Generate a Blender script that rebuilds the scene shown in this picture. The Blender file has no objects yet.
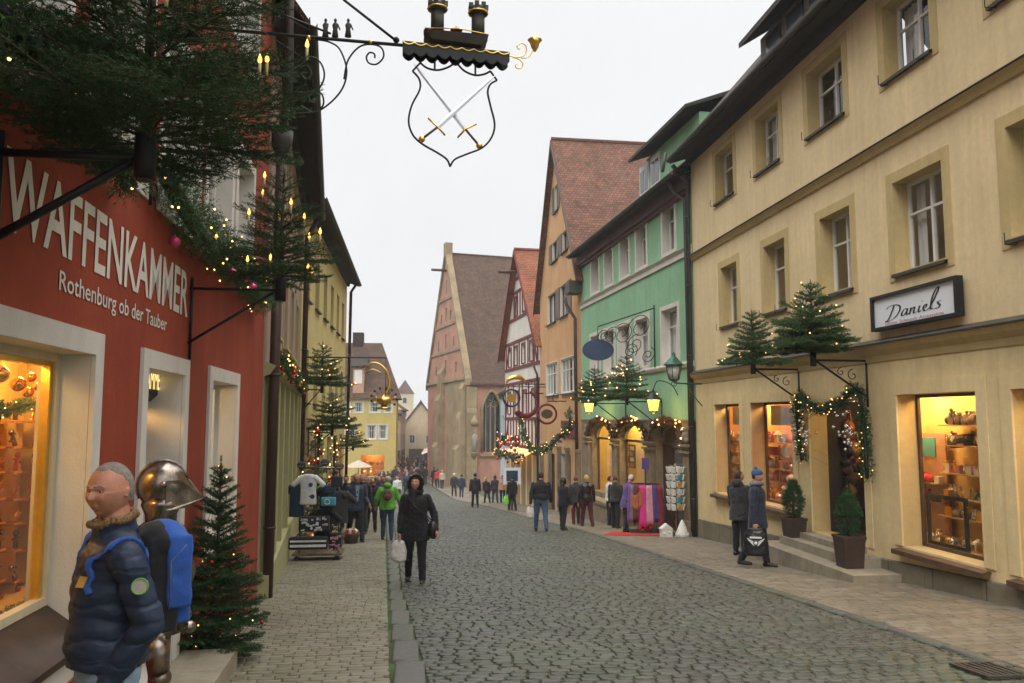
import bpy, bmesh, math, random
from mathutils import Vector, Matrix, noise
from mathutils.geometry import tessellate_polygon
R_ = math.radians
pi = math.pi
rnd = random.Random(7)
sc = bpy.context.scene
C = sc.collection

# ------------------------------------------------------------------ tags
def tag(o, label=None, cat=None, group=None, kind=None):
    if label: o['label'] = label
    if cat: o['category'] = cat
    if group: o['group'] = group
    if kind: o['kind'] = kind
    return o
ORG = {}
def thing(name, loc, label, cat, group=None, rz=0.0):
    o = bpy.data.objects.new(name, None); C.objects.link(o)
    o.empty_display_size = 0.2
    o.location = loc; o.rotation_euler = (0, 0, rz)
    ORG[o.name] = Vector(loc)
    return tag(o, label, cat, group)
def copy_tree(o, parent=None):
    c = o.copy(); C.objects.link(c)
    if parent: c.parent = parent
    for ch in list(o.children): copy_tree(ch, c)
    return c
def root_of(o):
    while o.parent: o = o.parent
    return o

# ------------------------------------------------------------------ mesh builder
class MB:
    def __init__(s, fac=None):
        s.v = []; s.f = []; s.mi = []; s.sm = []; s.fac = fac; s.M = None; s.cm = 0; s.csm = False
    def av(s, p):
        p = Vector(p)
        if s.M is not None: p = s.M @ p
        s.v.append(p); return len(s.v)-1
    def af(s, idx, sm=None):
        s.f.append(tuple(idx)); s.mi.append(s.cm); s.sm.append(s.csm if sm is None else sm)
    def poly(s, pts, sm=False): s.af([s.av(p) for p in pts], sm)
    def box(s, x0, x1, y0, y1, z0, z1):
        i = [s.av(p) for p in ((x0,y0,z0),(x1,y0,z0),(x1,y1,z0),(x0,y1,z0),(x0,y0,z1),(x1,y0,z1),(x1,y1,z1),(x0,y1,z1))]
        for q in ((0,3,2,1),(4,5,6,7),(0,1,5,4),(1,2,6,5),(2,3,7,6),(3,0,4,7)): s.af([i[k] for k in q], False)
    def cbox(s, c, sz, rot=None):
        M0 = s.M
        T = Matrix.Translation(c)
        if rot is not None: T = T @ rot.to_4x4()
        s.M = T if M0 is None else M0 @ T
        a, b, d = sz[0]/2, sz[1]/2, sz[2]/2
        s.box(-a, a, -b, b, -d, d); s.M = M0
    def fbox(s, u0, u1, z0, z1, o0, o1):
        F = s.fac
        i = [s.av(F.P(*p)) for p in ((u0,z0,o0),(u1,z0,o0),(u1,z0,o1),(u0,z0,o1),(u0,z1,o0),(u1,z1,o0),(u1,z1,o1),(u0,z1,o1))]
        for q in ((0,3,2,1),(4,5,6,7),(0,1,5,4),(1,2,6,5),(2,3,7,6),(3,0,4,7)): s.af([i[k] for k in q], False)
    def fprof(s, u0, u1, prof):            # extrude profile [(o,z)] along u
        F = s.fac; n = len(prof)
        a = [s.av(F.P(u0, z, o)) for o, z in prof]; b = [s.av(F.P(u1, z, o)) for o, z in prof]
        for k in range(n): s.af((a[k], a[(k+1) % n], b[(k+1) % n], b[k]), False)
        s.af(a[::-1], False); s.af(b, False)
    def prism(s, pts2, fn, d0, d1):         # pts2 polygon, fn(a,b,depth)->point
        n = len(pts2)
        a = [s.av(fn(p[0], p[1], d0)) for p in pts2]; b = [s.av(fn(p[0], p[1], d1)) for p in pts2]
        for k in range(n): s.af((a[k], a[(k+1) % n], b[(k+1) % n], b[k]), False)
        for tri in tessellate_polygon([[Vector((p[0], p[1], 0)) for p in pts2]]):
            s.af([a[t] for t in tri], False); s.af([b[t] for t in tri][::-1], False)
    def cone(s, p0, p1, r0, r1, n=8, caps=True, sm=True):
        p0 = Vector(p0); p1 = Vector(p1); d = (p1-p0)
        if d.length < 1e-6: return
        d.normalize()
        a = d.orthogonal().normalized(); b = d.cross(a)
        A = [s.av(p0+(a*math.cos(2*pi*k/n)+b*math.sin(2*pi*k/n))*r0) for k in range(n)]
        B = [s.av(p1+(a*math.cos(2*pi*k/n)+b*math.sin(2*pi*k/n))*r1) for k in range(n)]
        for k in range(n): s.af((A[k], A[(k+1) % n], B[(k+1) % n], B[k]), sm)
        if caps: s.af(A[::-1], False); s.af(B, False)
    def tube(s, pts, r, n=6, rf=None):
        pts = [Vector(p) for p in pts]; m = len(pts)
        if m < 2: return
        t = (pts[1]-pts[0]).normalized(); a = t.orthogonal().normalized(); rings = []
        for k in range(m):
            t = (pts[min(k+1, m-1)]-pts[max(k-1, 0)]).normalized()
            a = (a - t*a.dot(t)); 
            a = a.normalized() if a.length > 1e-6 else t.orthogonal().normalized()
            b = t.cross(a); rr = r if rf is None else rf(k/(m-1))
            rings.append([s.av(pts[k]+(a*math.cos(2*pi*j/n)+b*math.sin(2*pi*j/n))*rr) for j in range(n)])
        for k in range(m-1):
            for j in range(n): s.af((rings[k][j], rings[k][(j+1) % n], rings[k+1][(j+1) % n], rings[k+1][j]), True)
        s.af(rings[0][::-1], False); s.af(rings[-1], False)
    def ell(s, c, r, nu=12, nv=8, rot=None):
        c = Vector(c); r = (r, r, r) if not hasattr(r, '__len__') else r
        def P(th, ph):
            q = Vector((r[0]*math.cos(th)*math.cos(ph), r[1]*math.sin(th)*math.cos(ph), r[2]*math.sin(ph)))
            if rot is not None: q = rot @ q
            return c+q
        top = s.av(P(0, pi/2)); bot = s.av(P(0, -pi/2)); rings = []
        for i in range(1, nv):
            ph = -pi/2+pi*i/nv
            rings.append([s.av(P(2*pi*j/nu, ph)) for j in range(nu)])
        for i in range(len(rings)-1):
            for j in range(nu): s.af((rings[i][j], rings[i][(j+1) % nu], rings[i+1][(j+1) % nu], rings[i+1][j]), True)
        for j in range(nu):
            s.af((bot, rings[0][(j+1) % nu], rings[0][j]), True); s.af((top, rings[-1][j], rings[-1][(j+1) % nu]), True)
    def cap(s, p0, p1, r0, r1, n=12):       # rounded tapered capsule
        s.cone(p0, p1, r0, r1, n); s.ell(p0, r0, n, 8); s.ell(p1, r1, n, 8)
    def lathe(s, prof, c=(0, 0, 0), n=16, ax=None, sx=1, sy=1, closed=True):
        c = Vector(c); rings = []
        for r, z in prof: rings.append([s.av(c+Vector((r*sx*math.cos(2*pi*j/n), r*sy*math.sin(2*pi*j/n), z))) for j in range(n)])
        for i in range(len(rings)-1):
            for j in range(n): s.af((rings[i][j], rings[i][(j+1) % n], rings[i+1][(j+1) % n], rings[i+1][j]), True)
        if closed: s.af(rings[0][::-1], False); s.af(rings[-1], False)
    def loft(s, secs, n=20):                # secs: (cx,cy,z,rx,ry)
        rings = []
        for cx, cy, z, rx, ry in secs: rings.append([s.av((cx+rx*math.cos(2*pi*j/n), cy+ry*math.sin(2*pi*j/n), z)) for j in range(n)])
        for i in range(len(rings)-1):
            for j in range(n): s.af((rings[i][j], rings[i][(j+1) % n], rings[i+1][(j+1) % n], rings[i+1][j]), True)
        s.af(rings[0][::-1], False); s.af(rings[-1], False)
    def build(s, name, mat, parent=None, uv=True, local=False):
        root = root_of(parent) if parent else None
        off = ORG.get(root.name, Vector((0, 0, 0))) if (root is not None and not local) else Vector((0, 0, 0))
        me = bpy.data.meshes.new(name)
        vs = [p-off for p in s.v]
        me.from_pydata(vs, [], s.f)
        mats = mat if isinstance(mat, (list, tuple)) else [mat]
        for m in mats: me.materials.append(m)
        if len(mats) > 1: me.polygons.foreach_set('material_index', s.mi)
        me.polygons.foreach_set('use_smooth', s.sm)
        if uv and len(s.f) < 60000:
            L = me.uv_layers.new(name='UVMap').data; Z = Vector((0, 0, 1))
            for p in me.polygons:
                nn = p.normal
                if abs(nn.z) > .98: h = Vector((1, 0, 0)); w = Vector((0, 1, 0))
                else: h = Z.cross(nn).normalized(); w = nn.cross(h)
                for li in p.loop_indices:
                    q = s.v[me.loops[li].vertex_index]; L[li].uv = (q.dot(h), q.dot(w))
        me.update()
        o = bpy.data.objects.new(name, me); C.objects.link(o)
        if parent is not None: o.parent = parent
        return o

def remesh(mb, voxel, smooth=4, name='tmp'):
    me = bpy.data.meshes.new(name); me.from_pydata(mb.v, [], mb.f)
    o = bpy.data.objects.new(name, me); C.objects.link(o)
    m = o.modifiers.new('r', 'REMESH'); m.mode = 'VOXEL'; m.voxel_size = voxel; m.use_smooth_shade = True
    if smooth:
        m2 = o.modifiers.new('s', 'SMOOTH'); m2.factor = .5; m2.iterations = smooth
    dg = bpy.context.evaluated_depsgraph_get()
    out = bpy.data.meshes.new_from_object(o.evaluated_get(dg))
    bpy.data.objects.remove(o); bpy.data.meshes.remove(me)
    out.polygons.foreach_set('use_smooth', [True]*len(out.polygons))
    return out
def link_mesh(me, name, mat, parent):
    me.name = name; me.materials.clear(); me.materials.append(mat)
    o = bpy.data.objects.new(name, me); C.objects.link(o); o.parent = parent
    return o

# ------------------------------------------------------------------ facade frame
YAW = math.atan(94/800.); PIT = math.atan(77/800.); CAM = Vector((0, 0, 1.7))
Fh = Vector((math.sin(YAW), math.cos(YAW), 0)); CR = Vector((math.cos(YAW), -math.sin(YAW), 0))
CF = Fh*math.cos(PIT)+Vector((0, 0, math.sin(PIT))); CU = CR.cross(CF)
def ray(x, y): return CF+CR*((x-512)/800.)+CU*((341.5-y)/800.)
class Fac:
    def __init__(s, p0, p1, side):          # side +1: wall on the right of the street (faces -X)
        s.p0 = Vector((p0[0], p0[1], 0)); s.p1 = Vector((p1[0], p1[1], 0))
        s.d = (s.p1-s.p0).normalized(); s.L = (s.p1-s.p0).length
        n = Vector((s.d.y, -s.d.x, 0)); s.n = -n if side > 0 else n; s.side = side
    def P(s, u, z, o=0.0): 
        q = s.p0+s.d*u+s.n*o; return Vector((q.x, q.y, z))
    def px(s, x, y, o=0.0):
        r = ray(x, y); p = s.p0+s.n*o
        t = (p-CAM).dot(s.n)/r.dot(s.n); q = CAM+r*t
        return (q-s.p0).dot(s.d), q.z
    def hole(s, x0, y0, x1, y1): 
        a = s.px(x0, y0); b = s.px(x1, y1)
        return (min(a[0], b[0]), max(a[0], b[0]), min(a[1], b[1]), max(a[1], b[1]))
def gz(y): return -.07*y if y < 58 else -4.06-.02*(y-58)
def gpt(x, y):
    r = ray(x, y); t = -1.7/(r.z+.07*r.y); q = CAM+r*t
    if q.y > 58 or t < 0:
        t = (-4.06+.02*58-1.7)/(r.z+.02*r.y); q = CAM+r*t
    return q

# ------------------------------------------------------------------ materials
def new_mat(name):
    m = bpy.data.materials.new(name); m.use_nodes = True; nt = m.node_tree
    return m, nt, nt.nodes['Principled BSDF']
def nd(nt, t, **kw):
    n = nt.nodes.new(t)
    for k, v in kw.items():
        if k in n.inputs: n.inputs[k].default_value = v
        else: setattr(n, k, v)
    return n
def c4(c, k=1.0): return (c[0]*k, c[1]*k, c[2]*k, 1)
def ramp(nt, src, stops):
    r = nt.nodes.new('ShaderNodeValToRGB'); nt.links.new(src, r.inputs[0])
    e = r.color_ramp.elements
    while len(e) < len(stops): e.new(.5)
    for i, (p, c) in enumerate(stops): e[i].position = p; e[i].color = c
    return r
def mat(name, col, rough=.8, var=.12, scale=1.2, bump=.15, bscale=60, metal=0, spec=.4, stain=None, stains=.35, coord='Object', sheen=0, dist=.01, streak=0):
    m, nt, b = new_mat(name); L = nt.links.new
    tc = nt.nodes.new('ShaderNodeTexCoord')
    n1 = nd(nt, 'ShaderNodeTexNoise', Scale=scale, Detail=6.0, Roughness=.65); L(tc.outputs[coord], n1.inputs['Vector'])
    r = ramp(nt, n1.outputs[0], [(.3, c4(col, 1-var)), (.7, c4(col, 1+var))])
    out = r.outputs[0]
    if stain:
        mp = nt.nodes.new('ShaderNodeMapping'); mp.inputs['Scale'].default_value = (1, 1, .35); L(tc.outputs[coord], mp.inputs[0])
        n2 = nd(nt, 'ShaderNodeTexNoise', Scale=scale*2.2, Detail=8.0, Roughness=.7); L(mp.outputs[0], n2.inputs['Vector'])
        rr = ramp(nt, n2.outputs[0], [(.48, (0, 0, 0, 1)), (.72, (stains, stains, stains, 1))])
        mx = nd(nt, 'ShaderNodeMix', data_type='RGBA'); L(rr.outputs[0], mx.inputs[0]); L(out, mx.inputs[6]); mx.inputs[7].default_value = c4(stain)
        out = mx.outputs[2]
    if streak:
        m4 = nt.nodes.new('ShaderNodeMapping'); m4.inputs['Scale'].default_value = (5, 5, .3); L(tc.outputs[coord], m4.inputs[0])
        n5 = nd(nt, 'ShaderNodeTexNoise', Scale=1.3, Detail=6.0, Roughness=.6); L(m4.outputs[0], n5.inputs['Vector'])
        r5 = ramp(nt, n5.outputs[0], [(.32, (1-streak,)*3+(1,)), (.62, (1.04, 1.04, 1.04, 1))])
        n6 = nd(nt, 'ShaderNodeTexNoise', Scale=9.0, Detail=5.0, Roughness=.7); L(tc.outputs[coord], n6.inputs['Vector'])
        r6 = ramp(nt, n6.outputs[0], [(.3, (.93, .93, .93, 1)), (.7, (1.06, 1.06, 1.06, 1))])
        for r_x in (r5, r6):
            mz = nd(nt, 'ShaderNodeMix', data_type='RGBA', blend_type='MULTIPLY'); mz.inputs[0].default_value = 1; L(out, mz.inputs[6]); L(r_x.outputs[0], mz.inputs[7]); out = mz.outputs[2]
    L(out, b.inputs['Base Color']); b.inputs['Roughness'].default_value = rough; b.inputs['Metallic'].default_value = metal
    b.inputs['Specular IOR Level'].default_value = spec
    if sheen: b.inputs['Sheen Weight'].default_value = sheen
    if bump:
        n3 = nd(nt, 'ShaderNodeTexNoise', Scale=bscale, Detail=4.0); L(tc.outputs[coord], n3.inputs['Vector'])
        bp = nd(nt, 'ShaderNodeBump', Strength=bump, Distance=dist); L(n3.outputs[0], bp.inputs['Height']); L(bp.outputs[0], b.inputs['Normal'])
    return m
def emis(name, col, strength, sample=False):
    m, nt, b = new_mat(name)
    b.inputs['Base Color'].default_value = c4(col, .5); b.inputs['Emission Color'].default_value = c4(col); b.inputs['Emission Strength'].default_value = strength
    m.cycles.emission_sampling = 'AUTO' if sample else 'NONE'
    return m
def brickmat(name, c1, c2, mortar, w, h, msize=.012, bump=.6, rough=.85, offset=.5, dirt=None, lichen=None, dist=.03, sq=1.0):
    m, nt, b = new_mat(name); L = nt.links.new
    tc = nt.nodes.new('ShaderNodeTexCoord')
    bk = nd(nt, 'ShaderNodeTexBrick', Scale=1.0); bk.inputs['Brick Width'].default_value = w; bk.inputs['Row Height'].default_value = h
    bk.inputs['Mortar Size'].default_value = msize; bk.inputs['Mortar Smooth'].default_value = .3; bk.inputs['Bias'].default_value = 0; bk.offset = offset
    bk.inputs['Color1'].default_value = c4(c1); bk.inputs['Color2'].default_value = c4(c2); bk.inputs['Mortar'].default_value = c4(mortar)
    nz = nd(nt, 'ShaderNodeTexNoise', Scale=8.0, Detail=3.0); L(tc.outputs['UV'], nz.inputs['Vector'])
    mv = nd(nt, 'ShaderNodeMix', data_type='RGBA', blend_type='LINEAR_LIGHT'); mv.inputs[0].default_value = .012
    L(tc.outputs['UV'], mv.inputs[6]); L(nz.outputs[1], mv.inputs[7]); L(mv.outputs[2], bk.inputs['Vector'])
    out = bk.outputs[0]
    n1 = nd(nt, 'ShaderNodeTexNoise', Scale=.9, Detail=7.0, Roughness=.7); L(tc.outputs['UV'], n1.inputs['Vector'])
    mx = nd(nt, 'ShaderNodeMix', data_type='RGBA', blend_type='MULTIPLY'); mx.inputs[0].default_value = 1
    r = ramp(nt, n1.outputs[0], [(.3, (.6, .6, .6, 1)), (.7, (1.25, 1.25, 1.25, 1))]); L(out, mx.inputs[6]); L(r.outputs[0], mx.inputs[7]); out = mx.outputs[2]
    if lichen:
        n2 = nd(nt, 'ShaderNodeTexNoise', Scale=2.3, Detail=9.0, Roughness=.75); L(tc.outputs['UV'], n2.inputs['Vector'])
        rr = ramp(nt, n2.outputs[0], [(.5, (0, 0, 0, 1)), (.66, (.8, .8, .8, 1))])
        m3 = nd(nt, 'ShaderNodeMix', data_type='RGBA'); L(rr.outputs[0], m3.inputs[0]); L(out, m3.inputs[6]); m3.inputs[7].default_value = c4(lichen); out = m3.outputs[2]
    L(out, b.inputs['Base Color']); b.inputs['Roughness'].default_value = rough; b.inputs['Specular IOR Level'].default_value = .3
    iv = nd(nt, 'ShaderNodeMath', operation='SUBTRACT'); iv.inputs[0].default_value = 1; L(bk.outputs['Fac'], iv.inputs[1])
    ad = nd(nt, 'ShaderNodeMath', operation='ADD'); L(iv.outputs[0], ad.inputs[0]); L(nz.outputs[0], ad.inputs[1])
    bp = nd(nt, 'ShaderNodeBump', Strength=bump, Distance=dist); L(ad.outputs[0], bp.inputs['Height']); L(bp.outputs[0], b.inputs['Normal'])
    return m
def tilemat(name, c1, c2, lichen, w=.18, h=.16):
    # overlapping beaver-tail tiles: brick pattern plus a saw-tooth course bump
    m = brickmat(name, c1, c2, (c1[0]*.25, c1[1]*.25, c1[2]*.25), w, h, .012, .7, .9, .5, None, lichen, .02)
    nt = m.node_tree; L = nt.links.new
    tc = [n for n in nt.nodes if n.type == 'TEX_COORD'][0]
    sx = nt.nodes.new('ShaderNodeSeparateXYZ'); L(tc.outputs['UV'], sx.inputs[0])
    dv = nd(nt, 'ShaderNodeMath', operation='DIVIDE'); dv.inputs[1].default_value = h; L(sx.outputs[1], dv.inputs[0])
    fr = nd(nt, 'ShaderNodeMath', operation='FRACT'); L(dv.outputs[0], fr.inputs[0])
    iv = nd(nt, 'ShaderNodeMath', operation='SUBTRACT'); iv.inputs[0].default_value = 1; L(fr.outputs[0], iv.inputs[1])
    bp0 = [n for n in nt.nodes if n.type == 'BUMP'][0]
    ad = nd(nt, 'ShaderNodeMath', operation='ADD'); L(bp0.inputs['Height'].links[0].from_socket, ad.inputs[0]); L(iv.outputs[0], ad.inputs[1]); L(ad.outputs[0], bp0.inputs['Height'])
    bp0.inputs['Distance'].default_value = .04
    return m
def stonemat(name, c, moss=(.04, .07, .015), rough=.6, var=.35, mossamt=.5, spec=.5):
    m, nt, b = new_mat(name); L = nt.links.new
    geo = nt.nodes.new('ShaderNodeNewGeometry'); tc = nt.nodes.new('ShaderNodeTexCoord')
    r = ramp(nt, geo.outputs['Random Per Island'], [(0, c4(c, 1-var)), (.5, c4((c[0]*1.03, c[1], c[2]*.96))), (1, c4((c[0], c[1]*1.0, c[2]*1.05), 1+var))])
    n1 = nd(nt, 'ShaderNodeTexNoise', Scale=14.0, Detail=5.0, Roughness=.7); L(tc.outputs['Object'], n1.inputs['Vector'])
    r1 = ramp(nt, n1.outputs[0], [(.3, (.75, .75, .75, 1)), (.7, (1.22, 1.22, 1.22, 1))])
    mx = nd(nt, 'ShaderNodeMix', data_type='RGBA', blend_type='MULTIPLY'); mx.inputs[0].default_value = 1; L(r.outputs[0], mx.inputs[6]); L(r1.outputs[0], mx.inputs[7])
    n2 = nd(nt, 'ShaderNodeTexNoise', Scale=.7, Detail=6.0, Roughness=.7); L(tc.outputs['Object'], n2.inputs['Vector'])
    r2 = ramp(nt, n2.outputs[0], [(.42, (0, 0, 0, 1)), (.7, (mossamt, mossamt, mossamt, 1))])
    m2 = nd(nt, 'ShaderNodeMix', data_type='RGBA'); L(r2.outputs[0], m2.inputs[0]); L(mx.outputs[2], m2.inputs[6]); m2.inputs[7].default_value = c4(moss, 1.6)
    n7 = nd(nt, 'ShaderNodeTexNoise', Scale=.33, Detail=5.0, Roughness=.6); L(tc.outputs['Object'], n7.inputs['Vector'])
    r7 = ramp(nt, n7.outputs[0], [(.32, (.78, .78, .79, 1)), (.68, (1.16, 1.15, 1.13, 1))])
    m7 = nd(nt, 'ShaderNodeMix', data_type='RGBA', blend_type='MULTIPLY'); m7.inputs[0].default_value = 1; L(m2.outputs[2], m7.inputs[6]); L(r7.outputs[0], m7.inputs[7])
    L(m7.outputs[2], b.inputs['Base Color']); b.inputs['Specular IOR Level'].default_value = spec
    r3 = ramp(nt, n1.outputs[0], [(.3, (rough-.15,)*3+(1,)), (.7, (rough+.15,)*3+(1,))]); L(r3.outputs[0], b.inputs['Roughness'])
    n3 = nd(nt, 'ShaderNodeTexNoise', Scale=70.0, Detail=4.0); L(tc.outputs['Object'], n3.inputs['Vector'])
    bp = nd(nt, 'ShaderNodeBump', Strength=.35, Distance=.006); L(n3.outputs[0], bp.inputs['Height']); L(bp.outputs[0], b.inputs['Normal'])
    return m
def glassmat(name, tint=(1, 1, 1), rough=.01, base=.06):
    m = bpy.data.materials.new(name); m.use_nodes = True; nt = m.node_tree; nt.nodes.clear(); L = nt.links.new
    o = nt.nodes.new('ShaderNodeOutputMaterial'); mx = nt.nodes.new('ShaderNodeMixShader')
    t = nt.nodes.new('ShaderNodeBsdfTransparent'); t.inputs[0].default_value = c4(tint)
    g = nt.nodes.new('ShaderNodeBsdfGlossy'); g.inputs['Roughness'].default_value = rough
    lf = nt.nodes.new('ShaderNodeLayerWeight'); lf.inputs['Blend'].default_value = .5
    lw = nd(nt, 'ShaderNodeMath', operation='POWER'); L(lf.outputs['Facing'], lw.inputs[0]); lw.inputs[1].default_value = 4.5
    tc = nt.nodes.new('ShaderNodeTexCoord'); nz = nd(nt, 'ShaderNodeTexNoise', Scale=1.6, Detail=2.0); L(tc.outputs['Object'], nz.inputs['Vector'])
    bp = nd(nt, 'ShaderNodeBump', Strength=.25, Distance=.015); L(nz.outputs[0], bp.inputs['Height']); L(bp.outputs[0], g.inputs['Normal'])
    ad = nd(nt, 'ShaderNodeMath', operation='ADD'); L(lw.outputs[0], ad.inputs[0]); ad.inputs[1].default_value = base
    L(ad.outputs[0], mx.inputs[0]); L(t.outputs[0], mx.inputs[1]); L(g.outputs[0], mx.inputs[2]); L(mx.outputs[0], o.inputs[0])
    return m
M = {}
def stucco(k, c, st=None, ss=.35, var=.07): M[k] = mat(k, c, .92, var*1.5, .7, .35, 38, stain=st, stains=ss, spec=.2, dist=.008, streak=.065)
stucco('red_stucco', (.30, .058, .028), (.20, .035, .02), .6, .12)
stucco('yellow_stucco', (.72, .57, .33), (.60, .45, .24), .45, .06)
stucco('yellow_base', (.71, .56, .30), (.54, .41, .20), .5, .07)
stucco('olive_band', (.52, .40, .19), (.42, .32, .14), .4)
stucco('green_stucco', (.26, .46, .29), (.20, .37, .235), .55)
stucco('orange_stucco', (.58, .34, .17), (.46, .27, .15), .6)
stucco('church_stucco', (.42, .225, .16), (.30, .17, .10), .8, .15)
stucco('church_stone', (.30, .23, .14), (.16, .14, .08), .7, .2)
stucco('pale_yellow', (.58, .48, .20), (.45, .38, .17), .4)
stucco('far_yellow', (.56, .44, .16), (.48, .36, .12), .3)
stucco('green_beige', (.34, .32, .16), (.24, .23, .12), .4)
stucco('mauve_stucco', (.36, .24, .18), (.28, .2, .15), .4)
stucco('white_plaster', (.66, .62, .55), (.5, .46, .4), .4)
stucco('cream_plaster', (.6, .5, .33), (.5, .42, .28), .3)
stucco('blue_plaster', (.42, .50, .52), (.36, .42, .42), .3)
stucco('pink_plaster', (.5, .3, .22), None)
M['stone'] = mat('sandstone', (.25, .195, .125), .85, .25, 2.5, .6, 25, stain=(.10, .085, .05), stains=.7, dist=.02)
M['step'] = mat('step_stone', (.27, .235, .17), .8, .2, 3, .4, 40, stain=(.13, .12, .07), stains=.6)
M['frame_white'] = mat('white_paint', (.72, .70, .65), .45, .05, 3, .05, 30)
M['surround_white'] = mat('white_surround', (.62, .585, .52), .8, .08, 1.5, .25, 50, stain=(.42, .39, .33), stains=.5)
M['curtain'] = mat('curtain_cloth', (.72, .72, .72), .9, .06, 4, 0, spec=.1)
M['iron'] = mat('wrought_iron', (.018, .017, .018), .5, .3, 9, .1, 80, metal=.3)
M['gold'] = mat('gilt', (.85, .55, .13), .28, .15, 8, .1, 40, metal=1)
M['gutter'] = mat('weathered_sheet_metal', (.06, .055, .045), .6, .3, 3, .05, 30, metal=.3)
M['brown_pipe'] = mat('brown_pipe', (.06, .035, .025), .5, .25, 3, .05, 30, metal=.2)
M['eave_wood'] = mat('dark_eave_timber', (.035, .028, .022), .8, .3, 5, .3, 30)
M['redtimber'] = mat('oxblood_timber', (.14, .018, .018), .7, .25, 5, .3, 30)
M['brown_wood'] = mat('brown_wood', (.09, .05, .028), .6, .3, 6, .2, 40)
M['maroon_wood'] = mat('maroon_eave', (.09, .035, .035), .7, .2, 4, .2, 40)
M['copper'] = mat('brown_copper_sheet', (.07, .042, .025), .35, .35, 4, .1, 20, metal=.5)
M['glass'] = glassmat('window_glass', (.85, .88, .88), base=.09)
M['shopglass'] = glassmat('shop_glass', (.94, .95, .94), base=.04)
M['pane_far'] = mat('dark_pane', (.03, .035, .045), .15, .3, 1, 0, spec=.8)
M['tile_brown'] = tilemat('brown_roof_tiles', (.15, .082, .05), (.09, .055, .04), (.055, .05, .03))
M['tile_red'] = tilemat('red_roof_tiles', (.23, .10, .062), (.12, .06, .04), (.11, .08, .05))
M['tile_bright'] = tilemat('bright_red_roof_tiles', (.36, .12, .055), (.24, .085, .045), (.16, .1, .06))
M['tile_dark'] = tilemat('dark_roof_tiles', (.07, .05, .04), (.045, .035, .03), (.05, .05, .035))
M['plinth'] = brickmat('plinth_blocks', (.22, .19, .125), (.17, .15, .10), (.08, .07, .05), 1.1, .9, .012, .4, .85, .5)
M['cobble'] = stonemat('cobbles', (.062, .064, .052), rough=.5, mossamt=.25, var=.3)
M['paver'] = stonemat('pavers', (.175, .157, .105), rough=.65, mossamt=.3, var=.16)
M['paver2'] = stonemat('right_pavers', (.17, .145, .105), rough=.65, mossamt=.12, var=.2)
M['slab'] = stonemat('gutter_slabs', (.078, .075, .064), rough=.55, mossamt=.4, var=.10)
M['joint'] = mat('mossy_joint', (.045, .075, .018), .95, .6, 1.2, .5, 60, stain=(.018, .018, .014), stains=.95)
M['ground'] = mat('earth', (.08, .08, .06), .9, .3, .3, .3, 20)
M['needle'] = mat('spruce_needles', (.026, .078, .022), .6, .35, 5, 0, spec=.25)
M['needle2'] = mat('spruce_needles_light', (.05, .11, .03), .6, .35, 5, 0, spec=.25)
M['bark'] = mat('bark', (.07, .05, .032), .9, .3, 20, .4, 50)
M['bulb'] = emis('warm_bulb', (1, .50, .16), 3.6)
M['candle'] = emis('candle_bulb', (1, .42, .06), 3.5)
M['candlebody'] = mat('candle_tube', (.5, .4, .2), .5, .1, 5, 0)
M['cable'] = mat('green_cable', (.01, .02, .01), .5, .1, 5, 0)
M['red_bauble'] = mat('red_bauble', (.5, .02, .03), .15, .1, 5, 0, metal=.6)
M['pink_bauble'] = mat('pink_bauble', (.6, .06, .18), .2, .1, 5, 0, metal=.4)
M['gold_bauble'] = mat('gold_bauble', (.8, .45, .1), .15, .1, 5, 0, metal=.9)
M['lantern_lit'] = emis('lantern_glow', (1, .66, .08), 2.2, True)
M['lantern_off'] = mat('milky_glass', (.5, .5, .42), .2, .1, 3, 0)
M['green_metal'] = mat('green_metal', (.03, .10, .07), .45, .2, 5, 0, metal=.3)
M['blue_sign'] = mat('blue_sign', (.05, .075, .14), .4, .15, 5, 0)
M['black'] = mat('black_paint', (.012, .012, .013), .45, .2, 5, 0)
M['white_sign'] = mat('white_sign', (.75, .77, .80), .4, .03, 2, 0)
M['ink'] = mat('dark_ink', (.03, .025, .025), .6, .05, 2, 0)
M['redink'] = mat('red_ink', (.45, .12, .10), .6, .05, 2, 0)
M['lettering'] = mat('cream_lettering', (.68, .64, .56), .8, .1, 6, .2, 60)
M['goldletter'] = emis('gold_letters_lit', (1, .7, .25), 1.2)
M['steel'] = mat('polished_steel', (.30, .25, .21), .26, .5, 9, .35, 14, metal=1, stain=(.10, .06, .04), stains=.8)
M['blade'] = mat('blade_steel', (.7, .72, .75), .3, .1, 6, 0, metal=.6)
M['skin'] = mat('skin', (.50, .26, .17), .55, .10, 14, .1, 120, spec=.4)
M['skin_ruddy'] = mat('ruddy_skin', (.48, .21, .13), .5, .16, 16, .2, 160, spec=.4)
for n in ('skin', 'skin_ruddy'):
    b = M[n].node_tree.nodes['Principled BSDF']; b.inputs['Subsurface Weight'].default_value = .12; b.inputs['Subsurface Radius'].default_value = (.02, .007, .004)
for k, c in dict(navy=(.018, .026, .048), blackcloth=(.011, .011, .013), charcoal=(.03, .03, .033), jean=(.055, .10, .17), palejean=(.20, .29, .36), green=(.12, .35, .035),
                 purple=(.09, .06, .20), whitecloth=(.62, .62, .62), tan=(.42, .24, .15), maroon=(.14, .02, .03), blue=(.02, .08, .33), darkblue=(.02, .05, .10), beige=(.4, .33, .24),
                 brown=(.09, .05, .03), red=(.45, .03, .03), magenta=(.55, .03, .22), violet=(.22, .05, .35), greycloth=(.16, .16, .17), lime=(.25, .75, .08), teal=(.05, .30, .38), pinkc=(.55, .25, .3), rust=(.4, .12, .04), gold_c=(.5, .3, .06)).items():
    M[k] = mat('cloth_'+k, c, .85, .22, 6, .35, 90, sheen=.1, dist=.006)
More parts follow.
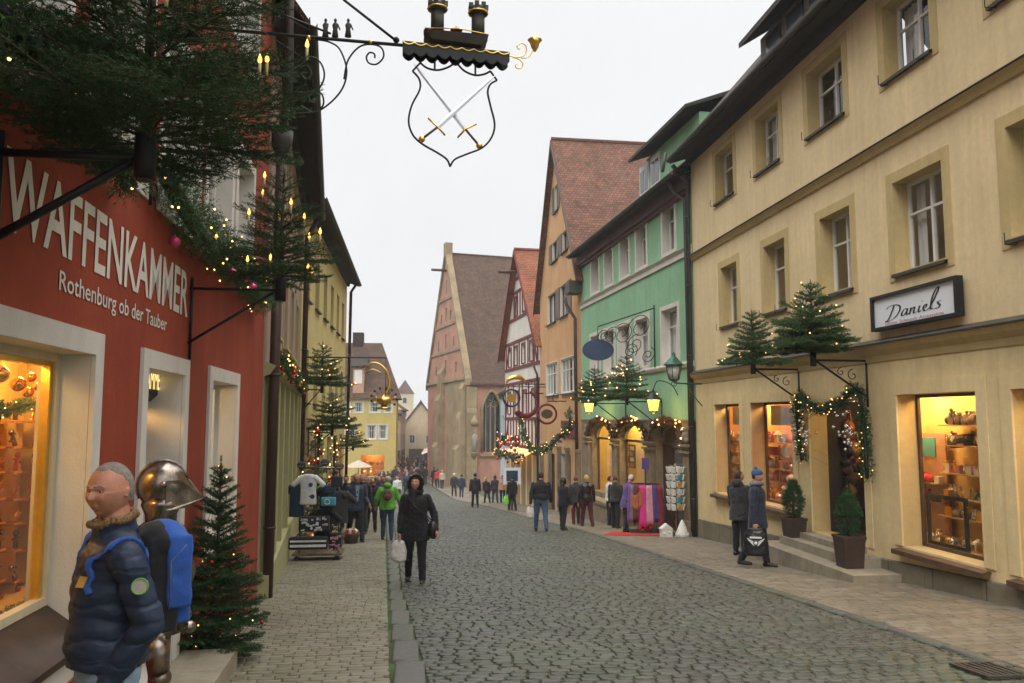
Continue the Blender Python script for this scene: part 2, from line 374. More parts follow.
for k, c in dict(hair_brown=(.035, .02, .012), hair_black=(.012, .01, .009), hair_grey=(.22, .19, .16), hair_blond=(.42, .30, .13), hair_white=(.55, .52, .47), hair_red=(.12, .045, .02)).items():
    M[k] = mat(k, c, .6, .35, 40, .7, 90, dist=.01)
M['hat_blue'] = mat('knit_blue', (.03, .085, .20), .9, .2, 20, .6, 60)
M['lips'] = mat('lips', (.36, .12, .09), .5, .1, 20, 0)
M['wine_dark'] = mat('cloth_wine', (.07, .012, .018), .85, .2, 6, .3, 90)
M['leather'] = mat('black_leather', (.02, .018, .017), .35, .3, 8, .2, 60)
M['bag_white'] = mat('plastic_bag', (.6, .58, .55), .4, .1, 8, .3, 20)
M['bag_black'] = mat('black_bag', (.015, .015, .015), .3, .1, 8, .3, 20)
M['red_carpet'] = mat('red_carpet', (.42, .025, .018), .95, .15, 6, .3, 90)
M['warm_wall'] = mat('warm_shop_wall', (.66, .46, .16), .8, .15, 1.5, .1, 30)
M['orange_wall'] = mat('orange_shop_wall', (.65, .33, .12), .8, .15, 1.5, .1, 30)
M['shelf'] = mat('shelf_board', (.4, .26, .12), .6, .2, 4, .1, 30)
M['paper'] = mat('card_paper', (.68, .66, .6), .7, .1, 6, 0)
M['awning'] = mat('awning_cloth', (.65, .62, .55), .8, .1, 3, .1, 30)
M['terracotta'] = mat('dark_planter', (.05, .03, .025), .6, .3, 4, .2, 30)
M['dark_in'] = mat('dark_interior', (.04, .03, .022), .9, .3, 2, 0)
M['wood_door'] = mat('old_door', (.13, .09, .055), .6, .3, 6, .3, 30)
M['silver'] = mat('silver_thing', (.6, .58, .55), .25, .2, 6, 0, metal=.9)
M['stone_fig'] = mat('stone_figure', (.3, .27, .22), .8, .2, 6, .3, 40)
M['leaf_brown'] = mat('bronze_leaves', (.14, .06, .02), .6, .5, 9, 0)
M['lampwarm'] = emis('ceiling_lamp', (1, .72, .35), 14, True)
# ------------------------------------------------------------------ camera, world, sun
cam_d = bpy.data.cameras.new('camera'); cam = bpy.data.objects.new('camera', cam_d); C.objects.link(cam); sc.camera = cam
cam_d.sensor_width = 36; cam_d.lens = 800*36/1024.; cam_d.clip_end = 3000; cam_d.clip_start = .05
cam.matrix_world = Matrix.Translation(CAM) @ Matrix((CR, CU, -CF)).transposed().to_4x4()
w = bpy.data.worlds.new('World'); sc.world = w; w.use_nodes = True
nt = w.node_tree; L = nt.links.new; bg = nt.nodes['Background']
sky = nt.nodes.new('ShaderNodeTexSky'); sky.sky_type = 'NISHITA'; sky.sun_disc = False
SUN_EL, SUN_ROT = R_(38), R_(200)
sky.sun_elevation = SUN_EL; sky.sun_rotation = SUN_ROT
hs = nt.nodes.new('ShaderNodeHueSaturation'); hs.inputs['Saturation'].default_value = .12; L(sky.outputs[0], hs.inputs['Color'])
mx = nd(nt, 'ShaderNodeMix', data_type='RGBA'); mx.inputs[0].default_value = .93; L(hs.outputs[0], mx.inputs[6])
tc = nt.nodes.new('ShaderNodeTexCoord'); sx = nt.nodes.new('ShaderNodeSeparateXYZ'); L(tc.outputs['Generated'], sx.inputs[0])
cr = ramp(nt, sx.outputs[2], [(0, (5.95, 5.98, 6.05, 1)), (.54, (6.3, 6.32, 6.36, 1)), (.68, (14, 13.9, 13.9, 1)), (1, (31, 30.8, 30.6, 1))])
nz = nd(nt, 'ShaderNodeTexNoise', Scale=2.2, Detail=5.0, Roughness=.55); L(tc.outputs['Generated'], nz.inputs['Vector'])
rz = ramp(nt, nz.outputs[0], [(.3, (.94, .94, .95, 1)), (.7, (1.03, 1.03, 1.03, 1))])
mm = nd(nt, 'ShaderNodeMix', data_type='RGBA', blend_type='MULTIPLY'); mm.inputs[0].default_value = 1; L(cr.outputs[0], mm.inputs[6]); L(rz.outputs[0], mm.inputs[7])
L(mm.outputs[2], mx.inputs[7]); L(mx.outputs[2], bg.inputs[0]); bg.inputs[1].default_value = .1
sun_d = bpy.data.lights.new('sun', 'SUN'); sun_d.energy = .7; sun_d.angle = R_(25); sun_d.color = (1, .96, .9)
sun = bpy.data.objects.new('sun', sun_d); C.objects.link(sun)
sdir = Vector((math.sin(SUN_ROT)*math.cos(SUN_EL), math.cos(SUN_ROT)*math.cos(SUN_EL), math.sin(SUN_EL)))
sun.rotation_euler = sdir.to_track_quat('Z', 'Y').to_euler()
sc.view_settings.view_transform = 'Standard'; sc.view_settings.look = 'None'; sc.view_settings.gamma = 1; sc.view_settings.exposure = .64
sc.view_settings.use_curve_mapping = False
sc.cycles.max_bounces = 6; sc.cycles.diffuse_bounces = 3; sc.cycles.glossy_bounces = 3; sc.cycles.transparent_max_bounces = 12; sc.cycles.volume_bounces = 0
sc.cycles.sample_clamp_indirect = 6

# ------------------------------------------------------------------ ground, paving
def lerp(a, b, t): return a+(b-a)*t
def interp(tab, y):
    if y <= tab[0][0]: return tab[0][1]
    for (a, b), (c, d) in zip(tab, tab[1:]):
        if y <= c: return lerp(b, d, (y-a)/(c-a))
    return tab[-1][1]
WL = [(-6, -1.65), (11.8, -2.19), (18, -2.83), (23.3, -3.36), (40, -3.5), (75, -7), (140, -9)]
WR = [(-6, 7.45), (20.9, 7.45), (32.4, 6.72), (41.9, 6.42), (50.8, 5.53), (70, 4.2), (84, 1.1), (140, 3.4)]
GL = [(0, .12), (6.96, -.19), (16.9, -.59), (40, -1.5), (60, -1.7), (84, -1.6), (140, -.2)]
GR = [(0, .48), (6.9, .09), (12.5, -.23), (40, -1.2), (60, -1.4), (84, -1.4), (140, 0)]
KR = [(0, 5.18), (24, 5.05), (32, 4.5), (42, 4.0), (52, 3.2), (66, 1.9), (84, .6), (140, 2.4)]
def sheet(name, m, ys, xl, xr, dz):
    b = MB(); prev = None
    for y in ys:
        cur = (b.av((xl(y), y, gz(y)+dz)), b.av((xr(y), y, gz(y)+dz)))
        if prev: b.af((prev[0], prev[1], cur[1], cur[0]))
        prev = cur
    return tag(b.build(name, m), kind='structure')
YS = [-60, -6, 0, 10, 20, 30, 40, 50, 57, 58, 59, 70, 84, 100, 140, 300, 600]
sheet('ground', M['ground'], YS, lambda y: -500, lambda y: 500, -.05)
ys2 = [y for y in YS if -6 <= y <= 140]
sheet('joint_bed', M['joint'], ys2, lambda y: interp(WL, y)-.6, lambda y: interp(WR, y)+.6, -.022)
def paving(name, m, y0, y1, xl, xr, row, ln, gap, h0=0.0, dome=.006, jit=.25, seed=1, grow=0.0, wob=.02):
    r = random.Random(seed); V = []; F = []
    y = y0; k = 0
    while y < y1:
        rw = row*(1+grow*max(0, y-10)/30.) ; l0 = ln*(1+grow*max(0, y-10)/30.)
        a, b = xl(y), xr(y); x = a - l0*(.5 if k % 2 else 0) - r.random()*l0*.2
        if l0 > (b-a)*.9: x = a; l0 = (b-a)*1.3
        while x < b:
            l = l0*(1+jit*(r.random()-.5)*2); xa, xb = max(x, a), min(x+l, b)
            if xb-xa > min(l0*.25, (b-a)*.5):
                g = gap/2; dz = h0+(r.random()-.5)*.008 if dome > .004 else h0+(r.random()-.5)*.003
                def Q(px, py, z):
                    yy = py+wob*math.sin(px*1.7+py*.21)+.6*wob*math.sin(px*4.1+py*1.3)
                    return (px, yy, gz(yy)+z)
                j = [(r.random()-.5)*gap*.9 for _ in range(8)]
                c = [(xa+g+j[0], y+g+j[1]), (xb-g+j[2], y+g+j[3]), (xb-g+j[4], y+rw-g+j[5]), (xa+g+j[6], y+rw-g+j[7])]
                cx = sum(p[0] for p in c)/4; cy = sum(p[1] for p in c)/4; n = len(V)
                tz = (r.random()-.5)*.004
                for s_, z_ in ((1.0, -.03), (.97, -dome), (.80, 0)):
                    for q, p in enumerate(c):
                        ins = min(.5, (1-s_)); 
                        V.append(Q(cx+(p[0]-cx)*s_, cy+(p[1]-cy)*s_, dz+z_+(tz if q < 2 else -tz)))
                for t in range(2):
                    for q in range(4): F.append((n+t*4+q, n+t*4+(q+1) % 4, n+t*4+4+(q+1) % 4, n+t*4+4+q))
                F.append((n+8, n+9, n+10, n+11))
            x += l
        y += rw; k += 1
    me = bpy.data.meshes.new(name); me.from_pydata(V, [], F); me.materials.append(m)
    me.polygons.foreach_set('use_smooth', [True]*len(F)); o = bpy.data.objects.new(name, me); C.objects.link(o)
    return tag(o, kind='structure')
paving('cobbled_road', M['cobble'], 3.0, 46, lambda y: interp(GR, y)+.02, lambda y: interp(KR, y)-.02, .112, .165, .014, 0, .005, .22, 3, .35, .014)
paving('cobbled_road', M['cobble'], 46.0, 130, lambda y: interp(GR, y)+.02, lambda y: interp(KR, y)-.02, .32, .34, .03, 0, .007, .3, 4, 0, .03)
paving('pavement', M['paver'], 3.0, 50, lambda y: interp(WL, y)+.0, lambda y: interp(GL, y)-.015, .105, .215, .009, .012, .002, .06, 5, .4, .008)
paving('pavement', M['paver'], 50.0, 130, lambda y: interp(WL, y)+.0, lambda y: interp(GL, y)-.015, .3, .4, .02, .012, .002, .06, 6, 0, .008)
paving('right_pavement', M['paver2'], 3.0, 50, lambda y: interp(KR, y)+.06, lambda y: interp(WR, y)+.1, .16, .24, .009, .03, .002, .15, 7, .2, .008)
paving('right_pavement', M['paver2'], 50.0, 130, lambda y: interp(KR, y)+.06, lambda y: interp(WR, y)+.1, .4, .4, .02, .03, .002, .1, 8, 0, .008)
paving('gutter_strip', M['slab'], 3.0, 60, lambda y: interp(GL, y)+.0, lambda y: interp(GR, y)-.0, .95, 1.4, .006, .002, .002, 0.0, 9, 0, 0)
paving('kerb', M['slab'], 3.0, 60, lambda y: interp(KR, y)-.07, lambda y: interp(KR, y)+.055, .9, .9, .006, .032, .004, 0.0, 10, 0, 0)

# ------------------------------------------------------------------ building helpers
def arc_hole(u0, u1, zb, zs, zt, n=12, pointed=False):
    pts = [(u0, zb), (u1, zb)]; c = (u0+u1)/2; w_ = (u1-u0)/2
    for k in range(n+1):
        t = pi*k/n
        if pointed:
            x = math.cos(t); zz = (1-abs(x)**1.7)**.8 if abs(x) < 1 else 0
            pts.append((c+w_*x, zs+(zt-zs)*zz))
        else: pts.append((c+w_*math.cos(t), zs+(zt-zs)*math.sin(t)))
    return pts
def wall(root, F, outer, holes, m, depth=.3, name='wall', reveal=None, extra=None):
    """outer polygon and hole polygons in (u,z); hole may be rect (u0,u1,z0,z1) or point list"""
    b = MB(); hs = []
    for h in holes:
        hs.append([(h[0], h[2]), (h[1], h[2]), (h[1], h[3]), (h[0], h[3])] if (len(h) == 4 and not hasattr(h[0], '__len__')) else h)
    loops = [outer]+hs; flat = [p for l in loops for p in l]
    tr = tessellate_polygon([[Vector((p[0], p[1], 0)) for p in l] for l in loops])
    idx = [b.av(F.P(p[0], p[1], 0)) for p in flat]
    for t in tr: b.af([idx[k] for k in t], False)
    b.cm = 1
    for h in hs:
        n = len(h)
        for k in range(n):
            p, q = h[k], h[(k+1) % n]
            b.poly([F.P(p[0], p[1], 0), F.P(q[0], q[1], 0), F.P(q[0], q[1], -depth), F.P(p[0], p[1], -depth)])
    b.cm = 0
    if extra: extra(b)
    return b.build(name, [m, reveal or m], root)
def shell(root, F, z0, z1, depth, m, u0=0, u1=None, name='side_wall', near=True):
    u1 = F.L if u1 is None else u1; b = MB(F)
    P = F.P
    if near: b.poly([P(u0, z0), P(u0, z0, -depth), P(u0, z1, -depth), P(u0, z1)])
    b.poly([P(u1, z0), P(u1, z0, -depth), P(u1, z1, -depth), P(u1, z1)])
    b.poly([P(u0, z0, -depth), P(u1, z0, -depth), P(u1, z1, -depth), P(u0, z1, -depth)])
    return b.build(name, m, root)
def curtain_mb(F, u0, u1, z0, z1, o, frac=.45, side='both', seed=0):
    b = MB(); r = random.Random(seed)
    def strip(a, c):
        n = max(6, int(abs(c-a)/.03)); prev = None
        for k in range(n+1):
            u = lerp(a, c, k/n); oo = o+.022*math.sin(k*1.6+seed)+.01*math.sin(k*.7)
            cur = (b.av(F.P(u, z0, oo)), b.av(F.P(u, z1, oo*.995)))
            if prev: b.af((prev[0], cur[0], cur[1], prev[1]), True)
            prev = cur
    w_ = (u1-u0)*frac
    if side in ('both', 'near'): strip(u0, u0+w_)
    if side in ('both', 'far'): strip(u1-w_, u1)
    if side == 'full': strip(u0, u1)
    return b
def window(root, F, h, depth=.22, fw=.055, mull=(1, (.62,)), cur=(.32, 'both'), m='frame_white', surround=None, sill='gutter', sillout=.1, glass='glass', seed=0, hooks=False, sh=.05):
    u0, u1, z0, z1 = h; o = -depth
    b = MB(F)
    if surround:
        sw, sm, so = surround
        s = MB(F)
        s.fbox(u0-sw, u1+sw, z1, z1+sw, 0, so); s.fbox(u0-sw, u0, z0-sw*.8, z1, 0, so); s.fbox(u1, u1+sw, z0-sw*.8, z1, 0, so); s.fbox(u0, u1, z0-sw*.8, z0, 0, so)
    b.fbox(u0, u1, z0, z0+fw*1.2, o-.05, o); b.fbox(u0, u1, z1-fw, z1, o-.05, o)
    b.fbox(u0, u0+fw, z0+fw*1.2, z1-fw, o-.05, o); b.fbox(u1-fw, u1, z0+fw*1.2, z1-fw, o-.05, o)
    nv, hz = mull
    for k in range(nv):
        c = lerp(u0, u1, (k+1)/(nv+1)); b.fbox(c-.022, c+.022, z0+fw*1.2, z1-fw, o-.045, o+.006)
    for k in hz:
        c = lerp(z0, z1, k); b.fbox(u0+fw, u1-fw, c-.018, c+.018, o-.042, o+.003)
    wd = b.build('window', M[m], root)
    if surround: s.build('surround', M[surround[1]], wd)
    g = MB(F); g.poly([F.P(u0+.02, z0+.02, o-.03), F.P(u1-.02, z0+.02, o-.03), F.P(u1-.02, z1-.02, o-.03), F.P(u0+.02, z1-.02, o-.03)])
    g.build('pane', M[glass], wd)
    if cur: curtain_mb(F, u0+.04, u1-.04, z0+.06, z1-.05, o-.13, cur[0], cur[1], seed).build('curtain', M['curtain'], wd, uv=False)
    if sill:
        s = MB(F); s.fprof(u0-.04, u1+.04, [(o, z0+.0), (sillout, z0-.035), (sillout, z0-.035-sh), (.002, z0-.03-sh), (.002, z0-.006), (o, z0-.006)]); s.build('sill', M[sill], wd)
    if hooks:
        for uu in (u0+.12, u1-.12):
            s = MB(F); s.tube([F.P(uu, z0-.03, .02), F.P(uu, z0-.12, .05), F.P(uu, z0-.12, .2), F.P(uu, z0+.03, .2)], .008, 5); s.build('flower_box_hook', M['iron'], wd)
    return wd
def pipe(root, F, pts, r=.05, m='gutter', name='drainpipe'):
    b = MB(); b.tube([F.P(*p) for p in pts], r, 8)
    for k in range(len(pts)-1):
        a, c = Vector(F.P(*pts[k])), Vector(F.P(*pts[k+1]))
        if (c-a).length > 1.5 and abs((c-a).normalized().z) > .9:
            n = int((c-a).length/1.8)
            for j in range(n):
                q = a.lerp(c, (j+.5)/n); b.cone(q-Vector((0, 0, .02)), q+Vector((0, 0, .02)), r*1.2, r*1.2, 8)
    return b.build(name, M[m], root)
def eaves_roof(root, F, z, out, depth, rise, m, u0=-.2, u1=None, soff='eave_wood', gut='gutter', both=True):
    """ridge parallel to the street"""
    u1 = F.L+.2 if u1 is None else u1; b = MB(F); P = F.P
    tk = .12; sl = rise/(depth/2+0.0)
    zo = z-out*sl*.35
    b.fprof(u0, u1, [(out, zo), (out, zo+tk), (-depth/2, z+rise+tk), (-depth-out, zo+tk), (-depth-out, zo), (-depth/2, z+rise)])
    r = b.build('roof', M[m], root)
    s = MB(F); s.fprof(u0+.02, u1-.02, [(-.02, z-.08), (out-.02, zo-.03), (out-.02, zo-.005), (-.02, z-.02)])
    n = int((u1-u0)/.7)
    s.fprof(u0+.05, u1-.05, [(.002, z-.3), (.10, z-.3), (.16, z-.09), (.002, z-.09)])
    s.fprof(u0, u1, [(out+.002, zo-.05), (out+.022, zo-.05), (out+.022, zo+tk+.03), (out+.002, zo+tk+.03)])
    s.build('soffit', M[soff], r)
    g = MB(); pts = []
    a = MB(F)
    prof = [(out+.06+.07*math.cos(t), zo+.06+.07*math.sin(t)) for t in [pi+pi*k/6 for k in range(7)]]
    prof2 = [(out+.06+.058*math.cos(t), zo+.06+.058*math.sin(t)) for t in [pi+pi*k/6 for k in range(7)]][::-1]
    a.fprof(u0, u1, prof+prof2); a.build('gutter', M[gut], r)
    return r
def gable_poly(F, u0, u1, zb, ze, za, ua=None):
    ua = (u0+u1)/2 if ua is None else ua
    return [(u0, zb), (u1, zb), (u1, ze), (ua, za), (u0, ze)]
def gable_roof(root, F, u0, u1, ze, za, length, m, over=.25, ua=None, verge=None, side_over=.35, tk=.14):
    """gable faces the street"""
    ua = (u0+u1)/2 if ua is None else ua; b = MB(F); P = F.P
    sl = (za-ze)/(ua-u0); e0 = (u0-side_over, ze-side_over*sl); sl2 = (za-ze)/(u1-ua); e1 = (u1+side_over, ze-side_over*sl2)
    pr = [e0, (ua, za), e1, (e1[0], e1[1]+tk), (ua, za+tk*1.4), (e0[0], e0[1]+tk)]
    for q in ([pr[0], pr[1], pr[4], pr[5]], [pr[1], pr[2], pr[3], pr[4]]):
        A = [b.av(P(p[0], p[1], over)) for p in q]; B = [b.av(P(p[0], p[1], -length)) for p in q]
        for k in range(4): b.af((A[k], A[(k+1) % 4], B[(k+1) % 4], B[k]), False)
        b.af(A, False); b.af(B, False)
    r = b.build('roof', M[m], root)
    if verge:
        v = MB(F)
        for (p, q) in ((e0, (ua, za)), (e1, (ua, za))):
            A = [P(p[0], p[1]-.12, over+.01), P(q[0], q[1]-.12, over+.01), P(q[0], q[1]+tk, over+.01), P(p[0], p[1]+tk, over+.01)]
            B = [P(p[0], p[1]-.12, over+.06), P(q[0], q[1]-.12, over+.06), P(q[0], q[1]+tk, over+.06), P(p[0], p[1]+tk, over+.06)]
            i = [v.av(x) for x in A]; j = [v.av(x) for x in B]
            for k in range(4): v.af((i[k], i[(k+1) % 4], j[(k+1) % 4], j[k]), False)
            v.af(i, False); v.af(j, False)
        v.build('verge_board', M[verge], r)
    # ridge tiles
    t = MB(F); t.cone(P(ua, za+tk*1.3, over), P(ua, za+tk*1.3, -length), .11, .11, 8); t.build('ridge', M[m], r)
    return r
def bay_room(root, F, u0, u1, z0, z1, d0, d1, m, open_front=True, name='shop_room'):
    b = MB(F); P = F.P
    def q(*a): b.poly([P(*x) for x in a])
    q((u0, z0, -d0), (u1, z0, -d0), (u1, z0, -d1), (u0, z0, -d1)); q((u0, z1, -d0), (u1, z1, -d0), (u1, z1, -d1), (u0, z1, -d1))
    q((u0, z0, -d0), (u0, z0, -d1), (u0, z1, -d1), (u0, z1, -d0)); q((u1, z0, -d0), (u1, z0, -d1), (u1, z1, -d1), (u1, z1, -d0))
    q((u0, z0, -d1), (u1, z0, -d1), (u1, z1, -d1), (u0, z1, -d1))
    return b.build(name, M[m], root)
def ceiling_lamp(F, u, z, o, power, col=(1, .66, .3), label='small lit ceiling lamp inside the shop', r=.1, group='ceiling lamps inside the lit shops'):
    loc = F.P(u, z, o); t = thing('ceiling_lamp', loc, label, 'lamp', group)
    b = MB(); b.cone(loc, loc-Vector((0, 0, .05)), r*.5, r, 12); b.build('lamp_shade', M['gutter'], t)
    b = MB(); b.ell(loc-Vector((0, 0, .07)), r*.6, 10, 6); b.build('light_bulb', M['lampwarm'], t)
    ld = bpy.data.lights.new('lamp_light', 'POINT'); ld.energy = power; ld.color = col; ld.shadow_soft_size = r
    lo = bpy.data.objects.new('lamp_light', ld); C.objects.link(lo); lo.parent = t; lo.location = (0, 0, -.16)
    return t
def text_mb(s, F, u0, u1, z0, z1, o, flip, ext=.004, align=None, bold=0.0):
    """fit a text into the given box on a facade"""
    cu = bpy.data.curves.new('t', 'FONT'); cu.body = s; cu.size = 1; cu.resolution_u = 3; cu.offset = bold
    ob = bpy.data.objects.new('t', cu); C.objects.link(ob)
    dg = bpy.context.evaluated_depsgraph_get(); me = bpy.data.meshes.new_from_object(ob.evaluated_get(dg))
    bpy.data.objects.remove(ob)
    xs = [v.co.x for v in me.vertices]; ys = [v.co.y for v in me.vertices]
    ax, bx_, ay, by = min(xs), max(xs), min(ys), max(ys)
    if align: ay, by = align
    b = MB()
    def T(v, oo):
        a = (v.x-ax)/(bx_-ax); c = (v.y-ay)/(by-ay)
        return F.P(lerp(u0, u1, a) if not flip else lerp(u1, u0, a), lerp(z0, z1, c), oo)
    for v in me.vertices: b.av(T(v.co, o+ext))
    for p in me.polygons: b.af(tuple(p.vertices), False)
    return b
# ================================================================== RIGHT: yellow shop house
FY = Fac((7.45, 4.0), (7.45, 20.9), 1)
def U(y): return y-4.0
yh = thing('yellow_house', FY.P(8, gz(12), 0), 'large yellow plastered house on the right with olive window bands and shop windows below', 'building')
holes = []; wins = []
for a, b_ in ((17.95, 19.1), (15.5, 16.65), (12.95, 14.25), (10.52, 11.68), (8.1, 9.25), (5.6, 6.8)):
    wins.append(((U(a), U(b_), 7.13, 8.36), 2))
for a, b_ in ((17.9, 18.9), (15.4, 16.4), (12.9, 13.95), (10.42, 11.62), (8.0, 9.15), (5.5, 6.7)):
    wins.append(((U(a), U(b_), 3.98, 5.41), 1))
holes = [w_[0] for w_ in wins]
S1 = (U(17.93), U(19.5), -.13, 2.05); S2 = (U(15.3), U(17.3), -.13, 2.05); DR = (U(12.75), U(14.6), -.42, 2.0); S3 = (U(9.95), U(11.75), -.25, 2.07); S4 = (U(7.2), U(9.3), -.25, 2.07)
VENT = (U(17.0), U(17.7), -.75, -.45)
holes += [S1, S2, DR, S3, S4]
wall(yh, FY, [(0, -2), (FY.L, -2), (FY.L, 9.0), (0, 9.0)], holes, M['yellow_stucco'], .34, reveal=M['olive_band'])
shell(yh, FY, -2, 9.0, 10, M['yellow_stucco'])
b = MB(FY)   # ground floor render coat, split round the openings
xs = [0, S4[0], S4[1], S3[0], S3[1], DR[0], DR[1], S2[0], S2[1], S1[0], S1[1], FY.L-.02]
for k in range(0, len(xs), 2): b.fbox(xs[k], xs[k+1], -1.9, 2.62, .001, .012)
for s_ in (S1, S2, S3, S4): b.fbox(s_[0], s_[1], -1.9, s_[2], .001, .012)
b.fbox(DR[0], DR[1], -1.9, DR[2], .001, .012)
for s_ in (S1, S2, S3, S4, DR): b.fbox(s_[0], s_[1], s_[3], 2.62, .001, .012)
b.build('base_render', M['yellow_base'], yh)
b = MB(FY)   # plain bands round shop openings
for s_ in (S1, S2, S3, S4, DR):
    for q in ((s_[0]-.2, s_[0], s_[2]-.0, s_[3]+.2), (s_[1], s_[1]+.2, s_[2]-.0, s_[3]+.2), (s_[0], s_[1], s_[3], s_[3]+.2)): b.fbox(q[0], q[1], q[2], q[3], .013, .03)
b.build('shop_surround', M['yellow_base'], yh)
b = MB(FY); b.fprof(0, FY.L, [(0, 2.62), (.03, 2.62), (.05, 2.72), (.12, 2.80), (.16, 2.88), (.0, 2.96)]); b.build('cornice', M['olive_band'], yh)
b = MB(FY); b.fprof(0, FY.L, [(.001, 2.965), (.18, 2.885), (.18, 2.905), (.001, 2.985)]); b.build('cornice_flashing', M['gutter'], yh)
b = MB(FY); b.fprof(0, FY.L, [(0, 6.0), (.04, 6.0), (.07, 6.06), (.12, 6.12), (0, 6.17)]); b.build('string_course', M['olive_band'], yh)
b = MB(FY); b.fprof(0, FY.L, [(.001, 6.174), (.14, 6.125), (.14, 6.14), (.001, 6.19)]); b.build('string_flashing', M['gutter'], yh)
b = MB(FY); prof = lambda y: -.93+(20.5-y)*.0495
for k in range(14):   # plinth stones, top follows the fall of the street
    a = k*1.2; c_ = min(a+1.19, FY.L)
    za, zb = prof(a+4), prof(c_+4)
    i = [b.av(FY.P(*p)) for p in ((a, -2, .013), (c_, -2, .013), (c_, -2, .06), (a, -2, .06), (a, za, .013), (c_, zb, .013), (c_, zb-.01, .06), (a, za-.01, .06))]
    for q in ((0,3,2,1),(4,5,6,7),(0,1,5,4),(1,2,6,5),(2,3,7,6),(3,0,4,7)): b.af([i[t] for t in q], False)
b.build('plinth', M['plinth'], yh)
b = MB(FY); b.fbox(VENT[0], VENT[1], VENT[2], VENT[3], .02, .04); b.build('cellar_vent', M['gutter'], yh)
for i, (h, row) in enumerate(wins):
    window(yh, FY, h, .24, .05, (1, (.64,)), (.3, 'near' if i % 2 == 0 else 'both') if row == 2 else ((.5, 'near') if i in (7, 8) else (.22, 'far')), surround=(.17, 'olive_band', .012), seed=i, hooks=(row == 2 or h[0] < 5 or h[0] > 11), sillout=.07)
for k, s_ in enumerate((S1, S2, S3, S4)):
    u0, u1, z0, z1 = s_; o = -.3
    b = MB(FY); f = .05
    b.fbox(u0, u1, z0, z0+f, o-.05, o); b.fbox(u0, u1, z1-f, z1, o-.05, o); b.fbox(u0, u0+f, z0+f, z1-f, o-.05, o); b.fbox(u1-f, u1, z0+f, z1-f, o-.05, o)
    wd = b.build('shop_window', M['brown_wood'], yh)
    g = MB(); g.poly([FY.P(u0, z0, o-.03), FY.P(u1, z0, o-.03), FY.P(u1, z1, o-.03), FY.P(u0, z1, o-.03)]); g.build('pane', M['shopglass'], wd)
    b = MB(FY); b.fprof(u0-.1, u1+.1, [(-.3, z0), (.16, z0-.05), (.16, z0-.12), (.03, z0-.12), (.03, z0-.07), (-.3, z0-.01)]); b.build('sill', M['brown_wood'], wd)
    if k < 2:
        b = MB(FY); b.fbox(u0+.06, u1-.06, z1-.5, z1-.06, o-.16, o-.13); b.build('blind', M['cream_plaster'], wd)
bay_room(yh, FY, S2[0]-.1, S1[1]+1.2, S1[2]-.02, 2.4, .36, 1.15, 'orange_wall')
bay_room(yh, FY, S3[0]-.1, S3[1]+.8, S3[2]-.02, 2.4, .36, 1.05, 'warm_wall'); bay_room(yh, FY, S4[0]-.1, S4[1]+.5, S4[2]-.02, 2.4, .36, 1.05, 'warm_wall')
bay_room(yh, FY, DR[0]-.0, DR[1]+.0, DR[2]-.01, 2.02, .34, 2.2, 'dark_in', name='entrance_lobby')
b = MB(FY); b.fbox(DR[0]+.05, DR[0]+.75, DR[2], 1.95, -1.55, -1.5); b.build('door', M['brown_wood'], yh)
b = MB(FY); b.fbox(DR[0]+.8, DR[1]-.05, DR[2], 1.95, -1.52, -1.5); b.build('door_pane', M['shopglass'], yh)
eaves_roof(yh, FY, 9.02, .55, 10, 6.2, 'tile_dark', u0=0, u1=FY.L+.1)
# long dormer
b = MB(FY); b.fbox(U(10), U(17.6), 9.9, 10.75, -2.2, -.62); b.build('dormer_wall', M['wood_door'], yh)
dm = MB(FY); dm.fprof(U(9.8), U(17.9), [(-.2, 10.65), (-.2, 10.78), (-4.5, 13.6), (-4.5, 13.4)]); dr = dm.build('dormer_roof', M['tile_dark'], yh)
for k in range(7):
    a = U(10.2)+k*1.05; b = MB(FY); b.fbox(a, a+.75, 10.0, 10.6, -.63, -.59); b.build('dormer_window', M['pane_far'], yh)
pipe(yh, FY, [(FY.L+.08, 8.7, .5), (FY.L+.06, 8.2, .1), (FY.L+.06, -1.4, .1)], .065, 'gutter')
# door steps
b = MB(); b.box(6.6, 7.43, 11.75, 15.3, -1.4, -.68); b.box(6.93, 7.43, 12.3, 14.95, -.678, -.53); 
st = tag(b.build('stone_steps', M['step']), 'pale stone steps up to the garlanded shop door of the yellow house', 'steps')
b = MB(); b.box(7.15, 7.75, 12.78, 14.58, -.60, -.425); b.build('threshold', M['step'], st)

# calligraphic sign
F = FY; su0, su1 = U(10.06), U(12.17); sz0, sz1 = 3.10, 3.66
sg = thing('shop_sign', F.P((su0+su1)/2, sz0, .05), 'white rectangular sign in a black frame with flowing black script above the shop', 'sign')
b = MB(F); b.fbox(su0, su1, sz0, sz0+.05, .03, .14); b.fbox(su0, su1, sz1-.05, sz1, .03, .14); b.fbox(su0, su0+.06, sz0+.05, sz1-.05, .03, .14); b.fbox(su1-.06, su1, sz0+.05, sz1-.05, .03, .14); b.build('frame', M['black'], sg)
b = MB(F); b.fbox(su0+.06, su1-.06, sz0+.05, sz1-.05, .04, .1); b.build('panel', M['white_sign'], sg)
def cat(pts, n=8):
    out = []; P_ = [pts[0]]+list(pts)+[pts[-1]]
    for i in range(1, len(P_)-2):
        p0, p1, p2, p3 = P_[i-1:i+3]
        for k in range(n):
            t = k/n
            out.append(tuple(.5*((2*p1[j])+(-p0[j]+p2[j])*t+(2*p0[j]-5*p1[j]+4*p2[j]-p3[j])*t*t+(-p0[j]+3*p1[j]-3*p2[j]+p3[j])*t**3) for j in range(len(p1))))
    out.append(tuple(pts[-1])); return out
